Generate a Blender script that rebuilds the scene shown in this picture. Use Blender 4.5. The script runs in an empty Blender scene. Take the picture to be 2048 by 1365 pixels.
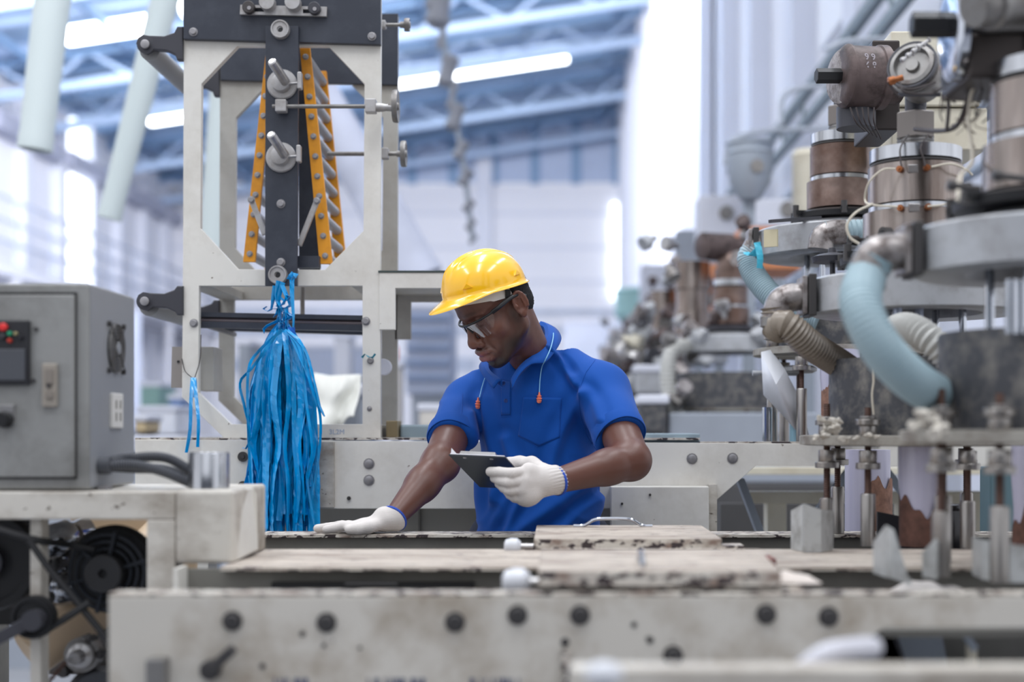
import bpy, math, random
import numpy as np
from mathutils import Vector, Matrix, Euler, noise as mnoise
from mathutils.bvhtree import BVHTree
PI = math.pi
random.seed(7)
SC = bpy.context.scene
COL = SC.collection

# ------------------------------------------------------------------ camera, world, lights, exposure
FPX, CX, CY, EYE = 2844.0, 1110.0, 860.0, 1.27     # 50 mm lens on a 36 mm wide sensor, 2048 px
cam_d = bpy.data.cameras.new('camera')
cam = bpy.data.objects.new('camera', cam_d)
COL.objects.link(cam)
cam.location = (0, 0, EYE)
cam.rotation_euler = (PI / 2, 0, 0)
cam_d.lens = 50.0
cam_d.sensor_width = 36.0
cam_d.shift_x = -(CX - 1024) / 2048
cam_d.shift_y = (CY - 682.5) / 2048
cam_d.clip_end = 300
cam_d.dof.use_dof = True
cam_d.dof.focus_distance = 3.28
cam_d.dof.aperture_fstop = 1.75
SC.camera = cam

world = bpy.data.worlds.new('hall_daylight')
SC.world = world
world.use_nodes = True
_wn = world.node_tree.nodes
_wn['Background'].inputs[0].default_value = (0.90, 0.93, 1.0, 1)
_wn['Background'].inputs[1].default_value = 0.92

def area(name, loc, rot, sx, sy, power, col):
    l = bpy.data.lights.new(name, 'AREA')
    l.shape = 'RECTANGLE'; l.size = sx; l.size_y = sy; l.energy = power; l.color = col
    o = bpy.data.objects.new(name, l); COL.objects.link(o)
    o.location = loc; o.rotation_euler = rot
    return o
for _i, _x in enumerate((-3.2, -0.4, 2.3)):          # rows of fluorescent strips under the roof above the machines
    for _y in (0.5, 4.5):
        area('fluorescent_strip_light', (_x, _y, 6.4), (0, 0, 0), 0.35, 3.2, 62, (0.93, 0.96, 1.0))
area('hall_fill_light', (-5.5, 21.0, 9.6), (math.radians(96), 0, 0), 14, 2.4, 2300, (1.0, 0.98, 0.99))   # unseen fill lamp added above the view, brightens back wall and roof
area('left_wall_fill_light', (-1.0, 20.5, 9.6), (math.radians(84), 0, math.radians(48)), 9, 2.4, 1050, (1.0, 0.98, 0.99))  # second unseen fill lamp, added to brighten the left wall

vs = SC.view_settings
SC.display_settings.display_device = 'sRGB'
vs.view_transform = 'Standard'
vs.look = 'None'
vs.exposure = 0.27
vs.gamma = 1.0
vs.use_curve_mapping = False

# ------------------------------------------------------------------ helpers
def P(px, py, d):
    """the point a distance d down the hall that the photograph shows at pixel (px, py)"""
    return Vector(((px - CX) * d / FPX, d, EYE - (py - CY) * d / FPX))

def lin(c):
    r = []
    for v in c:
        v /= 255.0
        r.append(v / 12.92 if v <= 0.04045 else ((v + 0.055) / 1.055) ** 2.4)
    return (r[0], r[1], r[2], 1)

MATS = {}
def mat(key, col, rough=0.5, metal=0.0, var=0.12, vscale=3.0, dirt=None, dscale=6.0, damt=0.5, chip=None, cscale=30.0,
        cthr=0.66, bump=0.0, bscale=60.0, coat=0.0, spec=0.5, stretch=(1, 1, 1), emit=0.0, trans=0.0, sheen=0.0):
    if key in MATS: return MATS[key]
    m = bpy.data.materials.new(key); m.use_nodes = True
    nt = m.node_tree; N = nt.nodes; L = nt.links
    b = N['Principled BSDF']
    b.inputs['Roughness'].default_value = rough
    b.inputs['Metallic'].default_value = metal
    b.inputs['Specular IOR Level'].default_value = spec
    b.inputs['Coat Weight'].default_value = coat
    b.inputs['Coat Roughness'].default_value = 0.12
    b.inputs['Transmission Weight'].default_value = trans
    if sheen: b.inputs['Sheen Weight'].default_value = sheen
    tc = N.new('ShaderNodeTexCoord'); mp = N.new('ShaderNodeMapping')
    mp.inputs['Scale'].default_value = stretch
    L.new(tc.outputs['Object'], mp.inputs['Vector'])
    c = lin(col)
    def noise_(scale, detail=3.0, rough_=0.55):
        n = N.new('ShaderNodeTexNoise'); n.inputs['Scale'].default_value = scale
        n.inputs['Detail'].default_value = detail; n.inputs['Roughness'].default_value = rough_
        L.new(mp.outputs[0], n.inputs['Vector']); return n
    def ramp(src, lo, hi):
        r = N.new('ShaderNodeMapRange'); r.inputs['From Min'].default_value = lo; r.inputs['From Max'].default_value = hi
        L.new(src, r.inputs['Value']); return r
    cur = None
    if var:
        n = noise_(vscale); r = ramp(n.outputs['Fac'], 0.3, 0.7)
        mx = N.new('ShaderNodeMix'); mx.data_type = 'RGBA'
        mx.inputs['A'].default_value = tuple(min(1, v * (1 - var)) for v in c[:3]) + (1,)
        mx.inputs['B'].default_value = tuple(min(1, v * (1 + var)) for v in c[:3]) + (1,)
        L.new(r.outputs[0], mx.inputs['Factor']); cur = mx.outputs['Result']
    def over(cur, colr, fac_socket):
        mx = N.new('ShaderNodeMix'); mx.data_type = 'RGBA'
        if cur is None: mx.inputs['A'].default_value = c
        else: L.new(cur, mx.inputs['A'])
        mx.inputs['B'].default_value = lin(colr)
        L.new(fac_socket, mx.inputs['Factor']); return mx.outputs['Result']
    if dirt:
        n = noise_(dscale, 6.0, 0.65); r = ramp(n.outputs['Fac'], 0.45, 0.67)
        r.inputs['To Max'].default_value = damt
        cur = over(cur, dirt, r.outputs[0])
    if chip:
        n = noise_(cscale, 4.0, 0.6); r = ramp(n.outputs['Fac'], cthr, cthr + 0.02)
        cur = over(cur, chip, r.outputs[0])
    if cur is not None: L.new(cur, b.inputs['Base Color'])
    else: b.inputs['Base Color'].default_value = c
    if bump:
        n = noise_(bscale, 3.0); bp = N.new('ShaderNodeBump'); bp.inputs['Strength'].default_value = bump
        bp.inputs['Distance'].default_value = 0.002
        L.new(n.outputs['Fac'], bp.inputs['Height']); L.new(bp.outputs[0], b.inputs['Normal'])
    if emit:
        b.inputs['Emission Color'].default_value = c; b.inputs['Emission Strength'].default_value = emit
    MATS[key] = m
    return m

M = dict(
    white=lambda: mat('white_machine_paint', (221, 218, 211), 0.42, var=0.05, dirt=(168, 160, 148), dscale=6, damt=0.35, chip=(110, 92, 80), cscale=42, cthr=0.705, bump=0.1),
    wornwhite=lambda: mat('worn_white_paint', (204, 199, 190), 0.5, var=0.08, dirt=(132, 120, 106), dscale=8, damt=0.85, chip=(96, 84, 74), cscale=60, cthr=0.66, bump=0.2, stretch=(0.6, 1, 1)),
    oldwhite=lambda: mat('front_beam_paint', (198, 193, 184), 0.5, var=0.06, vscale=2, dirt=(146, 132, 114), dscale=6, damt=0.95, chip=(96, 88, 84), cscale=26, cthr=0.715, bump=0.1),
    edge=lambda: mat('chipped_edge_paint', (204, 198, 188), 0.6, var=0.05, dirt=(120, 96, 84), dscale=40, damt=0.9, chip=(56, 46, 48), cscale=70, cthr=0.53, bump=0.4, stretch=(0.5, 1, 1)),
    plank=lambda: mat('weathered_plank', (182, 172, 161), 0.75, var=0.14, dirt=(138, 124, 114), dscale=14, damt=0.95, chip=(108, 98, 96), cscale=60, cthr=0.61, bump=0.5, stretch=(0.45, 1.5, 1)),
    shade=lambda: mat('shaded_web_grey', (118, 116, 110), 0.55, var=0.1, dirt=(86, 84, 80), dscale=4, damt=0.6),  # bed webs darkened: shade under the decks put into the colour
    darkweb=lambda: mat('dark_grey_web', (74, 73, 74), 0.6, var=0.1),
    black=lambda: mat('matt_black_rubber', (19, 19, 22), 0.5, var=0.2),
    navy=lambda: mat('dark_blue_black_plate', (41, 46, 58), 0.45, var=0.08, dirt=(70, 74, 84), dscale=12, damt=0.35, bump=0.1),
    iron=lambda: mat('dark_cast_iron', (64, 64, 70), 0.45, 0.3, var=0.12),
    steel=lambda: mat('machined_steel', (178, 176, 176), 0.3, 0.9, var=0.12, vscale=20, dirt=(120, 112, 106), dscale=14, damt=0.5),
    brushed=lambda: mat('brushed_steel', (184, 186, 190), 0.2, 1.0, var=0.3, vscale=26, stretch=(1, 1, 0.1)),
    chrome=lambda: mat('polished_chrome', (196, 200, 208), 0.1, 1.0, var=0.1, bump=0.3, bscale=14),
    dullsteel=lambda: mat('dull_grey_steel', (140, 138, 136), 0.42, 0.7, var=0.15, vscale=10, dirt=(92, 82, 76), dscale=12, damt=0.6),
    bolt=lambda: mat('zinc_bolt', (150, 148, 150), 0.4, 0.6, var=0.1),
    darkbolt=lambda: mat('dark_bolt', (72, 70, 70), 0.45, 0.5, var=0.15),
    rust=lambda: mat('rusty_thread', (92, 70, 62), 0.55, 0.5, var=0.25, vscale=40, dirt=(70, 50, 44), dscale=30),
    cabinet=lambda: mat('grey_hammered_cabinet', (150, 150, 148), 0.42, 0.2, var=0.1, vscale=3.5, dirt=(118, 117, 114), dscale=7, damt=0.8, bump=0.3, bscale=120),
    cabinetside=lambda: mat('grey_cabinet_side', (138, 140, 144), 0.45, 0.2, var=0.07, vscale=3),
    yellow=lambda: mat('amber_painted_board', (230, 154, 26), 0.5, var=0.06, dirt=(150, 92, 30), dscale=9, damt=0.5, chip=(110, 70, 40), cscale=50, cthr=0.72),
    band=lambda: mat('heater_band_steel', (156, 146, 140), 0.24, 0.95, var=0.4, vscale=26, dirt=(92, 74, 64), dscale=9, damt=0.85, stretch=(1, 1, 0.12)),  # vertical streaks painted in for reflection contrast, over the brown stain
    rustband=lambda: mat('heat_stained_band', (130, 112, 104), 0.38, 0.75, var=0.35, vscale=14, dirt=(92, 66, 54), dscale=6, damt=0.8),
    motor=lambda: mat('brown_heated_iron', (98, 84, 82), 0.5, 0.4, var=0.2, vscale=9, dirt=(48, 38, 36), dscale=16, damt=0.9, bump=0.3),
    ring=lambda: mat('grey_white_ring_paint', (172, 174, 178), 0.4, 0.15, var=0.08, vscale=8, dirt=(134, 132, 132), dscale=22, damt=0.6, chip=(92, 88, 86), cscale=60, cthr=0.71),
    drum=lambda: mat('dusty_dark_drum', (66, 67, 72), 0.65, 0.1, var=0.15, vscale=8, dirt=(136, 131, 124), dscale=30, damt=0.6, bump=0.4),
    dustyplate=lambda: mat('dusty_flange_plate', (158, 154, 146), 0.6, 0.2, var=0.12, vscale=12, dirt=(108, 98, 90), dscale=18, damt=0.8, bump=0.4),
    dust=lambda: mat('lint_and_dust', (196, 190, 180), 0.95, var=0.2, vscale=30, bump=0.8, bscale=90),
    hoseblue=lambda: mat('pale_blue_ribbed_hose', (150, 172, 180), 0.4, var=0.08, spec=0.4),
    hosebrown=lambda: mat('smoky_ribbed_hose', (126, 116, 104), 0.35, var=0.12, dirt=(78, 68, 60), dscale=9),
    hosegrey=lambda: mat('grey_ribbed_hose', (186, 186, 182), 0.35, var=0.1),
    cast=lambda: mat('cast_aluminium', (158, 152, 150), 0.36, 0.6, var=0.2, vscale=24, dirt=(74, 62, 58), dscale=34, damt=0.9, bump=0.2),
    cable=lambda: mat('grey_conduit', (72, 74, 80), 0.45, var=0.06),
    wirewhite=lambda: mat('cream_wire', (204, 196, 180), 0.6, var=0.06),
    wiredark=lambda: mat('dark_wire', (52, 44, 44), 0.6, var=0.1),
    copper=lambda: mat('copper_terminal', (176, 112, 72), 0.35, 0.8, var=0.2, vscale=60, dirt=(96, 60, 44), dscale=60),
    cream=lambda: mat('cream_machine_paint', (214, 208, 190), 0.5, var=0.04, dirt=(180, 166, 140), dscale=5, damt=0.5),
    beige=lambda: mat('beige_rubber_roll', (208, 184, 154), 0.4, var=0.03),
    orange=lambda: mat('orange_motor_paint', (196, 126, 84), 0.5, var=0.06),
    duct=lambda: mat('pale_green_grey_duct', (198, 208, 208), 0.6, var=0.02),
    film=lambda: mat('milky_plastic_film', (214, 216, 222), 0.3, var=0.03, spec=0.5),
    bluepl=lambda: mat('bright_blue_plastic_film', (0, 146, 212), 0.2, var=0.3, vscale=14, coat=0.25, stretch=(3, 3, 0.3)),
    bluedk=lambda: mat('blue_plastic_tie', (20, 96, 190), 0.35, var=0.1),
    pipe=lambda: mat('grey_galvanised_pipe', (150, 158, 168), 0.5, 0.2, var=0.05),
    wallw=lambda: mat('white_hall_cladding', (236, 238, 246), 0.75, var=0.015, vscale=0.6),
    wallg=lambda: mat('pale_grey_pilaster', (222, 226, 238), 0.75, var=0.015),
    roof=lambda: mat('blue_roof_sheet', (160, 186, 212), 0.7, var=0.05, vscale=0.4),
    truss=lambda: mat('blue_truss_paint', (128, 160, 196), 0.6, var=0.04, vscale=0.5),
    purlin=lambda: mat('pale_purlin', (176, 198, 228), 0.6, var=0.03),
    floor=lambda: mat('grey_concrete_floor', (150, 152, 158), 0.7, var=0.08, vscale=0.8),
    clutter1=lambda: mat('pale_lilac_plastic', (210, 212, 222), 0.7, var=0.05),
    clutter2=lambda: mat('muted_grey_machine', (150, 156, 166), 0.6, var=0.1),
    teal=lambda: mat('soft_teal_plastic', (160, 200, 200), 0.7, var=0.1),
    sleevem=lambda: mat('dull_turned_steel', (158, 154, 150), 0.34, 0.85, var=0.25, vscale=22, dirt=(110, 98, 90), dscale=30, damt=0.6, stretch=(1, 1, 0.2)),
    glassy=lambda: mat('pale_tube', (170, 178, 198), 0.15, 0.3, var=0.03),
)
def m_(k): return M[k]()

def lit(key, col, strength):
    m = bpy.data.materials.new(key); m.use_nodes = True
    b = m.node_tree.nodes['Principled BSDF']
    b.inputs['Base Color'].default_value = lin(col)
    b.inputs['Emission Color'].default_value = lin(col)
    b.inputs['Emission Strength'].default_value = strength
    return m
M_TUBE = lit('lit_fluorescent_tube', (250, 253, 255), 7.0)
M_DAY = lit('daylight_pane', (246, 250, 255), 2.2)
M_RED = mat('red_plastic', (206, 40, 36), 0.4, var=0.05)

WL = {}
class Mesh:
    """collects shapes, then becomes one mesh object"""
    def __init__(s): s.v = []; s.f = []; s.sm = []
    def add(s, vs_, fs, smooth=False):
        o = len(s.v); s.v += [tuple(p) for p in vs_]; s.f += [tuple(i + o for i in f) for f in fs]; s.sm += [smooth] * len(fs)
        return s
    def box(s, a, b, rot=None, c=None):
        x0, y0, z0 = a; x1, y1, z1 = b
        p = [Vector(q) for q in ((x0,y0,z0),(x1,y0,z0),(x1,y1,z0),(x0,y1,z0),(x0,y0,z1),(x1,y0,z1),(x1,y1,z1),(x0,y1,z1))]
        if rot is not None:
            cc = Vector(c) if c is not None else (Vector(a) + Vector(b)) / 2
            p = [rot @ (q - cc) + cc for q in p]
        return s.add(p, [(0,3,2,1),(4,5,6,7),(0,1,5,4),(1,2,6,5),(2,3,7,6),(3,0,4,7)])
    def beam(s, a, b, w, h, up=(0, 0, 1)):
        a = Vector(a); b = Vector(b); d = (b - a).normalized(); up = Vector(up)
        if abs(d.dot(up)) > 0.98: up = Vector((0, 1, 0))
        r = d.cross(up).normalized(); u = r.cross(d)
        p = []
        for e in (a, b):
            for sx, sy in ((-1,-1),(1,-1),(1,1),(-1,1)): p.append(e + r * sx * w / 2 + u * sy * h / 2)
        return s.add(p, [(3,2,1,0),(4,5,6,7),(0,1,5,4),(1,2,6,5),(2,3,7,6),(3,0,4,7)])
    def cyl(s, a, b, r0, r1=None, n=20, cap=True, phase=0.0):
        r1 = r0 if r1 is None else r1
        return s.lathe(a, b, [(0, r0), (1, r1)], n, cap, phase, rel=True)
    def lathe(s, a, b, prof, n=24, cap=True, phase=0.0, rel=False, close=False, smooth=True):
        """prof: (distance along a->b, radius)"""
        a = Vector(a); b = Vector(b); d = b - a; Ln = d.length; d.normalize()
        up = Vector((0, 0, 1)) if abs(d.z) < 0.9 else Vector((1, 0, 0))
        r = d.cross(up).normalized(); u = r.cross(d)
        vs_ = []; fs = []
        for t, rad in prof:
            c = a + d * (t * Ln if rel else t)
            for i in range(n):
                an = 2 * PI * i / n + phase
                vs_.append(c + (r * math.cos(an) + u * math.sin(an)) * rad)
        k = len(prof)
        for j in range(k - 1 + (1 if close else 0)):
            j2 = (j + 1) % k
            for i in range(n):
                i2 = (i + 1) % n
                fs.append((j * n + i, j2 * n + i, j2 * n + i2, j * n + i2))
        s.add(vs_, fs, smooth)
        if cap and not close:
            o = len(s.v) - len(vs_)
            s.f.append(tuple(o + i for i in range(n))); s.sm.append(False)
            s.f.append(tuple(o + (k - 1) * n + i for i in reversed(range(n)))); s.sm.append(False)
        return s
    def tube(s, pts, r, n=10, cap=True, smooth=True, flat=None):
        pts = [Vector(p) for p in pts]
        R = r if hasattr(r, '__len__') else [r] * len(pts)
        vs_ = []; fs = []; ref = None
        for i, p in enumerate(pts):
            t = (pts[min(i + 1, len(pts) - 1)] - pts[max(i - 1, 0)]).normalized()
            if ref is None:
                ref = Vector((0, 0, 1)) if abs(t.z) < 0.9 else Vector((1, 0, 0))
            side = t.cross(ref).normalized(); up = side.cross(t).normalized(); ref = up
            for k in range(n):
                an = 2 * PI * k / n
                vs_.append(p + (side * math.cos(an) + up * math.sin(an) * (flat or 1)) * R[i])
        for j in range(len(pts) - 1):
            for k in range(n):
                k2 = (k + 1) % n
                fs.append((j * n + k, j * n + k2, (j + 1) * n + k2, (j + 1) * n + k))
        s.add(vs_, fs, smooth)
        if cap:
            o = len(s.v) - len(vs_)
            s.f.append(tuple(o + i for i in reversed(range(n)))); s.sm.append(False)
            s.f.append(tuple(o + (len(pts) - 1) * n + i for i in range(n))); s.sm.append(False)
        return s
    def ball(s, c, r, n=16, m=10, sc=(1, 1, 1)):
        c = Vector(c); vs_ = []; fs = []
        for j in range(m + 1):
            th = PI * j / m
            for i in range(n):
                ph = 2 * PI * i / n
                vs_.append(c + Vector((math.sin(th) * math.cos(ph) * sc[0], math.sin(th) * math.sin(ph) * sc[1], math.cos(th) * sc[2])) * r)
        for j in range(m):
            for i in range(n):
                i2 = (i + 1) % n
                fs.append((j * n + i, (j + 1) * n + i, (j + 1) * n + i2, j * n + i2))
        return s.add(vs_, fs, True)
    def prism(s, poly, y0, y1):
        """poly: (x, z) outline, extruded along y"""
        n = len(poly)
        vs_ = [Vector((x, y0, z)) for x, z in poly] + [Vector((x, y1, z)) for x, z in poly]
        fs = [tuple(reversed(range(n))), tuple(n + i for i in range(n))]
        fs += [(i, (i + 1) % n, n + (i + 1) % n, n + i) for i in range(n)]
        ar = sum(poly[i][0] * poly[(i + 1) % n][1] - poly[(i + 1) % n][0] * poly[i][1] for i in range(n))
        if ar > 0: fs = [tuple(reversed(f)) for f in fs]
        fs = [tuple(reversed(f)) for f in fs]
        return s.add(vs_, fs)
    def data(s, name):
        me = bpy.data.meshes.new(name)
        me.from_pydata(s.v, [], s.f)
        me.polygons.foreach_set('use_smooth', s.sm)
        me.update()
        return me
    def build(s, name, material, parent=None, bevel=0.0, sharp=35):
        off = WL.get(parent, Vector((0, 0, 0))) if parent is not None else Vector((0, 0, 0))
        if off.length: s.v = [(x - off.x, y - off.y, z - off.z) for x, y, z in s.v]
        me = s.data(name)
        if any(s.sm): me.set_sharp_from_angle(angle=math.radians(sharp))
        me.materials.append(material)
        o = bpy.data.objects.new(name, me); COL.objects.link(o)
        if parent is not None: o.parent = parent; WL[o] = off
        if bevel:
            bv = o.modifiers.new('b', 'BEVEL'); bv.width = bevel; bv.segments = 2; bv.limit_method = 'ANGLE'; bv.angle_limit = 0.7
        return o

def inst(me, name, loc, parent=None, rot=None, scale=None):
    """another object that shares mesh data, at a world place"""
    o = bpy.data.objects.new(name, me); COL.objects.link(o)
    off = WL.get(parent, Vector((0, 0, 0))) if parent is not None else Vector((0, 0, 0))
    if parent is not None: o.parent = parent; WL[o] = off
    o.location = Vector(loc) - off
    if rot is not None: o.rotation_euler = rot
    if scale is not None: o.scale = (scale,) * 3 if not hasattr(scale, '__len__') else scale
    return o

def tag(o, label, cat, group=None, kind=None):
    if label: o['label'] = label
    if cat: o['category'] = cat
    if group: o['group'] = group
    if kind: o['kind'] = kind
    return o
def thing(name, label, cat, loc, group=None):
    o = bpy.data.objects.new(name, None); COL.objects.link(o)
    o.location = loc; o.empty_display_size = 0.05
    WL[o] = Vector(loc)
    return tag(o, label, cat, group)
def struct(o): o['kind'] = 'structure'; return o

def smooth_path(pts, n=8):
    pts = [Vector(p) for p in pts]; out = []
    q = [pts[0] * 2 - pts[1]] + pts + [pts[-1] * 2 - pts[-2]]
    for i in range(1, len(q) - 2):
        for k in range(n):
            t = k / n
            a, b, c, d = q[i - 1], q[i], q[i + 1], q[i + 2]
            out.append(0.5 * ((2 * b) + (c - a) * t + (2 * a - 5 * b + 4 * c - d) * t * t + (3 * b - a - 3 * c + d) * t ** 3))
    out.append(pts[-1])
    return out
def resample(pts, step):
    out = [pts[0]]; acc = 0.0
    for a, b in zip(pts, pts[1:]):
        L_ = (b - a).length
        while acc + L_ >= step:
            t = (step - acc) / L_; a = a.lerp(b, t); out.append(a); L_ = (b - a).length; acc = 0.0
        acc += L_
    return out
def ribbed(pts, r, pitch=0.008, depth=0.09, n=18):
    """a corrugated hose along a path"""
    p = resample(smooth_path(pts, 16), pitch / 4)
    rr = [r * (1 + depth * math.cos(2 * PI * (i % 4) / 4)) for i in range(len(p))]
    return Mesh().tube(p, rr, n)

def plate(name, outer, holes, y0, y1, material, parent=None, bevel=0.0):
    """a flat plate with holes: outlines in (x, z), extruded along y"""
    cu = bpy.data.curves.new('c', 'CURVE'); cu.dimensions = '2D'; cu.fill_mode = 'BOTH'
    cu.extrude = (y1 - y0) / 2 - bevel; cu.bevel_depth = bevel; cu.bevel_resolution = 1; cu.offset = -bevel
    for poly in [outer] + holes:
        sp = cu.splines.new('POLY'); sp.points.add(len(poly) - 1); sp.use_cyclic_u = True
        for i, (x, z) in enumerate(poly): sp.points[i].co = (x, z, 0, 1)
    o = bpy.data.objects.new('c', cu); COL.objects.link(o)
    dg = bpy.context.evaluated_depsgraph_get(); dg.update()
    me = bpy.data.meshes.new_from_object(o.evaluated_get(dg))
    bpy.data.objects.remove(o); bpy.data.curves.remove(cu)
    off = WL.get(parent, Vector((0, 0, 0))) if parent is not None else Vector((0, 0, 0))
    R = Matrix(((1, 0, 0, 0), (0, 0, -1, (y0 + y1) / 2), (0, 1, 0, 0), (0, 0, 0, 1)))
    me.transform(Matrix.Translation(-off) @ R)
    for p_ in me.polygons: p_.use_smooth = False
    me.materials.clear(); me.materials.append(material); me.name = name
    ob = bpy.data.objects.new(name, me); COL.objects.link(ob)
    if parent is not None: ob.parent = parent; WL[ob] = off
    return ob
def pxz(pts, d): return [((x - CX) * d / FPX, EYE - (y - CY) * d / FPX) for x, y in pts]
def pbox(m, x0, y0, x1, y1, d0, d1):
    a = P(x0, y1, d0); b = P(x1, y0, d0)
    return m.box((a.x, d0, a.z), (b.x, d1, b.z))

def bolt_mesh(name, r, material, hexh=True, washer=True, h=None):
    h = h or r * 0.7; m = Mesh()
    pr = []
    if washer: pr += [(-0.0005, r * 1.35), (r * 0.18, r * 1.35), (r * 0.2, r)]
    else: pr += [(-0.0005, r)]
    pr += [(h * 0.85, r), (h, r * 0.82)]
    m.lathe((0, 0, 0), (0, -1, 0), pr, 12 if not hexh else 12, True)
    me = m.data(name); me.materials.append(material); me.set_sharp_from_angle(angle=0.6)
    return me
# ------------------------------------------------------------------ the hall
YB, XL, XR = 50.0, -13.5, 2.37
def roof_z(x): return 10.05 + 0.15 * (x - XL)
m = Mesh(); m.box((-16, -3, -0.1), (6, 60, 0)); struct(m.build('floor', m_('floor')))
# back wall: a white lower band, a row of bluish translucent sheets above it
wb = struct(Mesh().prism([(XL - 0.5, 0), (4, 0), (4, 9.9), (XL - 0.5, 9.9)], YB, YB + 0.2).build('wall_back', m_('wallw')))
wbsh = mat('bluish_translucent_sheet', (186, 200, 226), 0.7, var=0.03)
x = XL
while x < 3.0:
    x1 = min(x + 1.12, 3.0)
    Mesh().prism([(x, 9.95), (x1, 9.95), (x1, roof_z(x1)), (x, roof_z(x))], YB - 0.02, YB + 0.1).build('cladding_sheet', wbsh, wb)
    Mesh().box((x1, YB - 0.12, 9.9), (x1 + 0.32, YB + 0.1, roof_z(x1))).build('mullion', m_('truss'), wb)
    x += 1.44
for z in (6.4, 7.6, 8.8):
    Mesh().box((XL, YB - 0.06, z), (3, YB, z + 0.14)).build('wall_rail', m_('wallg'), wb)
for z, h in ((3.3, 0.5), (4.6, 0.25), (5.3, 0.2)):
    Mesh().box((XL, YB - 0.08, z), (3, YB, z + h)).build('wall_rail', mat('grey_blue_band', (186, 196, 214), 0.7), wb)
struct(Mesh().box((-2.75, YB - 0.5, 0), (-2.2, YB - 0.02, 10.8)).build('trim_1', m_('wallg')))
# left wall with pilasters, bright windows, ledge and gallery rail
wl = struct(Mesh().box((XL - 0.2, 14, 0), (XL, YB, 10.2)).build('wall_left', m_('wallw')))
for k in range(9):
    y = 30.4 + k * 2.6
    if y < YB: Mesh().box((XL, y, 0), (XL + 0.25, y + 0.5, 10.0)).build('pilaster', m_('wallg'), wl)
for k in range(5):
    y = 28.5 + k * 5
    Mesh().box((XL, y, 8.4), (XL + 0.45, y + 4.4, 8.85)).build('ledge', mat('lilac_grey_ledge', (168, 172, 190), 0.7), wl)
w = struct(Mesh().box((XL - 0.02, 39.4, 6.7), (XL + 0.05, 41.0, 10.0)).build('window_1', M_DAY))
w = struct(Mesh().box((XL - 0.02, 39.4, 5.0), (XL + 0.05, 40.8, 6.5)).build('window_2', M_DAY))
w = struct(Mesh().box((2.0, YB - 0.2, 5.85), (2.55, YB - 0.05, 9.2)).build('window_3', M_DAY))
gal = thing('gallery_railing', 'grey railing of the raised walkway along the left hall wall', 'railing', (XL + 1.5, 26, 0))
gx = XL + 1.6
for z in (5.35, 5.8, 6.3):
    Mesh().beam((gx, 24, z), (gx, YB, z), 0.07, 0.07).build('rail', mat('rail_grey_blue', (182, 190, 208), 0.6), gal)
for k in range(11):
    y = 27 + k * 2.2
    Mesh().box((gx - 0.03, y, 4.85), (gx + 0.03, y + 0.08, 6.3)).build('post', mat('rail_grey_blue', (182, 190, 208), 0.6), gal)
Mesh().box((XL + 0.1, 24, 4.6), (gx + 0.1, YB, 4.85)).build('walkway', m_('clutter1'), gal)
for k in range(6):
    y = 27 + k * 4.2
    Mesh().box((gx - 0.1, y, 0), (gx + 0.1, y + 0.25, 4.6)).build('column', m_('clutter1'), gal)
# right wall
wr = struct(Mesh().box((XR, 5, 0), (XR + 0.2, YB, 13)).build('wall_right', m_('wallw')))
for k in range(16):
    y = 7.5 + k * 2.7
    Mesh().box((XR - 0.22, y, 0), (XR, y + 0.45, 12.6)).build('pilaster', m_('wallg'), wr)
for k in range(8):
    y = 11 + k * 5.0
    Mesh().box((XR - 0.05, y, 4.6), (XR, y + 1.5, 8.6)).build('translucent_panel', mat('pale_day_panel', (244, 247, 253), 0.6, var=0.01), wr)
# roof
rf = struct(Mesh().prism([(XL - 0.5, roof_z(XL - 0.5)), (3.4, roof_z(3.4)), (3.4, roof_z(3.4) + 0.1), (XL - 0.5, roof_z(XL - 0.5) + 0.1)], 22, YB + 0.3).build('ceiling', m_('roof')))
for k in range(14):
    y = 23 + k * 2.0
    Mesh().beam((XL, y, roof_z(XL) - 0.12), (3.0, y, roof_z(3.0) - 0.12), 0.16, 0.22).build('purlin', m_('purlin') if k % 3 else m_('truss'), rf)
for k in range(7):
    x = XL + 1.2 + k * 2.3
    Mesh().beam((x, 22, roof_z(x) - 0.3), (x, YB, roof_z(x) - 0.3), 0.12, 0.16).build('roof_beam', m_('truss'), rf)
for y in (27.5, 33.5, 37.0, 43.0, 48.5):
    t = Mesh()
    Mesh().beam((XL, y, roof_z(XL) - 0.25), (3, y, roof_z(3) - 0.25), 0.2, 0.2).build('truss_chord', m_('truss'), rf)
    Mesh().beam((XL, y, roof_z(XL) - 1.0), (3, y, roof_z(3) - 1.0), 0.2, 0.2).build('truss_chord', m_('purlin'), rf)
    for k in range(15):
        x = XL + 0.3 + k * 1.1
        a = (x, y, roof_z(x) - (1.0 if k % 2 else 0.25)); b = (x + 1.1, y, roof_z(x + 1.1) - (0.25 if k % 2 else 1.0))
        Mesh().beam(a, b, 0.08, 0.08).build('truss_web', m_('purlin'), rf)
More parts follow.
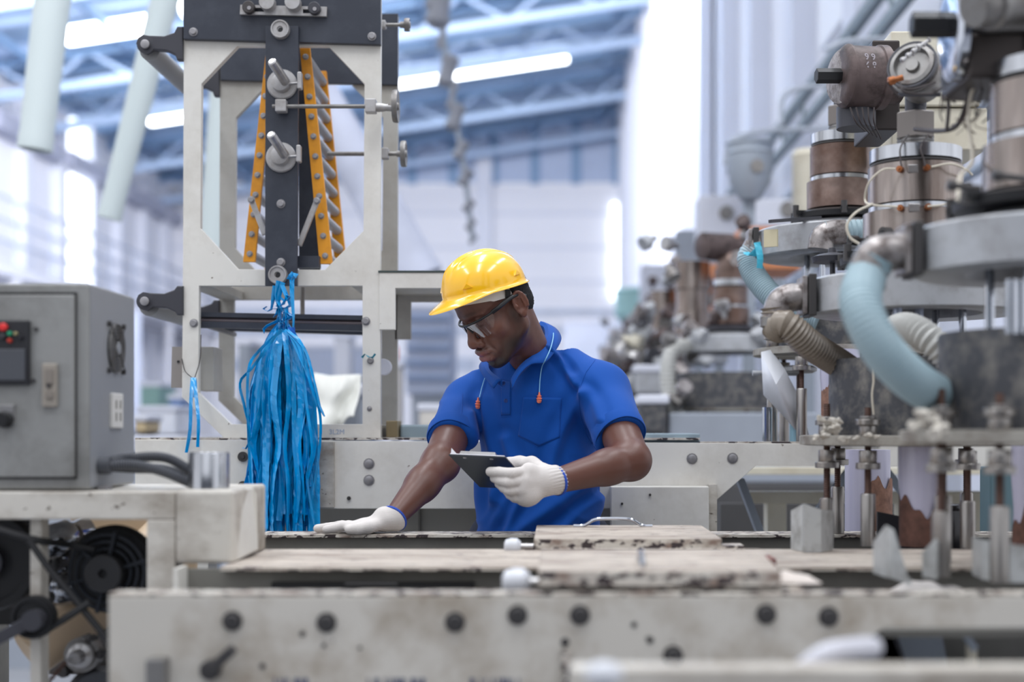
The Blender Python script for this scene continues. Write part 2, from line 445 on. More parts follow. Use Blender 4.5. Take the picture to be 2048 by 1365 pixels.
# fluorescent strip fittings hanging under the roof
def strip(x0, x1, y, dz, label):
    t = thing('ceiling_light', label, 'light', (x0, y, roof_z(x0) - dz), 'fluorescent strips under the blue roof')
    n = max(1, round((x1 - x0) / 1.25)); w_ = (x1 - x0) / n
    for i in range(n):
        a = x0 + i * w_; b = a + w_ * 0.985
        Mesh().beam((a, y, roof_z(a) - dz), (b, y, roof_z(b) - dz), 0.34, 0.3).build('tube', M_TUBE, t)
    Mesh().beam((x0, y + 0.05, roof_z(x0) - dz + 0.19), (x1, y + 0.05, roof_z(x1) - dz + 0.19), 0.4, 0.08).build('housing', m_('purlin'), t)
strip(-4.75, -3.15, 39.5, 0.45, 'short glowing strip light just left of the hanging bobbin string')
strip(-2.95, 0.35, 39.5, 0.45, 'long glowing strip light right of the hanging bobbin string')
strip(-11.0, -9.0, 32.0, 0.3, 'glowing strip light between the two pale ducts at top left')
strip(-8.2, -7.0, 31.3, 0.3, 'glowing strip light end beside the top of the second duct')
strip(-11.3, -10.1, 39.6, 0.45, 'glowing strip light left of the white tower frame')
# cable tray and pipes along the right wall
t = thing('cable_tray', 'dark cable tray running along the right hall wall', 'cable tray', (1.95, 6, 4.0))
Mesh().beam((2.05, 6, 4.02), (2.05, 46, 4.02), 0.06, 0.08).build('side_rail', mat('tray_grey', (118, 130, 136), 0.6), t)
Mesh().beam((1.98, 6, 3.70), (1.98, 46, 3.70), 0.05, 0.07).build('side_rail', mat('tray_grey', (118, 130, 136), 0.6), t)
for k in range(40):
    Mesh().beam((1.98, 6.3 + k, 3.72), (2.05, 6.8 + k, 4.0), 0.03, 0.03).build('rung', mat('tray_grey', (118, 130, 136), 0.6), t)
t = thing('pipe_rack', 'grey blue service pipes below the cable tray on the right wall', 'pipes', (2.1, 6, 3.2))
for z, xx, r in ((3.3, 2.06, 0.05), (3.05, 2.08, 0.035), (2.8, 2.05, 0.06), (2.55, 2.08, 0.03)):
    Mesh().cyl((xx, 5.5, z), (xx, 46, z), r, n=10).build('pipe', mat('faded_blue_pipe', (150, 162, 178), 0.6), t)
# thin conduits arcing over the machine row
for (lab, pts) in (
    ('thin grey conduit arching from the right wall, uppermost', [P(1650, 100, 8), P(1700, 82, 8), P(1800, 78, 8), P(1900, 80, 8)]),
    ('thin grey conduit arching from the right wall, middle', [P(1562, 250, 8.5), P(1570, 190, 8.5), P(1640, 172, 8.5), P(1760, 168, 8.5), P(1850, 168, 8.5)]),
    ('thin grey conduit arching from the right wall, lowest', [P(1450, 330, 9), P(1466, 280, 9), P(1540, 262, 9), P(1640, 258, 9), P(1800, 256, 9)])):
    o = Mesh().tube(smooth_path(pts, 6), 0.016, 8).build('conduit_pipe', mat('conduit_pale', (176, 182, 192), 0.6))
    tag(o, lab, 'pipe', 'thin conduits over the machine row')

# unseen dark columns and cabinet, added so the bright metal has contrast to reflect
for i, (x_, lab) in enumerate(((-2.6, 'leftmost'), (0.9, 'middle'), (2.1, 'rightmost'))):
    t = thing('reflected_column', 'unseen dark column added behind the camera for reflections, the %s one' % lab, 'column', (x_, -1.2, 0), 'unseen columns added for reflections')
    Mesh().box((x_ - 0.16, -1.3, 0), (x_ + 0.16, -1.0, 6.3)).build('web', mat('column_paint', (56, 62, 74), 0.6), t)
    Mesh().box((x_ - 0.24, -1.36, 0), (x_ + 0.24, -0.94, 0.04)).build('base_plate', m_('iron'), t)
t = thing('reflected_cabinet', 'unseen dark cabinet added behind the camera for reflections', 'cabinet', (0, -2.4, 0))
Mesh().box((-3.2, -2.9, 0), (2.2, -2.2, 2.1)).build('body', mat('column_paint', (56, 62, 74)), t)

# ------------------------------------------------------------------ ducts and bobbin string hanging in the hall
def duct(name, label, a, b, r0, r1, group='pale hanging ducts', mk='duct'):
    a, b = Vector(a), Vector(b); k_ = (10.0 - b.z) / (a.z - b.z); r0 = r1 + (r0 - r1) * min(k_, 1.6); a = b + (a - b) * k_
    t = thing(name, label, 'duct', b, group)
    Mesh().lathe(a, b, [(0, r0), (0.4, r0), (0.8, r0 + (r1 - r0) * 0.5), (0.99, r1), (0.992, r1 * 1.04), (1.0, r1 * 1.04), (1.0, r1 * 0.9), (0.9, r1 * 0.88)], 28, False, rel=True).build('duct_wall', mk if not isinstance(mk, str) else m_(mk), t)
    Mesh().lathe(a, b, [(0.995, r1 * 0.9), (0.9955, 0.001)], 20, False, rel=True).build('inner_disc', mat('duct_mouth_shade', (150, 152, 156), 0.7), t)  # grey disc, the dark of the open end put into its colour
duct('hanging_duct', 'pale round duct with open end hanging at far left', P(112, -60, 6.5), P(70, 300, 6.5), 0.092, 0.076)
duct('hanging_duct', 'pale round duct slanting down behind the roller bracket', P(345, -60, 7.2), P(218, 438, 7.2), 0.082, 0.058)
duct('hanging_duct', 'pale tapering duct seen through the tower frame left opening', P(444, 180, 7.8), P(424, 520, 7.8), 0.055, 0.075)
duct('hanging_duct', 'broad pale duct slanting behind the tower to lower right', P(610, 130, 9.5), P(838, 560, 9.5), 0.10, 0.17, mk=mat('pale_lavender_duct', (204, 208, 224), 0.7))
t = thing('bobbin_string', 'string of grey bobbins and links hanging from the roof', 'chain', P(945, 490, 11), None)
bb = [(868, -20, 0.05, 0.33), (880, 10, 0.10, 0.36), (886, 60, 0.03, 0.3), (896, 142, 0.075, 0.24), (905, 190, 0.03, 0.22), (911, 235, 0.065, 0.2), (922, 300, 0.055, 0.14), (931, 355, 0.05, 0.13), (937, 412, 0.04, 0.09), (941, 450, 0.03, 0.08), (946, 480, 0.02, 0.06)]
Mesh().tube(smooth_path([P(x_, y_, 11) for x_, y_, _, _ in bb], 3), 0.022, 8).build('cord', m_('pipe'), t)
for x_, y_, r_, h_ in bb:
    c = P(x_, y_, 11)
    Mesh().lathe(c + Vector((0.03, 0, h_ / 2)), c - Vector((0.03, 0, h_ / 2)), [(0, r_ * 0.5), (0.12, r_), (0.35, r_ * 0.8), (0.65, r_ * 0.8), (0.88, r_), (1, r_ * 0.5)], 14, rel=True).build('bobbin', mat('bobbin_grey', (142, 144, 152), 0.6, var=0.15), t)

# ------------------------------------------------------------------ near machine bed (long steel table running across the picture)
Z0 = 1.045
bed = thing('machine_bed', 'long off white steel machine bed across the foreground', 'machine', (0, 2.5, 0))
yf = 1.957
# front beam with cut-away lower right
zt = Z0
fb = [P(217, 1187, yf), P(2300, 1187, yf)]
xl, xr = fb[0].x, 1.15
zc = P(0, 1256, yf).z; xc = P(1768, 0, yf).x; xd = P(1650, 0, yf).x; zd = P(0, 1345, yf).z
plate('front_beam', [(xl, zt - 0.005), (xr, zt - 0.005), (xr, zc), (xc, zc), (xd, zd), (xd, 0.72), (xl, 0.72)], [], yf, yf + 0.02, m_('oldwhite'), bed, 0.0015)
Mesh().box((xl, yf + 0.001, zt - 0.0045), (xr, yf + 0.040, zt)).build('top_flange', m_('edge'), bed, 0.001)
fbolt = bolt_mesh('bolt', 0.0105, m_('darkbolt'), h=0.010)
for x_, y_ in ((465, 1243), (653, 1246), (910, 1245), (1035, 1231), (1160, 1231), (1532, 1229), (1657, 1234), (1346, 1312)):
    inst(fbolt, 'bolt', P(x_, y_, yf), bed)
for x_, y_, r_ in ((605, 1268, 0.004), (648, 1292, 0.003), (720, 1296, 0.0025), (525, 1333, 0.004), (1268, 1250, 0.004), (1300, 1281, 0.005), (1130, 1285, 0.006), (1130, 1302, 0.005)):
    c = P(x_, y_, yf)
    Mesh().cyl(c + Vector((0, 0.001, 0)), c - Vector((0, 0.0015, 0)), r_, n=10).build('small_screw', m_('darkbolt'), bed)
c0 = P(425, 1338, yf); c1 = P(476, 1292, yf)
h = Mesh().cyl(c0, c0 - Vector((0, 0.02, 0)), 0.014, n=16); h.beam(c0 - Vector((0, 0.018, 0)), c1 - Vector((0, 0.026, 0)), 0.014, 0.014, (0, 1, 0)); h.build('lever', m_('darkbolt'), bed, 0.002)
pbox(Mesh(), 290, 1320, 328, 1380, yf - 0.03, yf).build('latch_block', m_('dullsteel'), bed, 0.002)
pbox(Mesh(), 1123, 1300, 1140, 1400, yf - 0.006, yf).build('joint_strip', m_('edge'), bed, 0.001)
# blue stencil marks low on the beam, cut by the picture's edge
rs = random.Random(9)
for xa, xb in ((548, 622), (735, 850), (940, 1040)):
    x_ = xa
    while x_ < xb:
        w_ = rs.choice((3, 4, 9))
        a_ = P(x_, 1385, yf - 0.0004); b_ = P(x_ + w_, 1357, yf - 0.0004)
        Mesh().box((a_.x, yf - 0.0006, a_.z), (b_.x, yf + 0.0005, b_.z)).build('stencil_mark', mat('dark_blue_stencil', (70, 78, 104), 0.6, var=0.1), bed)
        x_ += w_ + rs.choice((3, 4, 7, 11))
# long plank level: second and third decks
def deck(px0, px1, y_near, y_far, z, name, material, th=0.012):
    a = px0; d0 = (EYE - z) * FPX / (y_near - CY); d1 = (EYE - z) * FPX / (y_far - CY)
    return d0, d1
d0, d1 = 2.33, 2.68
m = Mesh().box((P(440, 0, 2.33).x, d0, Z0 - 0.006), (1.7, d1, Z0)); m.build('deck_plank', m_('plank'), bed, 0.0015)
Mesh().box((P(440, 0, 2.33).x, d0 - 0.001, Z0 - 0.0065), (1.7, d0 + 0.004, Z0 - 0.0045)).build('plank_edge', m_('edge'), bed)
Mesh().box((P(350, 0, 2.33).x, d0 + 0.03, 0.80), (1.7, d0 + 0.05, Z0 - 0.007)).build('deck_web', m_('shade'), bed)
m = pbox(Mesh(), 543, 1166, 948, 1180, 2.345, 2.37); m.build('slot', m_('black'), bed)
m = pbox(Mesh(), 690, 1165, 795, 1171, 2.34, 2.344); m.build('slot_plate', m_('darkweb'), bed)
Mesh().box((P(350, 0, 2.33).x, 2.02, 0.975), (1.7, 2.33, 0.985)).build('inner_tray', m_('shade'), bed)
Mesh().box((P(356, 0, 2.33).x, 2.30, 0.9), (P(366, 0, 2.33).x, 2.36, Z0)).build('end_plate', m_('white'), bed)
# rear rail the worker leans on
ry = 3.05
Mesh().box((P(515, 0, ry).x, ry, Z0 - 0.007), (1.9, ry + 0.10, Z0)).build('rear_rail_top', m_('edge'), bed, 0.001)
Mesh().box((P(515, 0, ry).x, ry + 0.012, 0.86), (1.9, ry + 0.022, Z0 - 0.006)).build('rear_rail_web', m_('shade'), bed)
Mesh().box((P(515, 0, ry).x, 2.70, 0.985), (1.9, 3.06, 0.995)).build('rear_tray', m_('darkweb'), bed)
for x_ in (-1.25, -0.3, 0.65, 1.5):
    Mesh().box((x_, 1.98, 0.72), (x_ + 0.06, 3.1, 0.86)).build('cross_member', m_('shade'), bed)
for x_ in (-0.55, 0.3, 1.1):
    for y_ in (1.98, 3.0):
        Mesh().box((x_, y_, 0), (x_ + 0.07, y_ + 0.07, 0.78)).build('leg', m_('white'), bed, 0.002)
m = Mesh().box((P(1250, 0, 2.3).x, 1.985, 1.040), (P(1600, 0, 2.0).x, 2.02, 1.050)); m.build('cover_ledge', m_('edge'), bed)
# grey round end caps of two cross shafts
for cx_, cy_, dd, r_, lab in ((1024, 1094, 2.66, 0.0165, 0), (1031, 1166, 2.06, 0.0215, 0)):
    c = P(cx_, cy_, dd)
    g = Mesh().lathe(c + Vector((-r_ * 0.9, 0, 0)), c + Vector((r_ * 1.0, 0, 0)), [(0, r_ * 0.45), (0.1, r_ * 0.8), (0.45, r_), (0.8, r_ * 0.95), (1, r_ * 0.6)], 20, rel=True)
    g.build('shaft_cap', mat('white_nylon', (206, 208, 214), 0.35), bed)
    Mesh().cyl(c, c + Vector((0.04, 0, 0)), r_ * 0.35, n=12).build('shaft', m_('steel'), bed)
# hatch covers
def cover(label, x0, x1, y0, y1, z0, th, skew, handle):
    t = thing('hatch_cover', label, 'cover', ((x0 + x1) / 2, y0, z0), 'painted hatch covers on the bed')
    v = [Vector((x0, y0, z0)), Vector((x1, y0, z0)), Vector((x1 - skew, y1, z0)), Vector((x0, y1, z0))]
    v += [p + Vector((0, 0, th)) for p in v]
    Mesh().add(v, [(0,3,2,1),(4,5,6,7),(0,1,5,4),(1,2,6,5),(2,3,7,6),(3,0,4,7)]).build('board', m_('plank'), t, 0.002)
    Mesh().box((x0 + 0.003, y0 - 0.0015, z0 + 0.001), (x1 - 0.003, y0, z0 + th - 0.002)).build('edge_strip', m_('edge'), t)
    hx, hy, w_, hh = handle
    zt_ = z0 + th
    if w_ > 0:
        pts = [Vector((hx - w_ * 0.75, hy, zt_ + 0.002)), Vector((hx - w_ * 0.55, hy, zt_ + 0.003)), Vector((hx - w_ * 0.38, hy, zt_ + hh * 0.8)), Vector((hx - w_ * 0.2, hy, zt_ + hh)), Vector((hx + w_ * 0.2, hy, zt_ + hh)), Vector((hx + w_ * 0.38, hy, zt_ + hh * 0.8)), Vector((hx + w_ * 0.55, hy, zt_ + 0.003)), Vector((hx + w_ * 0.75, hy, zt_ + 0.002))]
    else:
        w_ = -w_
        pts = [Vector((hx, hy - w_ * 0.55, zt_ + 0.002)), Vector((hx, hy - w_ * 0.4, zt_ + hh * 0.7)), Vector((hx, hy - w_ * 0.2, zt_ + hh)), Vector((hx, hy + w_ * 0.2, zt_ + hh)), Vector((hx, hy + w_ * 0.4, zt_ + hh * 0.7)), Vector((hx, hy + w_ * 0.55, zt_ + 0.002))]
    Mesh().tube(smooth_path(pts, 5), 0.0035, 10).build('handle', m_('chrome'), t)
    return t
cover('weathered white hatch cover with arched handle, in front of the worker', P(1068, 0, 2.66).x, P(1444, 0, 2.66).x, 2.66, 3.03, Z0 + 0.001, 0.0205, 0.00, (P(1226, 0, 2.97).x, 2.975, 0.11, 0.017))
cover('larger pale hatch cover nearer the camera, on the front beam', P(1076, 0, 1.975).x, P(1562, 0, 1.975).x, 1.975, 2.325, Z0 + 0.007, 0.0225, -0.02, (P(1283, 0, 2.05).x, 2.06, -0.09, 0.018))
m = Mesh().box((P(1440, 0, 2.66).x, 2.655, Z0), (P(1488, 0, 2.66).x, 2.72, Z0 + 0.008)); m.build('hinge_strip', m_('edge'), bed)
m = Mesh().box((P(1034, 0, 2.66).x, 2.655, Z0), (P(1070, 0, 2.66).x, 2.72, Z0 + 0.008)); m.build('hinge_strip', m_('edge'), bed)
Mesh().box((P(1530, 0, 2.36).x, 2.335, Z0), (P(1548, 0, 2.36).x, 2.42, Z0 + 0.012)).build('rusty_latch', mat('rust_red', (118, 66, 58), 0.7), bed)
# crumpled off-white rag beside the near cover
def rag(name, label, c, rx, ry_, h_, material, cat='cloth'):
    n = 28; vs_ = []; fs = []
    for j in range(n + 1):
        for i in range(n + 1):
            u, v = i / n * 2 - 1, j / n * 2 - 1
            r = max(abs(u), abs(v)); f = max(0.0, 1 - (u * u + v * v))
            z = h_ * f ** 0.7 * (0.6 + 0.5 * mnoise.noise(Vector((u * 2.2, v * 2.2, c[0] * 9)))) + 0.002
            vs_.append((c[0] + u * rx * (1 + 0.12 * mnoise.noise(Vector((v * 2, c[1], 0)))), c[1] + v * ry_, c[2] + max(0.0, z)))
    for j in range(n):
        for i in range(n):
            a = j * (n + 1) + i; fs.append((a, a + 1, a + n + 2, a + n + 1))
    o = Mesh().add(vs_, fs, True).build(name, material)
    s_ = o.modifiers.new('s', 'SOLIDIFY'); s_.thickness = 0.0015
    return tag(o, label, cat)
rag('rag', 'crumpled off white rag beside the near hatch cover', (P(1575, 0, 2.03).x, 2.07, Z0 + 0.006), 0.045, 0.06, 0.014, mat('off_white_cloth', (206, 196, 188), 0.9, var=0.05))
rag('plastic_scrap', 'pale plastic scrap on the bed beside the steel scrapers', (P(1875, 0, 2.18).x, 2.2, 1.0), 0.09, 0.10, 0.045, mat('pale_scrap', (214, 208, 204), 0.8, var=0.05), 'scrap')
# blurred guard rail right in front of the camera
gr = thing('guard_rail', 'blurred white guard rail closest to the camera at bottom right', 'rail', (0.4, 1.3, 0.9))
pbox(Mesh(), 1140, 1338, 2300, 1420, 1.45, 1.49).build('bar', m_('wornwhite'), gr, 0.004)
c = P(1208, 1350, 1.36)
Mesh().ball(c, 0.019, sc=(1, 1, 0.7)).build('knob', mat('white_nylon', (206, 208, 214), 0.35), gr)
o = Mesh().tube(smooth_path([P(1560, 1395, 1.5), P(1600, 1350, 1.5), P(1650, 1312, 1.5), P(1700, 1300, 1.52), P(1745, 1296, 1.56)], 6), 0.0125, 14).build('bent_tube', mat('milky_tube', (196, 196, 204), 0.25), gr)
o['label'] = 'milky bent tube'
for x_ in (0.1, 0.75): Mesh().box((x_, 1.46, 0), (x_ + 0.04, 1.49, 1.0)).build('post', m_('white'), gr)

# ------------------------------------------------------------------ drive machine at the left edge
dm = thing('drive_machine', 'off white machine frame with black pulleys and fan at lower left', 'machine', (-1.1, 2.5, 0))
yd = 2.38
pbox(Mesh(), -260, 984, 350, 1040, yd, yd + 0.34).build('top_beam', m_('wornwhite'), dm, 0.003)
Mesh().box((P(-260, 0, yd).x, yd, 0.55), (P(-190, 0, yd).x, yd + 0.06, 1.12)).build('post', m_('wornwhite'), dm, 0.003)
pbox(Mesh(), 293, 1040, 350, 1420, yd, yd + 0.055).build('post', m_('wornwhite'), dm, 0.003)
pbox(Mesh(), 60, 1038, 82, 1420, yd + 0.02, yd + 0.06).build('post', m_('wornwhite'), dm, 0.002)
pbox(Mesh(), 350, 981, 464, 1128, yd, yd + 0.28).build('gear_housing', m_('wornwhite'), dm, 0.006)
b0 = P(464, 1128, yd); b1 = P(516, 975, yd + 0.16)
v = [P(462, 1128, yd + 0.005), P(516, 1100, yd + 0.16), P(514, 990, yd + 0.16), P(505, 976, yd + 0.16), P(462, 975, yd + 0.02), P(462, 1128, yd + 0.35), P(516, 1100, yd + 0.35), P(514, 990, yd + 0.35), P(505, 976, yd + 0.35), P(462, 975, yd + 0.35)]
Mesh().add(v, [(0,1,2,3,4), (9,8,7,6,5), (0,5,6,1), (1,6,7,2), (2,7,8,3), (3,8,9,4), (4,9,5,0)]).build('sloped_cover', m_('white'), dm, 0.003)
Mesh().prism(pxz([(-300, 1250), (62, 1250), (62, 1040), (-300, 1040)], yd + 0.3), yd + 0.3, yd + 0.32).build('dark_back_plate', m_('black'), dm)
# pulleys
def pulley(name, cx_, cy_, d_, r_, th, mt, hub=None, hubm=None, par=dm):
    c = P(cx_, cy_, d_)
    Mesh().lathe(c + Vector((0, th, 0)), c, [(0, r_ * 0.96), (th * 0.15, r_), (th * 0.4, r_), (th * 0.5, r_ * 0.94), (th * 0.6, r_), (th * 0.85, r_), (th, r_ * 0.96), (th, r_ * 0.8), (th * 0.85, r_ * 0.78), (th * 0.85, r_ * 0.3)], 48).build(name, mt, par)
    if hub: Mesh().cyl(c - Vector((0, 0.012, 0)), c + Vector((0, 0.01, 0)), hub, n=24).build('hub', hubm or m_('iron'), par)
pulley('large_pulley', -25, 1125, yd + 0.12, 0.088, 0.04, m_('black'), 0.03)
pulley('idler_disc', 62, 1237, yd - 0.02, 0.036, 0.03, m_('black'))
Mesh().beam(P(-80, 1320, yd - 0.035), P(62, 1243, yd - 0.035), 0.022, 0.02).build('tension_arm', m_('iron'), dm, 0.002)
c = P(62, 1243, yd - 0.05); Mesh().cyl(c, c + Vector((0, 0.03, 0)), 0.017, n=20).build('arm_boss', m_('iron'), dm)
# finned motor fan
fc = P(212, 1146, yd + 0.10)
pulley('fan_cover', 222, 1140, yd + 0.13, 0.078, 0.03, m_('black'))
for r_ in (0.068, 0.056, 0.044):
    Mesh().lathe(fc + Vector((0, 0.008, 0)), fc, [(0, r_), (0.004, r_), (0.004, r_ - 0.005), (0, r_ - 0.005)], 40, close=True).build('fan_ring', mat('dark_blue_black_ring', (34, 38, 46), 0.4), dm)
for k in range(6):
    a = k * PI / 3 + 0.3
    Mesh().beam(fc + Vector((math.cos(a) * 0.03, 0, math.sin(a) * 0.03)), fc + Vector((math.cos(a) * 0.072, 0, math.sin(a) * 0.072)), 0.006, 0.006, (0, 1, 0)).build('spoke', mat('dark_blue_black_ring', (34, 38, 46), 0.4), dm)
Mesh().lathe(fc + Vector((0, 0.02, 0)), fc - Vector((0, 0.02, 0)), [(0, 0.033), (0.038, 0.033), (0.04, 0.031), (0.04, 0.008), (0.03, 0.007)], 32).build('fan_hub', mat('dull_black_grey', (58, 58, 60), 0.5, 0.3), dm)
Mesh().cyl(fc - Vector((0, 0.008, 0)), fc - Vector((0, 0.012, 0)), 0.008, n=16).build('hub_hole', m_('black'), dm)
# belts
for pts in ([P(-60, 1040, yd), P(60, 1078, yd), P(140, 1090, yd + 0.08), P(190, 1100, yd + 0.09)],
            [P(52, 1072, yd), P(100, 1140, yd), P(160, 1212, yd), P(215, 1280, yd)],
            [P(75, 1272, yd - 0.005), P(130, 1238, yd - 0.005), P(180, 1205, yd - 0.005)]):
    Mesh().tube(smooth_path(pts, 4), 0.0062, 8).build('drive_belt', m_('black'), dm)
# beige roll and chrome clutter behind
yr = yd + 0.25
Mesh().tube([P(60, 1310, yr), P(230, 1180, yr + 0.1), P(330, 1080, yr + 0.2)], [0.045, 0.05, 0.05], 24).build('beige_roll', m_('beige'), dm)
Mesh().box((P(60, 0, yr).x, yr + 0.22, 0.80), (P(330, 0, yr).x, yr + 0.24, 1.13)).build('beige_cover', m_('beige'), dm)
for cx_, cy_, r_, a_ in ((103, 1085, 0.03, 0.02), (100, 1172, 0.036, -0.01), (88, 1125, 0.024, 0.0)):
    c = P(cx_, cy_, yr - 0.03)
    Mesh().lathe(c - Vector((0.01, 0.02, 0)), c + Vector((0.05, 0.1, a_)), [(0, 0.01), (0.01, r_ * 0.7), (0.03, r_), (0.06, r_ * 1.02), (0.07, r_ * 0.8), (0.11, r_ * 0.8)], 24).build('chrome_bell', m_('chrome'), dm)
    Mesh().lathe(c + Vector((0.012, 0.03, 0)), c + Vector((0.03, 0.06, 0)), [(0, r_ * 1.12), (0.02, r_ * 1.12)], 24).build('bell_ring', m_('dullsteel'), dm)
for i, (cx_, cy_) in enumerate(((112, 1128), (92, 1196), (125, 1160), (142, 1296), (170, 1282), (122, 1345), (190, 1310))):
    c = P(cx_, cy_, yr - 0.06)
    Mesh().lathe(c, c + Vector((0.01, 0.03, 0)), [(0, 0.005), (0.002, 0.011), (0.012, 0.012), (0.014, 0.008), (0.028, 0.008)], 8).build('valve_knob', m_('darkbolt'), dm)
c = P(148, 1318, yr - 0.10)
Mesh().lathe(c + Vector((0, 0.06, 0)), c, [(0, 0.022), (0.03, 0.022), (0.035, 0.013), (0.062, 0.013), (0.064, 0.011)], 24).build('valve_shaft', m_('steel'), dm)
Mesh().lathe(c + Vector((0, 0.07, 0)), c + Vector((0, 0.02, 0)), [(0, 0.032), (0.03, 0.032), (0.03, 0.026), (0.04, 0.025)], 24).build('valve_body', m_('dullsteel'), dm)
ch = Mesh()
for k in range(9):
    q = P(128 - k * 6, 1328 + k * 7, yr - 0.12)
    Mesh().lathe(q, q + Vector((0.001, 0.003, 0.0)), [(0, 0.0042), (0.003, 0.0042), (0.003, 0.002), (0, 0.002)], 10, close=True).build('chain_link', m_('rust'), dm)
Mesh().lathe(P(200, 1400, yr - 0.05), P(200, 1400, yr + 0.1), [(0, 0.05), (0.02, 0.062), (0.15, 0.062)], 32).build('grey_drum_end', m_('cable'), dm)
Mesh().box((P(60, 0, yr).x, yr + 0.1, 0.80), (P(230, 0, yr).x, yr + 0.13, 0.925)).build('pipework_plate', m_('dullsteel'), dm)

# ------------------------------------------------------------------ control cabinet
yc, yc2 = 2.40, 2.655
cab = thing('control_cabinet', 'grey hammered metal control cabinet at left edge', 'cabinet', (P(-100, 0, yc).x, yc, P(0, 980, yc).z))
X0 = P(-330, 0, yc).x; X1 = P(178, 0, yc).x; Zb = P(0, 980, yc).z; Zt = P(0, 567, yc).z
Mesh().box((X0, yc, Zb), (X1, yc2, Zt)).build('body', m_('cabinet'), cab, 0.004)
Mesh().box((X1, yc + 0.004, Zb + 0.004), (X1 + 0.0015, yc2 - 0.002, Zt - 0.004)).build('side_panel', m_('cabinetside'), cab)
pbox(Mesh(), -300, 585, 153, 959, yc - 0.003, yc).build('door_gasket', m_('black'), cab)
dr = pbox(Mesh(), -300, 590, 148, 955, yc - 0.010, yc - 0.002).build('door', m_('cabinet'), cab, 0.002)
d_ = yc - 0.010
vf = pbox(Mesh(), -95, 641, 58, 771, d_ - 0.010, d_).build('display_frame', mat('black_plastic', (38, 38, 42), 0.4), dr, 0.002)
pbox(Mesh(), -95, 698, 50, 762, d_ - 0.014, d_ - 0.010).build('keypad_cover', mat('dark_grey_plastic', (74, 76, 82), 0.45), dr, 0.002)
for cx_, cy_, r_, cl in ((8, 655, 9, (222, 44, 44)), (6, 674, 7, (52, 52, 56)), (21, 668, 5, (40, 150, 110)), (21, 682, 5, (188, 60, 44)), (33, 668, 4, (160, 150, 110)), (42, 676, 5, (34, 34, 40)), (-12, 660, 9, (222, 44, 44))):
    c = P(cx_, cy_, d_ - 0.010)
    Mesh().lathe(c, c - Vector((0, 0.012, 0)), [(0, r_ * 0.00075), (0.006, r_ * 0.00075), (0.008, r_ * 0.0005)], 14).build('button', mat('button_%d_%d' % (cl[0], cl[1]), cl, 0.4, var=0), dr)
pbox(Mesh(), 83, 727, 113, 815, d_ - 0.008, d_).build('switch_plate', mat('cream_bakelite', (150, 142, 132), 0.5), dr, 0.003)
pbox(Mesh(), 90, 738, 106, 768, d_ - 0.011, d_ - 0.008).build('rocker_switch', mat('rocker_grey', (128, 120, 112), 0.5), dr, 0.001)
pbox(Mesh(), 91, 783, 107, 797, d_ - 0.012, d_ - 0.008).build('rocker_switch', mat('rocker_grey', (128, 120, 112), 0.5), dr, 0.001)
pbox(Mesh(), -10, 810, 28, 850, d_ - 0.006, d_).build('selector_plate', m_('steel'), dr, 0.001)
c = P(12, 840, d_ - 0.006)
Mesh().lathe(c, c - Vector((0, 0.03, 0)), [(0, 0.014), (0.01, 0.014), (0.012, 0.012), (0.026, 0.011)], 20).build('selector_knob', m_('black'), dr)
for cx_, cy_ in ((73, 659), (68, 762), (98, 772)):
    c = P(cx_, cy_, d_ - (0.008 if cx_ == 98 else 0)); Mesh().cyl(c + Vector((0, 0.001, 0)), c - Vector((0, 0.004, 0)), 0.0035, n=10).build('screw', m_('darkbolt'), dr)
# side fittings: fan grille and double socket, on the plane x = X1
def side(px, py):   # the point of the side wall seen at that pixel
    d = (X1) * FPX / (px - CX); return Vector((X1, d, EYE - (py - CY) * d / FPX))
fcn = side(229, 697); xs = Vector((1, 0, 0))
Mesh().lathe(fcn, fcn + xs, [(0.0, 0.0445), (0.004, 0.0445), (0.004, 0.001)], 32, True).build('fan_opening', m_('black'), cab)
for i_, r_ in enumerate((0.044, 0.038, 0.032, 0.026, 0.020, 0.013)):
    Mesh().lathe(fcn + xs * 0.004, fcn + xs * 0.008, [(0, r_), (0.003, r_), (0.003, r_ - 0.0016), (0, r_ - 0.0016)], 32, close=True).build('guard_ring', m_('dullsteel'), cab)
for k in range(4):
    a = PI / 4 + k * PI / 2
    e = Vector((0.0075, math.cos(a) * 0.058, math.sin(a) * 0.058))
    Mesh().beam(fcn + Vector((0.0075, 0, 0)), fcn + e, 0.0016, 0.0016).build('guard_spoke', m_('darkbolt'), cab)
    Mesh().cyl(fcn + e - xs * 0.008, fcn + e, 0.005, n=10).build('guard_bolt', m_('darkbolt'), cab)
Mesh().lathe(fcn + xs * 0.006, fcn + xs * 0.009, [(0, 0.011), (0.003, 0.010)], 20).build('guard_badge', m_('cabinetside'), cab)
so = side(229, 822)
sk = Mesh().box(so - Vector((0.001, 0.030, 0.031)), so + Vector((0.007, 0.030, 0.031))).build('socket_plate', mat('ivory_plastic', (206, 204, 200), 0.45), cab, 0.002)
for dy in (-0.012, 0.012):
    for dz in (-0.011, 0.011):
        q = so + Vector((0.0072, dy, dz))
        Mesh().box(q - Vector((0.001, 0.0028, 0.0075)), q + Vector((0.0008, 0.0028, 0.0075))).build('socket_slot', m_('shade'), sk)
pbox(Mesh(), 194, 972, 214, 984, yc + 0.04, yc + 0.07).build('foot', m_('bolt'), cab, 0.001)
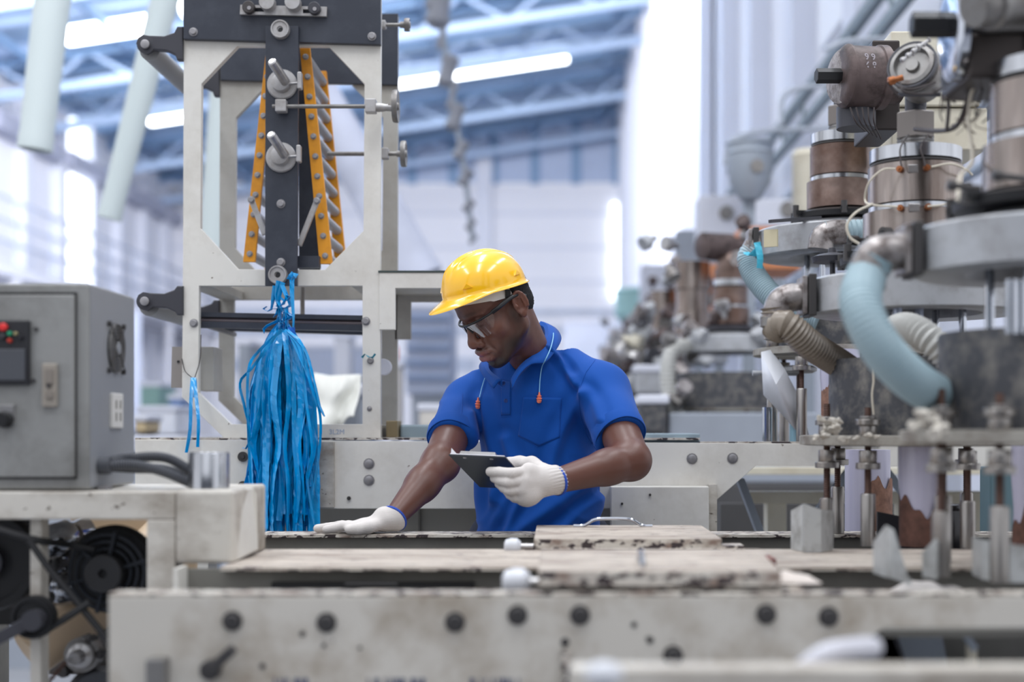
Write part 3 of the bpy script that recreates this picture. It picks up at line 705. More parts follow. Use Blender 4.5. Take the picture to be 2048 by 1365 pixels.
# conduits to the steel cylinder
for i, (a, b, c, d, lab) in enumerate((
    (side(196, 930), P(255, 918, 2.5), P(330, 916, 2.5), P(392, 948, 2.49), 'upper'),
    (side(196, 936), P(262, 930, 2.46), P(325, 944, 2.46), P(392, 972, 2.46), 'lower'),
    (side(200, 932), P(280, 938, 2.52), P(330, 940, 2.52), P(396, 960, 2.52), 'middle'))):
    ribbed([a, b, c, d], 0.0085, 0.0045, 0.09, 14).build('conduit', m_('cable'), cab)
q = side(196, 932); Mesh().cyl(q - Vector((0.002, 0, 0)), q + Vector((0.022, 0, 0)), 0.015, n=12).build('conduit_gland', m_('cable'), cab)
cy_ = thing('steel_cylinder', 'short bright steel cylinder on the white gear housing', 'cylinder', P(418, 981, 2.45))
a = P(418, 981, 2.45); r_ = 0.0345
Mesh().lathe(a, a + Vector((0, 0, 0.0655)), [(0, r_), (0.064, r_), (0.0655, r_ * 0.97), (0.0655, r_ * 0.88), (0.055, r_ * 0.87)], 40).build('shell', m_('brushed'), cy_)
Mesh().lathe(a + Vector((0, 0, 0.054)), a + Vector((0, 0, 0.056)), [(0, r_ * 0.87), (0.002, 0.001)], 24).build('inner_floor', m_('dullsteel'), cy_)

# ------------------------------------------------------------------ tower frame
T0, T1 = 3.70, 4.10
tw = thing('collapsing_frame_tower', 'tall white machine tower with black plates and amber roller boards', 'machine', (P(560, 0, T0).x, T0, P(0, 880, T0).z))
outer = [(368, -60), (762, -60), (760, 880), (452, 880), (364, 795), (366, 500)]
h1 = [(403, 168), (475, 92), (657, 92), (729, 168), (727, 462), (650, 540), (476, 539), (401, 457)]
h2 = [(398, 572), (725, 572), (725, 849), (462, 849), (397, 786)]
for y_, nm in ((T0, 'front_frame'), (T1, 'rear_frame')):
    o = plate(nm, pxz(outer, T0), [pxz(h1, T0), pxz(h2, T0)], y_, y_ + 0.022, m_('white') if y_ == T0 else mat('rear_frame_paint', (176, 174, 168), 0.5, var=0.08, dirt=(140, 132, 122), dscale=6, damt=0.5), tw, 0.001)
gm = mat('rear_frame_paint', (0, 0, 0))
for (a, b) in ((( 372, 555), (420, 573)), ((700, 543), (756, 572)), ((465, 850), (755, 879)),):
    p0 = P(a[0], b[1], T0); p1 = P(b[0], a[1], T0)
    Mesh().box((p0.x, T0 + 0.02, p0.z), (p1.x, T1, p1.z)).build('tie_beam', gm, tw, 0.001)
# black plates at the top
for y_, nm in ((T0 - 0.02, 'black_head_plate'), (T1 + 0.0, 'black_head_plate')):
    z_ = T0 - 0.02 if y_ < T0 else T0
    plate(nm, pxz([(371, -60), (763, -60), (763, 93), (371, 82)] if y_ < T0 else [(371, -60), (763, -60), (763, 93 + 5), (371, 87)], T0), [], z_ if y_ < T0 else T1 - 0.014, (T0 if y_ < T0 else T1) - 0.0005, m_('navy'), tw, 0.001)
plate('rear_black_plate', pxz([(472, 40), (655, 40), (718, 163), (472, 160)], T1), [], T1 + 0.024, T1 + 0.034, m_('navy'), tw)
plate('black_rail', pxz([(531, 52), (597, 52), (594, 572), (530, 572)], T0 - 0.035), [], T0 - 0.035, T0 - 0.0205, m_('navy'), tw, 0.001)
db = T0 - 0.035
sb = bolt_mesh('bolt', 0.0125, m_('bolt'), h=0.012); sb2 = bolt_mesh('bolt', 0.0085, m_('bolt'), h=0.009)
for x_, y_, d_, me_ in ((387, 64, T0 - 0.02, sb2), (744, 73, T0 - 0.02, sb2), (562, 408, db, sb2), (562, 525, db, sb2), (388, 647, T0, sb2), (732, 643, T0, sb2), (739, 818, T0, bolt_mesh('bolt', 0.005, m_('bolt')))):
    inst(me_, 'bolt', P(x_, y_, d_), tw)
def knob(cx_, cy_, d_, prof, mt, name='knob', n=32):
    c = P(cx_, cy_, d_); return Mesh().lathe(c, c - Vector((0, 1, 0)), prof, n).build(name, mt, tw)
grey = mat('light_grey_cast', (172, 170, 170), 0.4, 0.4, var=0.08, dirt=(136, 128, 120), dscale=25)
rollp = [(0, 0.024), (0.012, 0.0245), (0.018, 0.023), (0.018, 0.020), (0.014, 0.018), (0.014, 0.008), (0.010, 0.007)]
knob(562, 61, db, rollp, grey, 'roller_end'); knob(557, 551, db, rollp, grey, 'roller_end')
for cx_, cy_ in ((562, 61), (557, 551)): knob(cx_, cy_, db - 0.011, [(0, 0.0075), (0.001, 0.0065)], m_('black'), 'bore')
# slotted bracket with four knobs
plate('slotted_bracket', pxz([(481, 10), (654, 14), (653, 33), (480, 29)], T0 - 0.03), [pxz([(505, 16), (528, 16), (528, 24), (505, 24)], T0 - 0.03), pxz([(606, 19), (630, 19), (630, 27), (606, 27)], T0 - 0.03)], T0 - 0.032, T0 - 0.021, grey, tw)
for cx_, cy_, r_, mt in ((537, 9, 0.0205, grey), (588, 9, 0.0205, grey)):
    knob(cx_, cy_, T0 - 0.032, [(0, r_), (0.022, r_), (0.026, r_ * 0.93)], mt)
for cx_, cy_, mt in ((499, 17, mat('dark_brown_knob', (60, 56, 56), 0.5)), (630, 19, m_('iron'))):
    knob(cx_, cy_, T0 - 0.032, [(0, 0.016), (0.014, 0.016), (0.016, 0.014)], mt)
    knob(cx_, cy_, T0 - 0.046, [(0, 0.005), (0.006, 0.005)], m_('bolt'), 'knob_screw')
# spindle handles
for cx_, cy_ in ((565, 170), (563, 316)):
    hd = knob(cx_, cy_, db, [(0, 0.0385), (0.006, 0.039), (0.010, 0.036), (0.011, 0.024), (0.034, 0.022), (0.036, 0.016)], grey, 'spindle_hub', 36)
    c = P(cx_ + 6, cy_ - 6, db - 0.034); e = P(cx_ - 22, cy_ - 48, db - 0.10)
    Mesh().lathe(c, e, [(0, 0.012), (0.9, 0.012), (0.97, 0.0112), (1.0, 0.008)], 20, rel=True).build('rod', m_('steel'), hd)
    a = P(cx_ + 14, cy_ - 2, db - 0.022); b = P(cx_ + 34, cy_ - 4, db - 0.022)
    Mesh().cyl(a, b, 0.004, n=10).build('clamp_screw', m_('steel'), hd)
    b2 = P(cx_ + 35, cy_ - 6, db - 0.022)
    Mesh().box(b2 - Vector((0.0055, 0.012, 0.020)), b2 + Vector((0.0055, 0.012, 0.024))).build('wing', grey, hd, 0.003)
    c2 = P(cx_ - 12, cy_ + 16, db - 0.006); Mesh().lathe(c2, c2 - Vector((0, 0.004, 0)), [(0, 0.004), (0.004, 0.004)], 12).build('set_screw', m_('bolt'), hd)
# threaded cross rods with handwheels
def crossrod(y_, x0, x1, d_, r_, wheel, blocks):
    t_ = Mesh().cyl(P(x0, y_, d_), P(x1, y_, d_), r_, n=12).build('cross_rod', m_('dullsteel'), tw)
    wx = x1
    if wheel:
        c = P(wx, y_, d_)
        Mesh().lathe(c - Vector((0.02, 0, 0)), c + Vector((0.012, 0, 0)), [(0, 0.008), (0.012, 0.009), (0.014, 0.012), (0.016, wheel * 0.8), (0.014, wheel * 0.86), (0.012, wheel * 0.95), (0.018, wheel), (0.026, wheel * 0.98), (0.026, wheel * 0.85), (0.022, 0.012), (0.028, 0.008)], 28).build('handwheel', m_('dullsteel'), t_)
    for (bx, w_, hh) in blocks:
        c = P(bx, y_, d_); Mesh().box(c - Vector((w_, 0.014, hh)), c + Vector((w_, 0.014, hh))).build('rod_block', grey, t_, 0.003)
crossrod(213, 545, 792, db - 0.02, 0.0055, 0.042, ((563, 0.014, 0.016), (742, 0.014, 0.018)))
a = P(752, 215, db - 0.02); Mesh().lathe(a, P(792, 216, db - 0.02), [(0, 0.012), (0.3, 0.011), (0.5, 0.009), (1, 0.010)], 16, rel=True).build('rod_sleeve', grey, tw)
crossrod(308, 655, 808, T0 + 0.18, 0.006, 0.036, ((770, 0.01, 0.015),))
c = P(808, 288, T0 + 0.18); Mesh().ball(c, 0.0075).build('wheel_knob', m_('steel'), tw)
crossrod(50, 765, 815, T0 + 0.1, 0.0048, 0.018, ((768, 0.006, 0.01),))
# amber roller boards (two, each two rails with rollers between)
def ladder(name, top, bot, w0, w1, dtop, side_, skip=0):
    t_ = None
    d0_, d1_ = T0 + 0.03, T0 + 0.30
    ax, ay = top; bx, by = bot
    f0 = P(ax, ay, d0_); f1 = P(bx, by, d0_)
    dx = 0.0007 * 1000
    def rail(dy, nm, par):
        off = dy - d0_
        p = [f0, f1]
        w_a, w_b = w0 * d0_ / FPX, w1 * d0_ / FPX
        poly = [(f0.x - w_a / 2, f0.z), (f0.x + w_a / 2, f0.z), (f1.x + w_b / 2, f1.z), (f1.x - w_b / 2, f1.z)]
        return Mesh().prism(poly, dy, dy + 0.014).build(nm, m_('yellow'), par, 0.001)
    fr = rail(d0_, 'roller_board_rail', tw); rail(d1_, 'roller_board_rail', tw)
    n = 11
    for k in range(n):
        t = (k + 0.6) / n
        c = f0.lerp(f1, t)
        inst(sb2, 'bolt', (c.x, d0_, c.z), fr, scale=0.72)
        Mesh().cyl((c.x, d0_ + 0.014, c.z), (c.x, d1_, c.z), 0.013, n=16).build('roller', mat('roller_aluminium', (168, 168, 172), 0.4, 0.4, var=0.1), tw)
    return fr
ladder('l', (541, 90), (498, 524), 16, 24, 0, -1)
ladder('r', (609, 90), (652, 528), 20, 26, 0, 1)
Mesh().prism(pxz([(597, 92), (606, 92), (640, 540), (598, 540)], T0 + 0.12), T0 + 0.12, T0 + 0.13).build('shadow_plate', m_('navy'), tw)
Mesh().beam(P(594, 525, T0 + 0.02), P(640, 525, T0 + 0.02), 0.03, 0.03, (0, 1, 0)).build('black_foot_block', m_('navy'), tw)
for a_, b_ in (((503, 400), (530, 470)), ((634, 402), (598, 492))):
    lk = Mesh().beam(P(*a_, T0 - 0.01), P(*b_, T0 - 0.01), 0.014, 0.012, (0, 1, 0)).build('link_arm', grey, tw, 0.002)
    inst(sb2, 'bolt', P(a_[0], a_[1], T0 - 0.017), lk, scale=0.85)
# side rollers on black brackets
for (cx_, cy_, yt, yb, lab) in ((291, 89, 55, 122, 0), (290, 603, 573, 631, 1)):
    for dd, first in ((T0 + 0.0, True), (T1, False)):
        def q(x_, y_): return ((x_ - CX) * T0 / FPX, EYE - (y_ - CY) * T0 / FPX)
        br = plate('roller_bracket', [q(274, cy_), q(278, cy_ - 12), q(288, cy_ - 18), q(300, cy_ - 16), q(330, cy_ - 15), q(350, cy_ - 22), q(356, yt), q(368, yt), q(368, yb), q(356, yb), q(352, cy_ + 22), q(335, cy_ + 14), q(305, cy_ + 12), q(294, cy_ + 19), q(282, cy_ + 15)], [], dd - 0.01, dd + 0.015, m_('iron'), tw, 0.003)
    c = P(cx_, cy_, T0 - 0.012)
    Mesh().lathe(c + Vector((0, 0.01, 0)), c - Vector((0, 0.012, 0)), [(0, 0.023), (0.008, 0.023), (0.009, 0.011), (0.02, 0.011), (0.021, 0.009)], 28).build('bracket_boss', m_('iron'), tw)
    knob(cx_, cy_, T0 - 0.018, [(0, 0.0115), (0.006, 0.0115), (0.007, 0.009)], m_('bolt'), 'axle_end', 20)
    c = P(cx_ + 4, cy_ + 8, T0)
    Mesh().cyl((c.x, T0 + 0.02, c.z), (c.x, T1, c.z), 0.026, n=32).build('side_roller', mat('grey_rubber_roller', (138, 138, 138), 0.45, var=0.05), tw)
# cross shafts in the lower opening
Mesh().cyl(P(400, 641, T0 + 0.06), P(728, 648, T0 + 0.06), 0.011, n=16).build('cross_shaft', mat('pinkish_steel', (138, 128, 132), 0.35, 0.5), tw)
for y_, dd, hh in ((632, T0 + 0.05, 0.006), (652, T0 + 0.05, 0.008)):
    Mesh().beam(P(400, y_ - 2, dd), P(728, y_ + 5, dd), 0.03, hh * 2).build('dark_cross_bar', m_('navy'), tw)
Mesh().beam(P(448, 655, T1 - 0.08), P(738, 664, T1 - 0.08), 0.03, 0.020).build('dark_cross_bar', m_('navy'), tw)
Mesh().beam(P(398, 647, T0 + 0.03), P(470, 670, T1 - 0.03), 0.010, 0.010).build('slanted_rod', m_('dullsteel'), tw)
Mesh().cyl(P(605, 575, T0 + 0.15), P(605, 640, T0 + 0.15), 0.006, n=10).build('vertical_rod', m_('dullsteel'), tw)
# right arm of the tower (L-shaped bracket and box beam)
plate('side_arm', pxz([(759, 546), (905, 546), (905, 577), (791, 577), (791, 660), (759, 660)], T0), [], T0 - 0.004, T0 + 0.012, m_('white'), tw, 0.001)
plate('rear_side_arm', pxz([(755, 546), (905, 546), (905, 577), (791, 577), (791, 660), (755, 660)], T0), [], T1 + 0.0, T1 + 0.012, gm, tw, 0.001)
Mesh().box((P(760, 0, T0).x, T0 + 0.01, P(0, 562, T0).z), (P(905, 0, T0).x, T1, P(0, 552, T0).z)).build('arm_deck', gm, tw)
Mesh().box((P(757, 0, T0).x, T0 - 0.006, P(0, 546, T0).z), (P(905, 0, T0).x, T1, P(0, 542, T0).z)).build('rubber_strip', mat('dark_green_rubber', (62, 72, 70), 0.7), tw)
plate('terminal_plate', pxz([(344, 694), (370, 694), (370, 776), (342, 776)], T0 + 0.03), [], T0 + 0.03, T0 + 0.04, mat('grey_aged_steel', (150, 144, 140), 0.5, 0.3, var=0.1), tw)
pbox(Mesh(), 394, 694, 428, 782, T0 + 0.10, T0 + 0.2).build('switch_box', gm, tw, 0.002)
c = P(357, 724, T0 + 0.03); Mesh().cyl(c + Vector((0, 0.001, 0)), c - Vector((0, 0.003, 0)), 0.0035, n=10).build('screw', m_('black'), tw)
pbox(Mesh(), 772, 842, 795, 876, T0 + 0.1, T0 + 0.2).build('hinge_block', mat('old_brass', (138, 124, 96), 0.5, 0.4), tw, 0.002)
c = P(768, 735, T0 + 0.1); Mesh().lathe(c, c - Vector((0, 0.02, 0)), [(0, 0.022), (0.018, 0.022), (0.02, 0.02)], 24).build('round_cap', m_('clutter1'), tw)
tx = bpy.data.curves.new('pencil_note', 'FONT'); tx.body = '3L2M'; tx.size = 0.018; tx.extrude = 0.0002
to = bpy.data.objects.new('pencil_note', tx); COL.objects.link(to)
dg = bpy.context.evaluated_depsgraph_get(); dg.update()
me = bpy.data.meshes.new_from_object(to.evaluated_get(dg)); bpy.data.objects.remove(to)
me.transform(Matrix.Rotation(PI / 2, 4, 'X')); me.materials.clear(); me.materials.append(mat('faded_blue_ink', (150, 166, 190), 0.6, var=0))
inst(me, 'pencil_note', P(658, 869, T0 - 0.0005), tw)

# ------------------------------------------------------------------ blue plastic ribbons
def ribbon(pts, w_, tw0, tw1, name='ribbon', par=None, mt=None):
    pts = resample(smooth_path(pts, 6), 0.012) ; n = len(pts); vs_ = []; fs = []
    for i, p in enumerate(pts):
        t = (pts[min(i + 1, n - 1)] - pts[max(i - 1, 0)]).normalized()
        a = tw0 + (tw1 - tw0) * i / max(1, n - 1)
        a += 0.35 * mnoise.noise(p * 60); s_ = Vector((math.cos(a), math.sin(a), 0)); s_ = (s_ - t * s_.dot(t)).normalized()
        nn = t.cross(s_).normalized()
        vs_ += [p - s_ * w_ / 2, p + nn * w_ * 0.02, p + s_ * w_ / 2]
    for i in range(n - 1):
        b = i * 3
        fs += [(b, b + 1, b + 4, b + 3), (b + 1, b + 2, b + 5, b + 4)]
    o = Mesh().add(vs_, fs, False).build(name, mt or m_('bluepl'), par)
    s_ = o.modifiers.new('s', 'SOLIDIFY'); s_.thickness = 0.0006
    return o
dR = 3.60
rb = thing('ribbon_bundle', 'big tassel of bright blue plastic ribbons hanging from the tower', 'ribbons', P(566, 640, dR))
rng = random.Random(3)
for k in range(125):
    u = rng.uniform(-1, 1); u = math.copysign(abs(u) ** 0.8, u)
    dep = rng.uniform(-0.055, 0.055) * math.sqrt(max(0.05, 1 - u * u * 0.8))
    top = P(566 + 6 * u, rng.uniform(650, 662), dR + dep * 0.3)
    x1 = 566 + 48 * u; x2 = 566 + 62 * u + rng.uniform(-5, 5); x3 = 568 + 64 * u + rng.uniform(-6, 6)
    yb = rng.uniform(1030, 1100) if abs(u) < 0.75 else rng.uniform(940, 1090)
    wd = rng.uniform(-1, 1) * 9
    pts = [top, P(566 + 26 * u, 668 + 10 * abs(u), dR + dep * 0.7), P(x1, 708 + 26 * abs(u), dR + dep), P(x2 + wd * 0.6, 800, dR + dep * rng.uniform(0.8, 1.2)), P(x3 - wd, 890, dR + dep), P(x3 + rng.uniform(-6, 6) + wd, 970, dR + dep * rng.uniform(0.8, 1.3)), P(x3 + rng.uniform(-10, 10), yb, dR + dep)]
    ribbon(pts, rng.uniform(0.010, 0.020), rng.uniform(-0.7, 0.7), rng.uniform(-3.0, 3.0), par=rb)
for pts in ([(560, 660), (505, 735), (480, 765), (488, 810), (500, 870), (490, 900), (482, 890)], [(575, 660), (610, 700), (630, 770), (640, 815), (651, 838)],
            [(576, 662), (604, 690), (618, 760), (640, 830), (638, 910), (625, 995)], [(570, 660), (600, 700), (612, 800), (624, 900), (615, 960), (630, 1060)],
            [(565, 660), (520, 700), (497, 740), (496, 840), (502, 980), (506, 1070)], [(578, 665), (612, 742), (634, 800), (650, 836)]):
    ribbon([P(a, b, dR - 0.06) for a, b in pts], 0.0075, 0.2, 1.1, par=rb)
for pts in ([(557, 562), (553, 590), (560, 620), (562, 660)], [(550, 572), (545, 605), (541, 622), (532, 622), (527, 616), (540, 612)], [(563, 568), (572, 590), (580, 612), (560, 617), (540, 618)],
            [(566, 565), (560, 585), (556, 610), (568, 622), (566, 655)], [(584, 558), (584, 590), (587, 640), (585, 668)], [(572, 615), (574, 640), (570, 665)], [(560, 640), (530, 655), (528, 668), (535, 672)]):
    ribbon([P(a, b, dR - 0.03) for a, b in pts], 0.012, 0.3, 1.6, par=rb)
for k in range(12):
    x0, y0 = 562 + rng.uniform(-12, 14), rng.uniform(575, 640)
    ribbon([P(x0, y0, dR - 0.02), P(x0 + rng.uniform(-12, 12), y0 + rng.uniform(4, 14), dR - 0.035), P(x0 + rng.uniform(-14, 14), y0 + rng.uniform(14, 26), dR - 0.02)], rng.uniform(0.007, 0.013), rng.uniform(0, 1), rng.uniform(0, 3), par=rb)
ribbon([P(579, 560, dR - 0.04), P(584, 552, dR - 0.05), P(592, 545, dR - 0.04), P(588, 556, dR - 0.05), P(581, 562, dR - 0.04)], 0.016, 0, 1.5, 'knot', rb)
kn = P(567, 657, dR - 0.01); Mesh().lathe(kn + Vector((0, 0, 0.025)), kn - Vector((0, 0, 0.03)), [(0, 0.006), (0.012, 0.014), (0.03, 0.013), (0.055, 0.028)], 16).build('knot', m_('bluepl'), rb)
ribbon([P(583, 655, dR - 0.05), P(583, 665, dR - 0.05), P(586, 678, dR - 0.05), P(591, 690, dR - 0.05)], 0.018, 0, 0.4, 'tie_strap', rb, m_('bluedk'))
r2 = thing('ribbon_loop', 'two thin blue ribbons tied to the tower left upright', 'ribbons', P(386, 755, T0 - 0.02))
ribbon([P(385, 756, T0 - 0.03), P(382, 800, T0 - 0.06), P(380, 860, T0 - 0.08), P(371, 915, T0 - 0.08)], 0.009, 0.2, 0.6, par=r2)
ribbon([P(388, 756, T0 - 0.03), P(393, 800, T0 - 0.06), P(397, 845, T0 - 0.08), P(395, 902, T0 - 0.08)], 0.009, 0.1, 0.8, par=r2)
ribbon([P(384, 760, T0 - 0.025), P(390, 757, T0 - 0.025), P(391, 775, T0 - 0.025), P(389, 800, T0 - 0.025)], 0.008, 0.1, 0.3, par=r2)
Mesh().tube(smooth_path([P(364, 718, T0 - 0.004), P(370, 742, T0 - 0.004), P(384, 756, T0 - 0.02)], 5), 0.0012, 6).build('string', m_('wiredark'), r2)
Mesh().tube(smooth_path([P(402, 670, T0 - 0.004), P(400, 720, T0 - 0.004), P(389, 758, T0 - 0.02)], 5), 0.0012, 6).build('string', m_('wiredark'), r2)
r3 = thing('ribbon_tie', 'short teal ribbon knotted round a screw on the right upright', 'ribbons', P(740, 720, T0 - 0.005))
ribbon([P(724, 716, T0 - 0.012), P(730, 709, T0 - 0.012), P(738, 715, T0 - 0.014), P(745, 716, T0 - 0.012), P(753, 705, T0 - 0.012)], 0.006, 0.2, 0.8, par=r3, mt=mat('teal_ribbon', (30, 130, 150), 0.4))
inst(sb2, 'screw', P(741, 722, T0), r3, scale=0.8)

# ------------------------------------------------------------------ rear machine bed behind the worker
B0 = 3.64
rbm = thing('rear_machine_bed', 'long off white machine bed behind the worker', 'machine', (0, B0, 0))
zt = P(0, 881, B0).z
plate('rear_front_plate', pxz([(270, 880), (2500, 893), (2500, 938), (1512, 932), (1420, 1012), (1420, 1075), (1230, 1075), (1230, 1018), (606, 1018), (530, 1075), (270, 1075)], B0), [], B0, B0 + 0.02, m_('white'), rbm, 0.001)
Mesh().box((P(270, 0, B0).x, B0 + 0.001, zt + 0.0005), (P(1400, 0, B0).x, B0 + 0.5, zt + 0.006)).build('top_deck', m_('edge'), rbm)
Mesh().box((P(1400, 0, B0).x, B0 + 0.001, P(0, 890, B0).z), (P(2500, 0, B0).x, B0 + 0.06, P(0, 884, B0).z)).build('top_rail', m_('edge'), rbm)
Mesh().box((P(560, 0, 3.9).x, B0 + 0.2, 0.6), (P(1410, 0, 3.9).x, B0 + 0.22, P(0, 1010, B0).z)).build('lower_panel', mat('shaded_panel_grey', (158, 156, 148), 0.55, var=0.12, vscale=2), rbm)  # recessed panel greyed, its shadow put into the colour
Mesh().box((P(822, 0, B0).x, B0 + 0.19, 0.6), (P(826, 0, B0).x, B0 + 0.2, 1.1)).build('panel_joint', m_('shade'), rbm)
pbox(Mesh(), 1222, 974, 1418, 1090, B0 - 0.06, B0 - 0.001).build('cover_box', m_('white'), rbm, 0.002)
pbox(Mesh(), 1418, 970, 1434, 1100, B0 - 0.02, B0 + 0.1).build('pillar', m_('wornwhite'), rbm)
pbox(Mesh(), 605, 884, 668, 1016, B0 - 0.012, B0 - 0.0005).build('side_plate', m_('wornwhite'), rbm, 0.001)
bb2 = bolt_mesh('bolt', 0.0105, m_('bolt'), h=0.006)
for x_, y_ in ((738, 928), (738, 961), (1384, 918), (1465, 917)):
    inst(bb2, 'bolt', P(x_, y_, B0), rbm)
for x_, y_, r_ in ((486, 914, 0.013), (486, 972, 0.012), (698, 997, 0.005), (1244, 1008, 0.003), (1300, 990, 0.003)):
    c = P(x_, y_, B0 if x_ < 1200 else B0 - 0.06)
    Mesh().lathe(c, c - Vector((0, 0.01, 0)), [(0, r_), (0.005, r_), (0.005, r_ * 0.5), (0.008, r_ * 0.4)], 16).build('dark_bolt', m_('darkbolt'), rbm)
pbox(Mesh(), 1262, 868, 1400, 886, B0 + 0.03, B0 + 0.3).build('grey_tray', mat('blue_grey_tray', (140, 158, 168), 0.5), rbm, 0.002)
Mesh().box((P(1400, 0, B0).x, B0 + 0.061, P(0, 893, 3.72).z - 0.02), (2.0, 4.35, P(0, 893, 3.72).z)).build('deck', m_('shade'), rbm)
for x_ in (-1.0, 0.1, 1.4):
    Mesh().box((x_, B0 + 0.05, 0), (x_ + 0.1, B0 + 0.15, 1.2)).build('leg', m_('white'), rbm)
Mesh().beam(P(1480, 960, B0 + 0.3), P(1540, 1120, B0 + 0.3), 0.05, 0.02).build('grey_brace', m_('pipe'), rbm)
for x_, w_ in ((800, 18),):
    pbox(Mesh(), 800, 850, 868, 880, B0 + 0.2, B0 + 0.4).build('round_topped_box', mat('blue_grey_tray', (140, 158, 168), 0.5), rbm, 0.006)
# ------------------------------------------------------------------ blown film heads: a row receding on the right
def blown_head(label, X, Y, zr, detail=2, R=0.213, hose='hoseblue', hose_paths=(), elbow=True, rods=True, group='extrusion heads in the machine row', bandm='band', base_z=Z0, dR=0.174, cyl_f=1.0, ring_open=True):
    """X, Y, zr: centre of the air ring"""
    t = thing('extrusion_head', label, 'machine', (X, Y, base_z), group)
    n = 56 if detail > 1 else 28
    A = lambda z: Vector((X, Y, zr + z)); U = Vector((0, 0, 1))
    def lz(name, prof, mt, nn=n, cap=False, close=False):   # profile (z, r)
        o = Mesh(); z0 = prof[0][0]
        o.lathe(A(z0), A(z0) + U * (1 if True else 0), [(p[0] - z0, p[1]) for p in prof], nn, cap, close=close)
        return o.build(name, mt, t)
    ringo = lz('air_ring', [(-0.034, R * 0.62), (-0.036, R * 0.97), (-0.033, R), (0.033, R), (0.037, R * 0.985), (0.045, R * 0.62), (0.06, R * 0.5), (0.02, R * 0.4), (-0.015, R * 0.5)], m_('ring'), close=True)
    lz('ring_throat', [(-0.03, R * 0.61), (-0.012, R * 0.58), (-0.005, R * 0.15)], m_('black'), close=False)
    k = cyl_f
    lz('spider_plate', [(0.066, 0.150 * k), (0.08, 0.152 * k), (0.088, 0.125 * k), (0.089, 0.02)], m_('black') if detail > 1 else m_('iron'), cap=True)
    for i in range(6 if detail > 1 else 3):
        a = i * PI / 3 + 0.4
        Mesh().beam(A(0.082) + Vector((math.cos(a), math.sin(a), 0)) * 0.1 * k, A(0.079) + Vector((math.cos(a), math.sin(a), 0)) * 0.17 * k, 0.018, 0.012).build('spider_arm', m_('black'), t)
        c = A(0.079) + Vector((math.cos(a), math.sin(a), 0)) * 0.165 * k
        if detail > 1: Mesh().cyl(c - U * 0.012, c + U * 0.02, 0.008, n=10).build('adjusting_bolt', m_('darkbolt'), t)
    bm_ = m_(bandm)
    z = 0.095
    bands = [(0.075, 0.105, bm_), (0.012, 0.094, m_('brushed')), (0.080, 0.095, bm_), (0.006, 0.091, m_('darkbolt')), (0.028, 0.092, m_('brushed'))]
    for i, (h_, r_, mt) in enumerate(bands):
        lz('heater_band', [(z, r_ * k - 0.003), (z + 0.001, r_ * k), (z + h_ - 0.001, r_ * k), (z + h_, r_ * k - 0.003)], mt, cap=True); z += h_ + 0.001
    ztop = z
    if detail:
        lz('threaded_neck', [(ztop + i * 0.0035, (0.0375 if i % 2 else 0.0345) * k) for i in range(8)], m_('dullsteel'), 24, True)
        Mesh().lathe(A(ztop + 0.02), A(ztop + 0.075), [(0, 0.036 * k), (0.003, 0.042 * k), (0.052, 0.042 * k), (0.055, 0.037 * k)], 6, phase=0.25, smooth=False).build('hex_coupling', mat('coupling_grey', (122, 116, 112), 0.4, 0.6, var=0.12), t)
        lz('feed_shaft', [(ztop + 0.075, 0.021 * k), (ztop + 0.115, 0.021 * k)], m_('iron'), 20, True)
    # die drum below and its flange
    zf = base_z + 0.21 - zr if rods else -0.28
    lz('dark_drum', [(-0.285, dR), (-0.28, dR), (-0.132, dR), (-0.128, dR * 0.985), (-0.127, dR * 0.9), (-0.24, dR * 0.88)], m_('drum'), cap=False)
    lz('flange_plate', [(-0.302, 0.06), (-0.302, 0.22), (-0.300, 0.234), (-0.283, 0.234), (-0.281, 0.225), (-0.281, 0.06)], m_('dustyplate'), close=True)
    if detail > 1:
        # clear column under the ring
        for i in range(4):
            a = i * PI / 2 + 0.9
            c = Vector((math.cos(a), math.sin(a), 0)) * 0.10
            Mesh().cyl(A(-0.128) + c, A(-0.02) + c, 0.008, n=12).build('support_rod', m_('chrome'), t)
    if detail:
        # threaded rods on sleeves
        for i, a in enumerate((-2.75, -2.25, -1.35, -0.4, 0.8, 2.2) if rods else ()):
            c = Vector((math.cos(a), math.sin(a), 0)) * 0.212
            o = Mesh()
            zb_, zt_ = -0.30 - 0.11, -0.30 + (0.085 if i % 2 == 0 else 0.075)
            nn = int((zt_ - zb_) / 0.0022)
            o.lathe(A(zb_) + c, A(zt_) + c, [(j * 0.0022, 0.0070 if j % 2 else 0.0060) for j in range(nn)], 12)
            ro = o.build('threaded_rod', m_('rust'), t)
            for zz, rr, hh, mt in ((-0.281, 0.017, 0.020, 'sleevem'), (-0.261, 0.0235, 0.011, 'sleevem'), (-0.250, 0.015, 0.006, 'dullsteel'), (-0.334, 0.017, 0.024, 'sleevem'), (-0.346, 0.0235, 0.012, 'sleevem')):
                Mesh().lathe(A(zz) + c, A(zz + hh) + c, [(0, rr * 0.96), (0.001, rr), (hh - 0.001, rr), (hh, rr * 0.96)], 24).build('nut_collar', m_(mt), t)
            zs = base_z - zr + 0.001
            ztop_s = -0.405 + (0.012 if i % 2 else 0.0)
            Mesh().lathe(A(zs) + c, A(ztop_s) + c, [(0, 0.0142), (ztop_s - zs - 0.003, 0.0142), (ztop_s - zs, 0.0125)], 20).build('steel_sleeve', m_('sleevem'), t)
    # hoses
    for pts, hm, r_ in hose_paths:
        ribbed(pts, r_, 0.0085 if detail > 1 else 0.02, 0.07, 18).build('ribbed_hose', m_(hm), t)
    return t, A

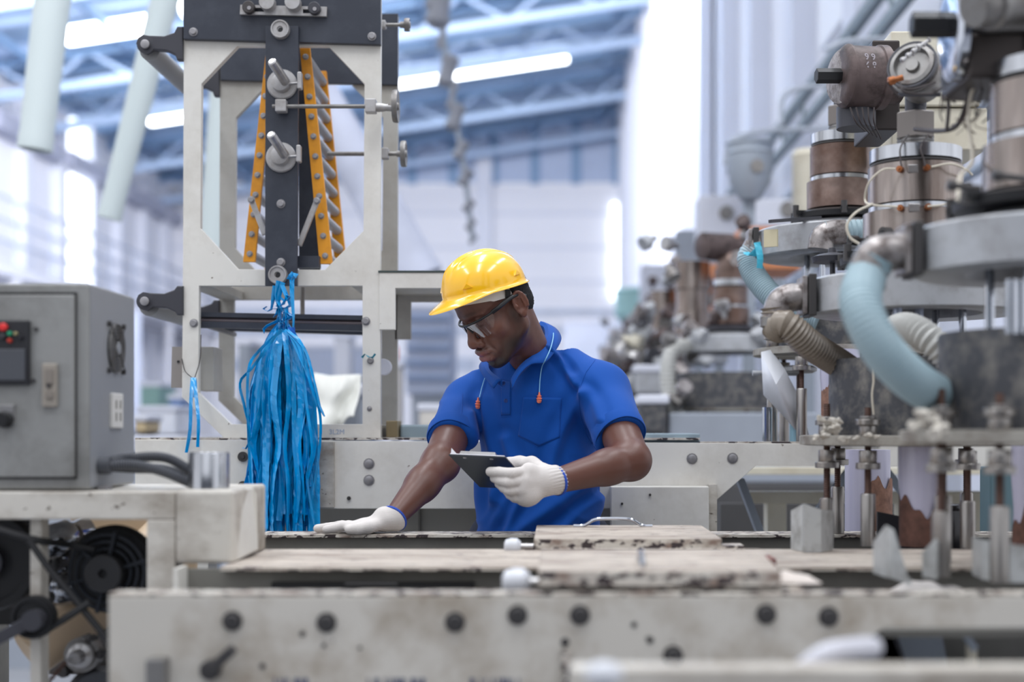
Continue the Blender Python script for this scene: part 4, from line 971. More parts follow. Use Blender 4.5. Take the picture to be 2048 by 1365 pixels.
def elbow_to(t, A, ang, R, side_drop, hosem, end, r_=0.03, mid=None, mat_='cast', out=0.13):
    """cast elbow from a bracket on the air ring, then a ribbed hose down to end"""
    dirv = Vector((math.cos(ang), math.sin(ang), 0)); tang = Vector((-1, 0, 0))
    base = A(0) + dirv * R * 0.93
    br = Mesh()
    br.box(base + Vector((-0.034, -0.03, -0.042)), base + Vector((-0.018, 0.05, 0.042)))
    br.build('bracket', m_('darkbolt'), t, 0.002)
    br = Mesh().box(base + Vector((-0.046, -0.028, -0.038)), base + Vector((-0.036, 0.048, 0.038))).build('bracket_flange', m_('cast'), t, 0.002)
    p0 = base + Vector((-0.03, 0.01, 0.0)); p1 = base + Vector((-out * 0.62, 0, -0.002)); p2 = base + Vector((-out, 0, -0.012)); p3 = base + Vector((-out - 0.012, 0, -0.05))
    Mesh().tube(smooth_path([p0, p1, p2, p3], 6), [r_ * 1.0] * 7 + [r_ * 1.04] * 12, 24).build('elbow_pipe', m_(mat_), t)
    q = ([p2 + Vector((0.004, 0, 0.0)), p3 + Vector((0.0, 0, 0.008))] if hosem == 'hoseblue' else [p3 + Vector((0.0, 0, 0.025)), p3 + Vector((0.003, 0, -0.015))]) + list(mid or []) + [end]
    ribbed(q, r_ * 1.09 if hosem == 'hoseblue' else r_ * 1.03, 0.0066 if hosem == 'hoseblue' else 0.008, 0.035 if hosem == 'hoseblue' else 0.075, 22).build('ribbed_hose', m_(hosem), t)
    Mesh().lathe(p3 + Vector((0, 0, 0.006)), p3 - Vector((0, 0, 0.012)), [(0, r_ * 1.1), (0.018, r_ * 1.1)], 24).build('hose_clamp', m_('dullsteel'), t)

def wire(par, pts, r_=0.0022, mt='wirewhite', name='wire'):
    return Mesh().tube(smooth_path(pts, 6), r_, 6).build(name, m_(mt), par)

def terminals(t, X, Y, zz, R, angs=(-1.80, -1.32)):
    """pairs of copper terminals on a heater band, facing the camera"""
    for a in angs:
        c = Vector((X + math.cos(a) * R, Y + math.sin(a) * R, zz)); dv = Vector((math.cos(a), math.sin(a), 0))
        Mesh().lathe(c - dv * 0.002, c + dv, [(0, 0.0060), (0.004, 0.0068), (0.010, 0.0068), (0.014, 0.006), (0.0141, 0.0025), (0.019, 0.0025)], 14).build('copper_terminal', m_('copper'), t)
    a = sum(angs) / 2
    c = Vector((X + math.cos(a) * R, Y + math.sin(a) * R, zz))
    Mesh().box(c - Vector((0.011, 0.002, 0.008)), c + Vector((0.011, 0.006, 0.008))).build('clamp_bar', m_('steel'), t, 0.001)

# --- second head (sharpest)
X2, Y2, Z2 = 0.735, 2.9, EYE + 0.27
h2_, A2 = blown_head('middle extrusion head with smoky ribbed hose, in sharp focus', X2, Y2, Z2, 2)
elbow_to(h2_, A2, PI + 0.18, 0.213, 0, 'hosebrown', P(1742, 775, 3.0), 0.0275, [P(1573, 650, 2.83), P(1620, 690, 2.85), P(1690, 735, 2.92)], out=0.085)
ribbed([P(1770, 672, 2.78), P(1812, 656, 2.68), P(1862, 682, 2.62), P(1925, 740, 2.62)], 0.027, 0.011, 0.1, 18).build('ribbed_hose', m_('hosegrey'), h2_)
terminals(h2_, X2, Y2, P(0, 336, 2.8).z, 0.095, (-2.12, -1.60)); terminals(h2_, X2, Y2, P(0, 416, 2.8).z, 0.105, (-2.08, -1.60))
wire(h2_, [P(1790, 338, 2.79), P(1765, 340, 2.79), P(1738, 365, 2.80), P(1730, 400, 2.82), P(1745, 410, 2.78), P(1795, 414, 2.77)])
wire(h2_, [P(1863, 334, 2.79), P(1900, 328, 2.79), P(1930, 338, 2.8), P(1944, 350, 2.84)])
wire(h2_, [P(1745, 408, 2.78), P(1712, 425, 2.77), P(1694, 450, 2.77), P(1700, 475, 2.77), P(1718, 488, 2.77)], 0.0026)
wire(h2_, [P(1855, 413, 2.77), P(1885, 410, 2.77), P(1915, 400, 2.78)])
for a, b in ((1805, 1803), (1845, 1850)):
    wire(h2_, [P(a + 12, 270, 2.84), P(a - 4, 295, 2.80), P(b - 2, 320, 2.79), P(b, 332, 2.785)], 0.0018, 'wiredark')
# small table-like disc and knobs beside the ring
sdk = Mesh().lathe(P(1665, 530, 3.05) - Vector((0, 0, 0.03)), P(1665, 510, 3.05), [(0, 0.006), (0.033, 0.006), (0.035, 0.042), (0.046, 0.046), (0.052, 0.03), (0.056, 0.01), (0.066, 0.008)], 24).build('disc_knob', m_('iron'), h2_)
for q in ((1764, 466, 2.78, 1.0), (1700, 480, 2.9, 0.8)):
    c = P(*q[:3]); Mesh().lathe(c, c + Vector((0.05, 0.03, -0.002)), [(0, 0.012 * q[3]), (0.018, 0.013 * q[3]), (0.019, 0.007), (0.06, 0.007)], 16).build('socket_screw', m_('darkbolt'), h2_)
    Mesh().lathe(c - Vector((0.001, 0.0006, 0)), c + Vector((0.05, 0.03, 0)), [(0, 0.006), (0.001, 0.006)], 6).build('socket_recess', m_('black'), h2_)
for q in ((1795, 656, 2.75), (1838, 656, 2.80)):
    c = P(*q); Mesh().cyl(c, c + Vector((0, 0, 0.10)), 0.009, n=14).build('glass_tube', m_('glassy'), h2_)
# dusty growths on the flange
def lint(par, c, r_, seed, name='lint'):
    m = Mesh(); m.ball(c, r_, 14, 9, (1.2, 1, 0.8))
    c = Vector(c)
    m.v = [tuple(c + (Vector(p) - c) * (0.8 + 1.1 * mnoise.noise(Vector(p) * 110 + Vector((seed, 0, 0))))) for p in m.v]
    return m.build(name, m_('dust'), par)
for i, q in enumerate(((1665, 848, 2.72, 0.014), (1672, 858, 2.71, 0.011), (1652, 862, 2.71, 0.009), (1650, 874, 2.70, 0.008), (1690, 880, 2.70, 0.009), (1735, 872, 2.7, 0.007), (1712, 877, 2.7, 0.006), (1755, 874, 2.7, 0.006), (1640, 838, 2.73, 0.008), (1630, 876, 2.7, 0.007), (1678, 842, 2.72, 0.007))):
    lint(h2_, P(*q[:3]), q[3], i)
wire(h2_, [P(1742, 722, 2.73), P(1747, 760, 2.728), P(1744, 790, 2.727), P(1747, 830, 2.727)], 0.002, 'wirewhite', 'dust_string')
# folded steel guide bracket and scrapers standing on the planks
def folded(label, pts_px, d, zb_px, group='folded steel guides'):
    """a folded upright sheet: (px, top py, depth) list"""
    t_ = Mesh(); q = []
    for x_, y_, dd in pts_px: q.append((P(x_, y_, dd), P(x_, zb_px, dd)))
    vs_ = []; fs = []
    for a, b in q: vs_ += [a, Vector((a.x, a.y, Z0 + 0.001))]
    for i in range(len(q) - 1): fs.append((2 * i, 2 * i + 1, 2 * i + 3, 2 * i + 2))
    o = t_.add(vs_, fs).build('steel_guide', mat('galvanised_sheet', (196, 198, 198), 0.38, 0.25, var=0.1, dirt=(138, 136, 132), dscale=24, damt=0.7), None)
    s_ = o.modifiers.new('s', 'SOLIDIFY'); s_.thickness = 0.003; s_.offset = 0
    return tag(o, label, 'guide', group)
folded('folded steel guide plate standing in front of the two nearest threaded rods', [(1583, 1022, 2.66), (1605, 1010, 2.62), (1607, 1008, 2.60), (1641, 1020, 2.60), (1665, 1022, 2.66)], 2.62, 1100)
folded('pointed steel scraper plate left of the thick front sleeve', [(1748, 1085, 2.22), (1772, 1052, 2.16), (1786, 1060, 2.14), (1822, 1172, 2.14)], 2.2, 1180)
folded('small pointed steel scraper between the two thick sleeves', [(1846, 1105, 2.16), (1872, 1078, 2.13), (1877, 1085, 2.16)], 2.15, 1180)
folded('dark curved sheet guide at the right edge', [(1946, 1075, 2.2), (1965, 1080, 2.13), (2010, 1088, 2.08), (2100, 1098, 2.08)], 2.1, 1185)
# --- first head (nearest, right edge)
X1_, Y1_, Z1_ = 0.785, 2.25, EYE + 0.281
h1_, A1 = blown_head('nearest extrusion head with thick pale blue hose, at the right edge', X1_, Y1_, Z1_, 2)
elbow_to(h1_, A1, PI + 0.12, 0.213, 0, 'hoseblue', P(1925, 815, 2.32), 0.0285, [P(1722, 612, 2.12), P(1758, 690, 2.10), P(1812, 750, 2.14), P(1862, 785, 2.22)], out=0.09)
terminals(h1_, X1_, Y1_, Z1_ + 0.13, 0.105)
for q in ((1895, 370, 2.1), (1985, 350, 2.09)):
    c = P(*q); Mesh().lathe(c, c + Vector((0.05, 0.0, -0.006)), [(0, 0.008), (0.012, 0.009), (0.013, 0.005), (0.05, 0.005)], 14).build('socket_screw', m_('darkbolt'), h1_)
for i, q in enumerate(((1850, 836, 2.06, 0.016), (1880, 862, 2.04, 0.014), (1830, 852, 2.06, 0.011))): lint(h1_, P(*q[:3]), q[3], 20 + i)
for q in ((2022, 668, 2.06, 560), (2040, 668, 2.09, 560)):
    c = P(*q[:3]); Mesh().cyl(c, (c.x, c.y, P(0, q[3], q[2]).z), 0.0085, n=16).build('chrome_tube', m_('chrome'), h1_)
# --- third head, higher, behind
X3, Y3, Z3 = 0.772, 3.85, EYE + 0.50
h3_, A3 = blown_head('third extrusion head with yellow label on its ring and teal tape on its hose', X3, Y3, Z3, 2, R=0.225, base_z=P(0, 893, 3.7).z, bandm='rustband', cyl_f=0.85)
elbow_to(h3_, A3, PI + 0.1, 0.225, 0, 'hoseblue', P(1640, 640, 3.7), 0.029, [P(1515, 560, 3.8), P(1560, 605, 3.75)], out=0.03)
c = P(1545, 477, 3.625); 
o = Mesh().box(c - Vector((0.022, 0.004, 0.022)), c + Vector((0.014, 0.004, 0.022)), Matrix.Rotation(-0.55, 3, 'Z')).build('yellow_label', mat('aged_label', (206, 196, 164), 0.6, var=0.05), h3_)
o['label'] = 'aged yellow label'
for pts in ([P(1492, 505, 3.78), P(1500, 512, 3.76), P(1516, 500, 3.76), P(1520, 485, 3.78)], [P(1514, 485, 3.76), P(1520, 515, 3.75), P(1518, 545, 3.75)]):
    ribbon(pts, 0.018, 0, 0.6, 'tape', h3_, mat('teal_tape', (60, 170, 196), 0.4))
ribbed([P(1650, 466, 3.6), P(1720, 462, 3.6), P(1780, 460, 3.62)], 0.028, 0.012, 0.07, 18).build('ribbed_hose', m_('hoseblue'), h3_)
Mesh().tube(smooth_path([P(1640, 500, 3.6), P(1645, 475, 3.6), P(1665, 466, 3.6), P(1690, 465, 3.6)], 5), 0.032, 20).build('elbow_pipe', m_('cast'), h3_)
Mesh().beam(P(1540, 443, 3.6), P(1640, 436, 3.7), 0.012, 0.008).build('spider_arm', m_('iron'), h3_)
for x_, y_ in ((1790, 700), (1730, 700)): pass
# wheels with rods below the third head, plastic sheet
wt = thing('adjusting_stand', 'pale handwheel on an upright rod with light blue sleeve, left of the middle drum', 'stand', P(1595, 893, 3.75))
c = P(1598, 738, 3.75)
Mesh().lathe(c - Vector((0, 0, 0.012)), c + Vector((0, 0, 0.01)), [(0, 0.035), (0.006, 0.047), (0.014, 0.047), (0.02, 0.035)], 28).build('handwheel', m_('ring'), wt)
Mesh().cyl(c, P(1598, 892, 3.75), 0.007, n=12).build('rod', m_('rust'), wt)
Mesh().cyl(P(1592, 815, 3.74), P(1592, 893, 3.74), 0.017, n=16).build('sleeve', mat('pale_blue_sleeve', (150, 190, 206), 0.35), wt)
Mesh().cyl(P(1535, 815, 3.76), P(1535, 893, 3.76), 0.014, n=16).build('sleeve', m_('brushed'), wt)
Mesh().cyl(P(1505, 747, 3.75), P(1598, 747, 3.75), 0.007, n=12).build('side_pin', m_('ring'), wt)
vs_ = [P(1522, 705, 3.72), P(1542, 700, 3.74), P(1570, 740, 3.70), P(1600, 800, 3.72), P(1620, 880, 3.73), P(1590, 860, 3.70), P(1565, 830, 3.71), P(1527, 790, 3.72)]
o = Mesh().add(vs_ + [P(1552, 770, 3.66)], [(0,1,8),(1,2,8),(2,3,8),(3,4,8),(4,5,8),(5,6,8),(6,7,8),(7,0,8)], True).build('plastic_sheet', m_('film'))
s_ = o.modifiers.new('s', 'SOLIDIFY'); s_.thickness = 0.001
tag(o, 'crumpled milky plastic sheet hanging left of the pale handwheel', 'plastic sheet')

# --- hanging film bags with brown pellets under the flanges
def tube_bag(label, cx_, d, y0, y1, r_, brown, fill_y):
    t = thing('film_sleeve', label, 'bag', P(cx_, y1, d), 'film sleeves below the heads')
    a = P(cx_, y0, d); b = P(cx_, y1, d)
    Mesh().lathe(a, b, [(0, r_), (0.3, r_ * 1.0), (0.6, r_ * 0.9), (1, r_ * 0.95)], 28, rel=True).build('film', mat('lilac_film', (186, 184, 204), 0.25, var=0.05), t)
    f = P(cx_ + 3, fill_y, d)
    m = Mesh(); nseg = 72; vs_ = []; fs = []
    for i in range(nseg):
        an = 2 * PI * i / nseg; rr = r_ * 1.02
        zt_ = f.z - 0.035 * abs(mnoise.noise(Vector((math.cos(an) * 1.6, math.sin(an) * 1.6, cx_)))) * 2 - 0.008 * math.sin(an * 2 + cx_)
        vs_ += [Vector((f.x + math.cos(an) * rr, d + math.sin(an) * rr, zt_)), Vector((f.x + math.cos(an) * rr, d + math.sin(an) * rr, b.z))]
    for i in range(nseg):
        j = (i + 1) % nseg; fs.append((2 * i, 2 * i + 1, 2 * j + 1, 2 * j))
    m.add(vs_, fs, True); m.build('brown_fill', mat(brown, (96, 66, 56) if brown == 'brown_pellets' else (140, 104, 88), 0.8, var=0.3, vscale=60), t)
tube_bag('milky film sleeve filled with dark brown pellets, between the sleeves', 1840, 2.75, 893, 1092, 0.042, 'brown_pellets', 980)
tube_bag('milky film sleeve with brown fill, cut by the right edge', 2070, 2.6, 893, 1100, 0.042, 'brown_pellets', 1010)
tube_bag('brown striped film sleeve standing behind the sleeves', 1735, 3.3, 900, 1960, 0.052, 'tan_pellets', 955)
tube_bag('tan film sleeve under the third head', 1680, 3.6, 700, 880, 0.05, 'tan_pellets', 760)
o = pbox(Mesh(), 1980, 935, 2046, 1500, 3.2, 3.28).build('teal_box', mat('grey_teal_panel', (96, 124, 134), 0.6, var=0.1), None, 0.004); tag(o, 'grey teal box behind the right threaded rods', 'box')
o = Mesh().lathe(P(1890, 1040, 2.9) - Vector((0, 0, 0.06)), P(1890, 1040, 2.9) + Vector((0, 0, 0.03)), [(0, 0.05), (0.05, 0.052), (0.08, 0.046), (0.09, 0.03)], 28).build('film_roll', mat('black_film', (34, 32, 36), 0.2), None); tag(o, 'glossy black film roll beside the brown film sleeve', 'roll')
o = Mesh().prism(pxz([(1755, 1024), (1815, 1036), (1848, 1070), (1848, 1100), (1755, 1100)], 2.85), 2.85, 2.86).build('steel_guide', m_('iron')); tag(o, 'dark angled guide plate behind the pointed scraper', 'guide', 'folded steel guides')
# lower struts and chutes seen beneath the front beam at bottom right
st = thing('steel_chute', 'leaning galvanised chute under the machine bed at bottom right', 'chute', P(1880, 1400, 2.3))
Mesh().beam(P(1780, 1262, 2.25), P(1830, 1420, 2.25), 0.012, 0.03, (0, 1, 0)).build('side_bar', m_('iron'), st)
Mesh().add([P(1785, 1250, 2.3), P(1880, 1250, 2.3), P(1912, 1420, 2.3), P(1830, 1420, 2.3), P(1785, 1250, 2.31), P(1880, 1250, 2.31), P(1912, 1420, 2.31), P(1830, 1420, 2.31)], [(0,3,2,1),(4,5,6,7),(0,1,5,4),(1,2,6,5),(2,3,7,6),(3,0,4,7)]).build('sheet', m_('pipe'), st)
Mesh().box((P(1700, 0, 2.4).x, 2.4, 0.5), (1.7, 2.42, 0.93)).build('dark_back_panel', m_('iron'), st)
Mesh().add([P(1690, 1330, 2.2), P(1780, 1262, 2.2), P(1810, 1340, 2.2), P(1720, 1400, 2.2)], [(0, 1, 2, 3), (3, 2, 1, 0)]).build('gusset', m_('dullsteel'), st)
o = Mesh().cyl(P(1942, 1290, 2.1), P(1948, 1400, 2.1), 0.008, n=12).build('upright_pin', m_('cream'), st)
o = Mesh().beam(P(1925, 1262, 2.08), P(1950, 1300, 2.08), 0.010, 0.010).build('hook_bar', m_('pipe'), st)

# --- drive units above the heads
du = thing('extruder_gearbox', 'dark gearbox with steel disc and hexagonal black shaft at top right corner', 'machine', P(1960, 160, 2.35))
a = P(1848, 50, 2.18); b = P(1905, 48, 2.25)
Mesh().lathe(P(1822, 50, 2.3), P(1822, 50, 2.3) + Vector((1, 0, 0)), [(0, 0.018), (0.002, 0.021), (0.06, 0.021)], 6, phase=0.3, smooth=False).build('hex_shaft', m_('black'), du)
Mesh().lathe(P(1893, 60, 2.3), P(1893, 60, 2.3) + Vector((1, -0.03, 0)), [(0, 0.055), (0.003, 0.075), (0.008, 0.082), (0.02, 0.082), (0.024, 0.075)], 40).build('steel_disc', m_('chrome'), du)
Mesh().box((0.668, 2.24, P(0, 62, 2.24).z), (0.76, 2.42, 2.0)).build('gear_case', m_('dullsteel'), du, 0.008)
Mesh().box((0.655, 2.25, P(0, 155, 2.25).z), (0.75, 2.42, P(0, 64, 2.25).z)).build('lower_case', mat('oily_dark_iron', (58, 52, 50), 0.4, 0.5, var=0.25), du, 0.006)
Mesh().lathe(P(1945, 15, 2.15), P(2080, -20, 2.2), [(0, 0.03), (0.01, 0.035), (0.03, 0.035), (0.032, 0.041), (0.045, 0.041), (0.047, 0.035), (0.15, 0.035)], 28).build('pipe_union', m_('dullsteel'), du)
pbox(Mesh(), 2010, -40, 2140, 140, 2.3, 2.5).build('bearing_block', m_('motor'), du, 0.01)
for i, (pts, mt, r_) in enumerate((([P(1890, 165, 2.5), P(1897, 210, 2.5), P(1893, 265, 2.5)], 'wiredark', 0.0035), ([P(1980, 130, 2.3), P(1940, 190, 2.35), P(1915, 250, 2.45), P(1880, 262, 2.6), P(1830, 258, 2.75)], 'wiredark', 0.0045),
                  ([P(1985, 135, 2.3), P(1950, 175, 2.33), P(1925, 240, 2.42), P(1905, 252, 2.5)], 'rust', 0.003), ([P(1970, 145, 2.3), P(1945, 180, 2.33), P(1937, 240, 2.35), P(1945, 320, 2.3), P(1920, 355, 2.2), P(1916, 400, 2.1)], 'wirewhite', 0.0032),
                  ([P(1990, 170, 2.3), P(1975, 200, 2.3), P(1950, 230, 2.35), P(1965, 180, 2.33)], 'wiredark', 0.0016))):
    wire(du, pts, r_, mt, 'cable')
rng = random.Random(11)
for k in range(14):
    x0 = rng.uniform(1880, 2000); y0 = rng.uniform(150, 240)
    wire(du, [P(x0, y0, 2.36), P(x0 + rng.uniform(-30, 30), y0 + rng.uniform(5, 40), 2.4), P(x0 + rng.uniform(-50, 50), y0 + rng.uniform(20, 70), 2.42)], 0.0012, rng.choice(('wiredark', 'rust', 'wirewhite')), 'thin_wire')
# clamp assembly over the middle head
cl = thing('screen_changer', 'round clamped housing with bolts above the middle extrusion head', 'machine', P(1835, 190, 2.85))
c = P(1830, 140, 2.82)
dv = Vector((-0.45, -0.75, 0.25)).normalized()
Mesh().lathe(c + dv * -0.06, c + dv * 0.03, [(0, 0.043), (0.05, 0.043), (0.052, 0.052), (0.066, 0.052), (0.068, 0.044), (0.085, 0.044), (0.087, 0.036), (0.074, 0.033), (0.074, 0.014), (0.082, 0.012), (0.082, 0.002)], 32).build('housing', m_('dullsteel'), cl)
Mesh().lathe(c + dv * 0.015, c + dv * 0.024, [(0, 0.050), (0.009, 0.050), (0.009, 0.046), (0, 0.046)], 32, close=True).build('clamp_ring', m_('iron'), cl)
for k in range(4):
    q = P(1802 + k * 11, 122 - k * 9, 2.74)
    Mesh().lathe(q, q + Vector((0.03, 0.006, 0.020)), [(0, 0.0035), (0.001, 0.005), (0.007, 0.005), (0.008, 0.003), (0.026, 0.003), (0.027, 0.005), (0.030, 0.005)], 12).build('clamp_bolt', m_('steel'), cl)
q = P(1776, 164, 2.78); Mesh().lathe(q, q + Vector((0.02, 0.0, 0.006)), [(0, 0.006), (0.002, 0.0085), (0.013, 0.0085), (0.014, 0.006), (0.03, 0.006)], 16).build('copper_plug', m_('copper'), cl)
Mesh().beam(P(1797, 190, 2.8), P(1880, 190, 2.8), 0.006, 0.006).build('cross_pin', m_('iron'), cl)
Mesh().cyl(P(1834, 215, 2.9), P(1834, 165, 2.88), 0.019, n=20).build('neck', m_('iron'), cl)
for pts in ([P(1795, 175, 2.76), P(1825, 178, 2.75), P(1870, 165, 2.78)], [P(1800, 165, 2.76), P(1810, 185, 2.75), P(1860, 188, 2.78), P(1885, 175, 2.8)], [P(1775, 165, 2.78), P(1790, 185, 2.78), P(1800, 195, 2.78)]):
    wire(cl, pts, 0.0022, 'wiredark')
# brown band-heated barrel (with chalk numbers)
mt_ = thing('heated_barrel', 'brown heated barrel with white chalk numbers and black shaft end', 'machine', P(1720, 215, 3.3))
a = P(1680, 152, 3.25); b = a + Vector((0.14, 0.025, 0))
Mesh().lathe(a, b, [(0, 0.055), (0.004, 0.066), (0.012, 0.072), (0.018, 0.072), (0.019, 0.069), (0.085, 0.069), (0.087, 0.073), (0.105, 0.073), (0.107, 0.06), (0.14, 0.06)], 40).build('barrel', m_('motor'), mt_)
Mesh().lathe(a - Vector((0.001, 0.002, 0)), a + (b - a) * 0.05, [(0, 0.03), (0.003, 0.062), (0.01, 0.064)], 32).build('end_disc', m_('cast'), mt_)
Mesh().lathe(P(1632, 152, 3.24), P(1690, 152, 3.25), [(0, 0.015), (0.001, 0.017), (0.06, 0.017)], 6, smooth=False, phase=0.3).build('black_shaft', m_('black'), mt_)
tx = bpy.data.curves.new('chalk_numbers', 'FONT'); tx.body = '9 9\n6 8'; tx.size = 0.025; tx.space_line = 0.9; tx.extrude = 0.0003; tx.offset = 0.0006
to = bpy.data.objects.new('chalk', tx); COL.objects.link(to)
dg = bpy.context.evaluated_depsgraph_get(); dg.update()
me = bpy.data.meshes.new_from_object(to.evaluated_get(dg)); bpy.data.objects.remove(to)
ax = (b - a).normalized(); upz = Vector((0, 0, 1)); nrm = ax.cross(upz).normalized()
org = P(1712, 128, 3.2)
for v in me.vertices:      # wrapped round the barrel
    lx, lz_ = v.co.x, v.co.y
    along = (0.034 + lx * 0.8); ang_ = 0.33 + lz_ / 0.0695
    p = a + ax * along + (nrm * math.cos(ang_) + upz * math.sin(ang_)) * 0.0696
    v.co = p - WL[mt_]
me.materials.clear(); me.materials.append(mat('white_chalk', (196, 190, 196), 0.9, var=0.1))
o = bpy.data.objects.new('chalk_numbers', me); COL.objects.link(o); o.parent = mt_
Mesh().lathe(P(1712, 215, 3.3), P(1712, 255, 3.3), [(0, 0.045), (0.05, 0.045)], 24).build('neck', m_('iron'), mt_)
pbox(Mesh(), 1745, 80, 1800, 260, 3.35, 3.56).build('dark_mount', mat('oily_dark_iron', (58, 52, 50)), mt_, 0.004)
for k in range(5): wire(mt_, [P(1700 + k * 12, 215, 3.2), P(1712 + k * 9, 245, 3.2), P(1730 + k * 8, 262 + k * 4, 3.25)], 0.002, 'wiredark')
# cream cabinets behind
bx = thing('cream_cabinet', 'cream painted machine cabinet behind the top right gearbox', 'cabinet', P(1870, 290, 3.6))
pbox(Mesh(), 1782, 62, 1960, 212, 3.55, 3.8).build('upper_box', m_('cream'), bx, 0.004)
pbox(Mesh(), 1782, 216, 1975, 300, 3.56, 3.8).build('lower_box', m_('cream'), bx, 0.004)
for x_ in (1795, 1908): 
    c = P(x_, 199, 3.55); Mesh().cyl(c + Vector((0, 0.001, 0)), c - Vector((0, 0.003, 0)), 0.003, n=8).build('screw', m_('darkbolt'), bx)
# frame under the row, behind the rear rail
uf = thing('cream_base_frame', 'cream painted base frame of the machine row behind the rear bed', 'frame', (0.9, 4.3, 0))
pbox(Mesh(), 1500, 985, 2300, 1008, 4.2, 4.3).build('rail', m_('cream'), uf, 0.002)
pbox(Mesh(), 1440, 935, 2300, 950, 5.0, 5.1).build('rail', m_('cream'), uf, 0.002)
for x_ in (1535, 1800, 1950): pbox(Mesh(), x_, 1008, x_ + 38, 1700, 4.22, 4.3).build('leg', m_('cream'), uf, 0.002)
pbox(Mesh(), 1440, 1008, 2300, 1400, 4.9, 4.95).build('dark_panel', m_('darkweb'), uf)
for a_, b_ in (((1700, 940), (1630, 1030)), ((1770, 940), (1840, 1030)), ((1880, 930), (1860, 1040))):
    Mesh().beam(P(*a_, 3.9), P(*b_, 3.9), 0.03, 0.02).build('brace', m_('pipe'), uf)

# --- heads further down the row (out of focus): same machine, smaller in the picture
far = []
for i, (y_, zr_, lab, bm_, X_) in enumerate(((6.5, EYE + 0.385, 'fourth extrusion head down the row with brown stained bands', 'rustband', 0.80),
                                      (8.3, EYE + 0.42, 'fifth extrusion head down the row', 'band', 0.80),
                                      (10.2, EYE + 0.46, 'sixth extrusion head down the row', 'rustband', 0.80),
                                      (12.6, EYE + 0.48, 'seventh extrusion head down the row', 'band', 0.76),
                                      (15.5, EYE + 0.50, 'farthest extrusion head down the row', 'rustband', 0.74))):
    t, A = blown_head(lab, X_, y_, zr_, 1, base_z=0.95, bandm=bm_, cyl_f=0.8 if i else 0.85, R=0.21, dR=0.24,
        hose_paths=(([A_ for A_ in (Vector((X_ - 0.2, y_ - 0.1, zr_)), Vector((X_ - 0.28, y_ - 0.12, zr_ - 0.04)), Vector((X_ - 0.29, y_ - 0.1, zr_ - 0.2)), Vector((X_ - 0.24, y_ - 0.08, zr_ - 0.36)))], 'hosegrey', 0.035),))
    A_ = A
    # taller stack of bands, drive motor and wiring above
    Mesh().lathe(A(0.29), A(0.42), [(0, 0.07), (0.06, 0.072), (0.062, 0.06), (0.1, 0.062), (0.13, 0.04)], 24).build('upper_stack', m_('rustband'), t)
    Mesh().lathe(A(0.45) + Vector((-0.14, -0.05, 0)), A(0.45) + Vector((0.12, 0.1, 0)), [(0, 0.03), (0.01, 0.062), (0.16, 0.066), (0.17, 0.05), (0.28, 0.05)], 24).build('drive_barrel', m_('motor'), t)
    pbox_ = Mesh().box(A(0.36) + Vector((0.06, 0.1, 0)), A(0.56) + Vector((0.34, 0.5, 0))).build('motor_guard', m_('orange'), t, 0.006)
    Mesh().box(A(-0.62) + Vector((-0.3, -0.25, 0)), A(-0.31) + Vector((0.5, 0.6, 0))).build('base_block', m_('clutter2'), t, 0.01)
    Mesh().box((X_ - 0.3, y_ - 0.25, 0), (X_ + 0.5, y_ + 0.6, zr_ - 0.62)).build('base_block', m_('darkweb'), t, 0.01)
    rg = random.Random(i)
    for k in range(26):
        c = A(rg.uniform(-0.55, 0.55)) + Vector((rg.uniform(-0.36, 0.2), rg.uniform(-0.25, 0.1), 0))
        Mesh().lathe(c, c + Vector((rg.uniform(-1, 1), -0.5, rg.uniform(-1, 1))).normalized() * 0.08, [(0, 0.012), (0.5, 0.02), (0.55, 0.035), (1, 0.035)], 10, rel=True).build('fitting', m_(rg.choice(('steel', 'ring', 'motor', 'cast', 'dullsteel'))), t)
    # second column beside it (feed side)
    Mesh().lathe(A(0.08) + Vector((-0.14, 0.35, 0)), A(0.42) + Vector((-0.14, 0.35, 0)), [(0, 0.09), (0.3, 0.09), (0.31, 0.08), (0.6, 0.08), (0.62, 0.088), (1, 0.088)], 24, rel=True).build('side_column', m_('band'), t)
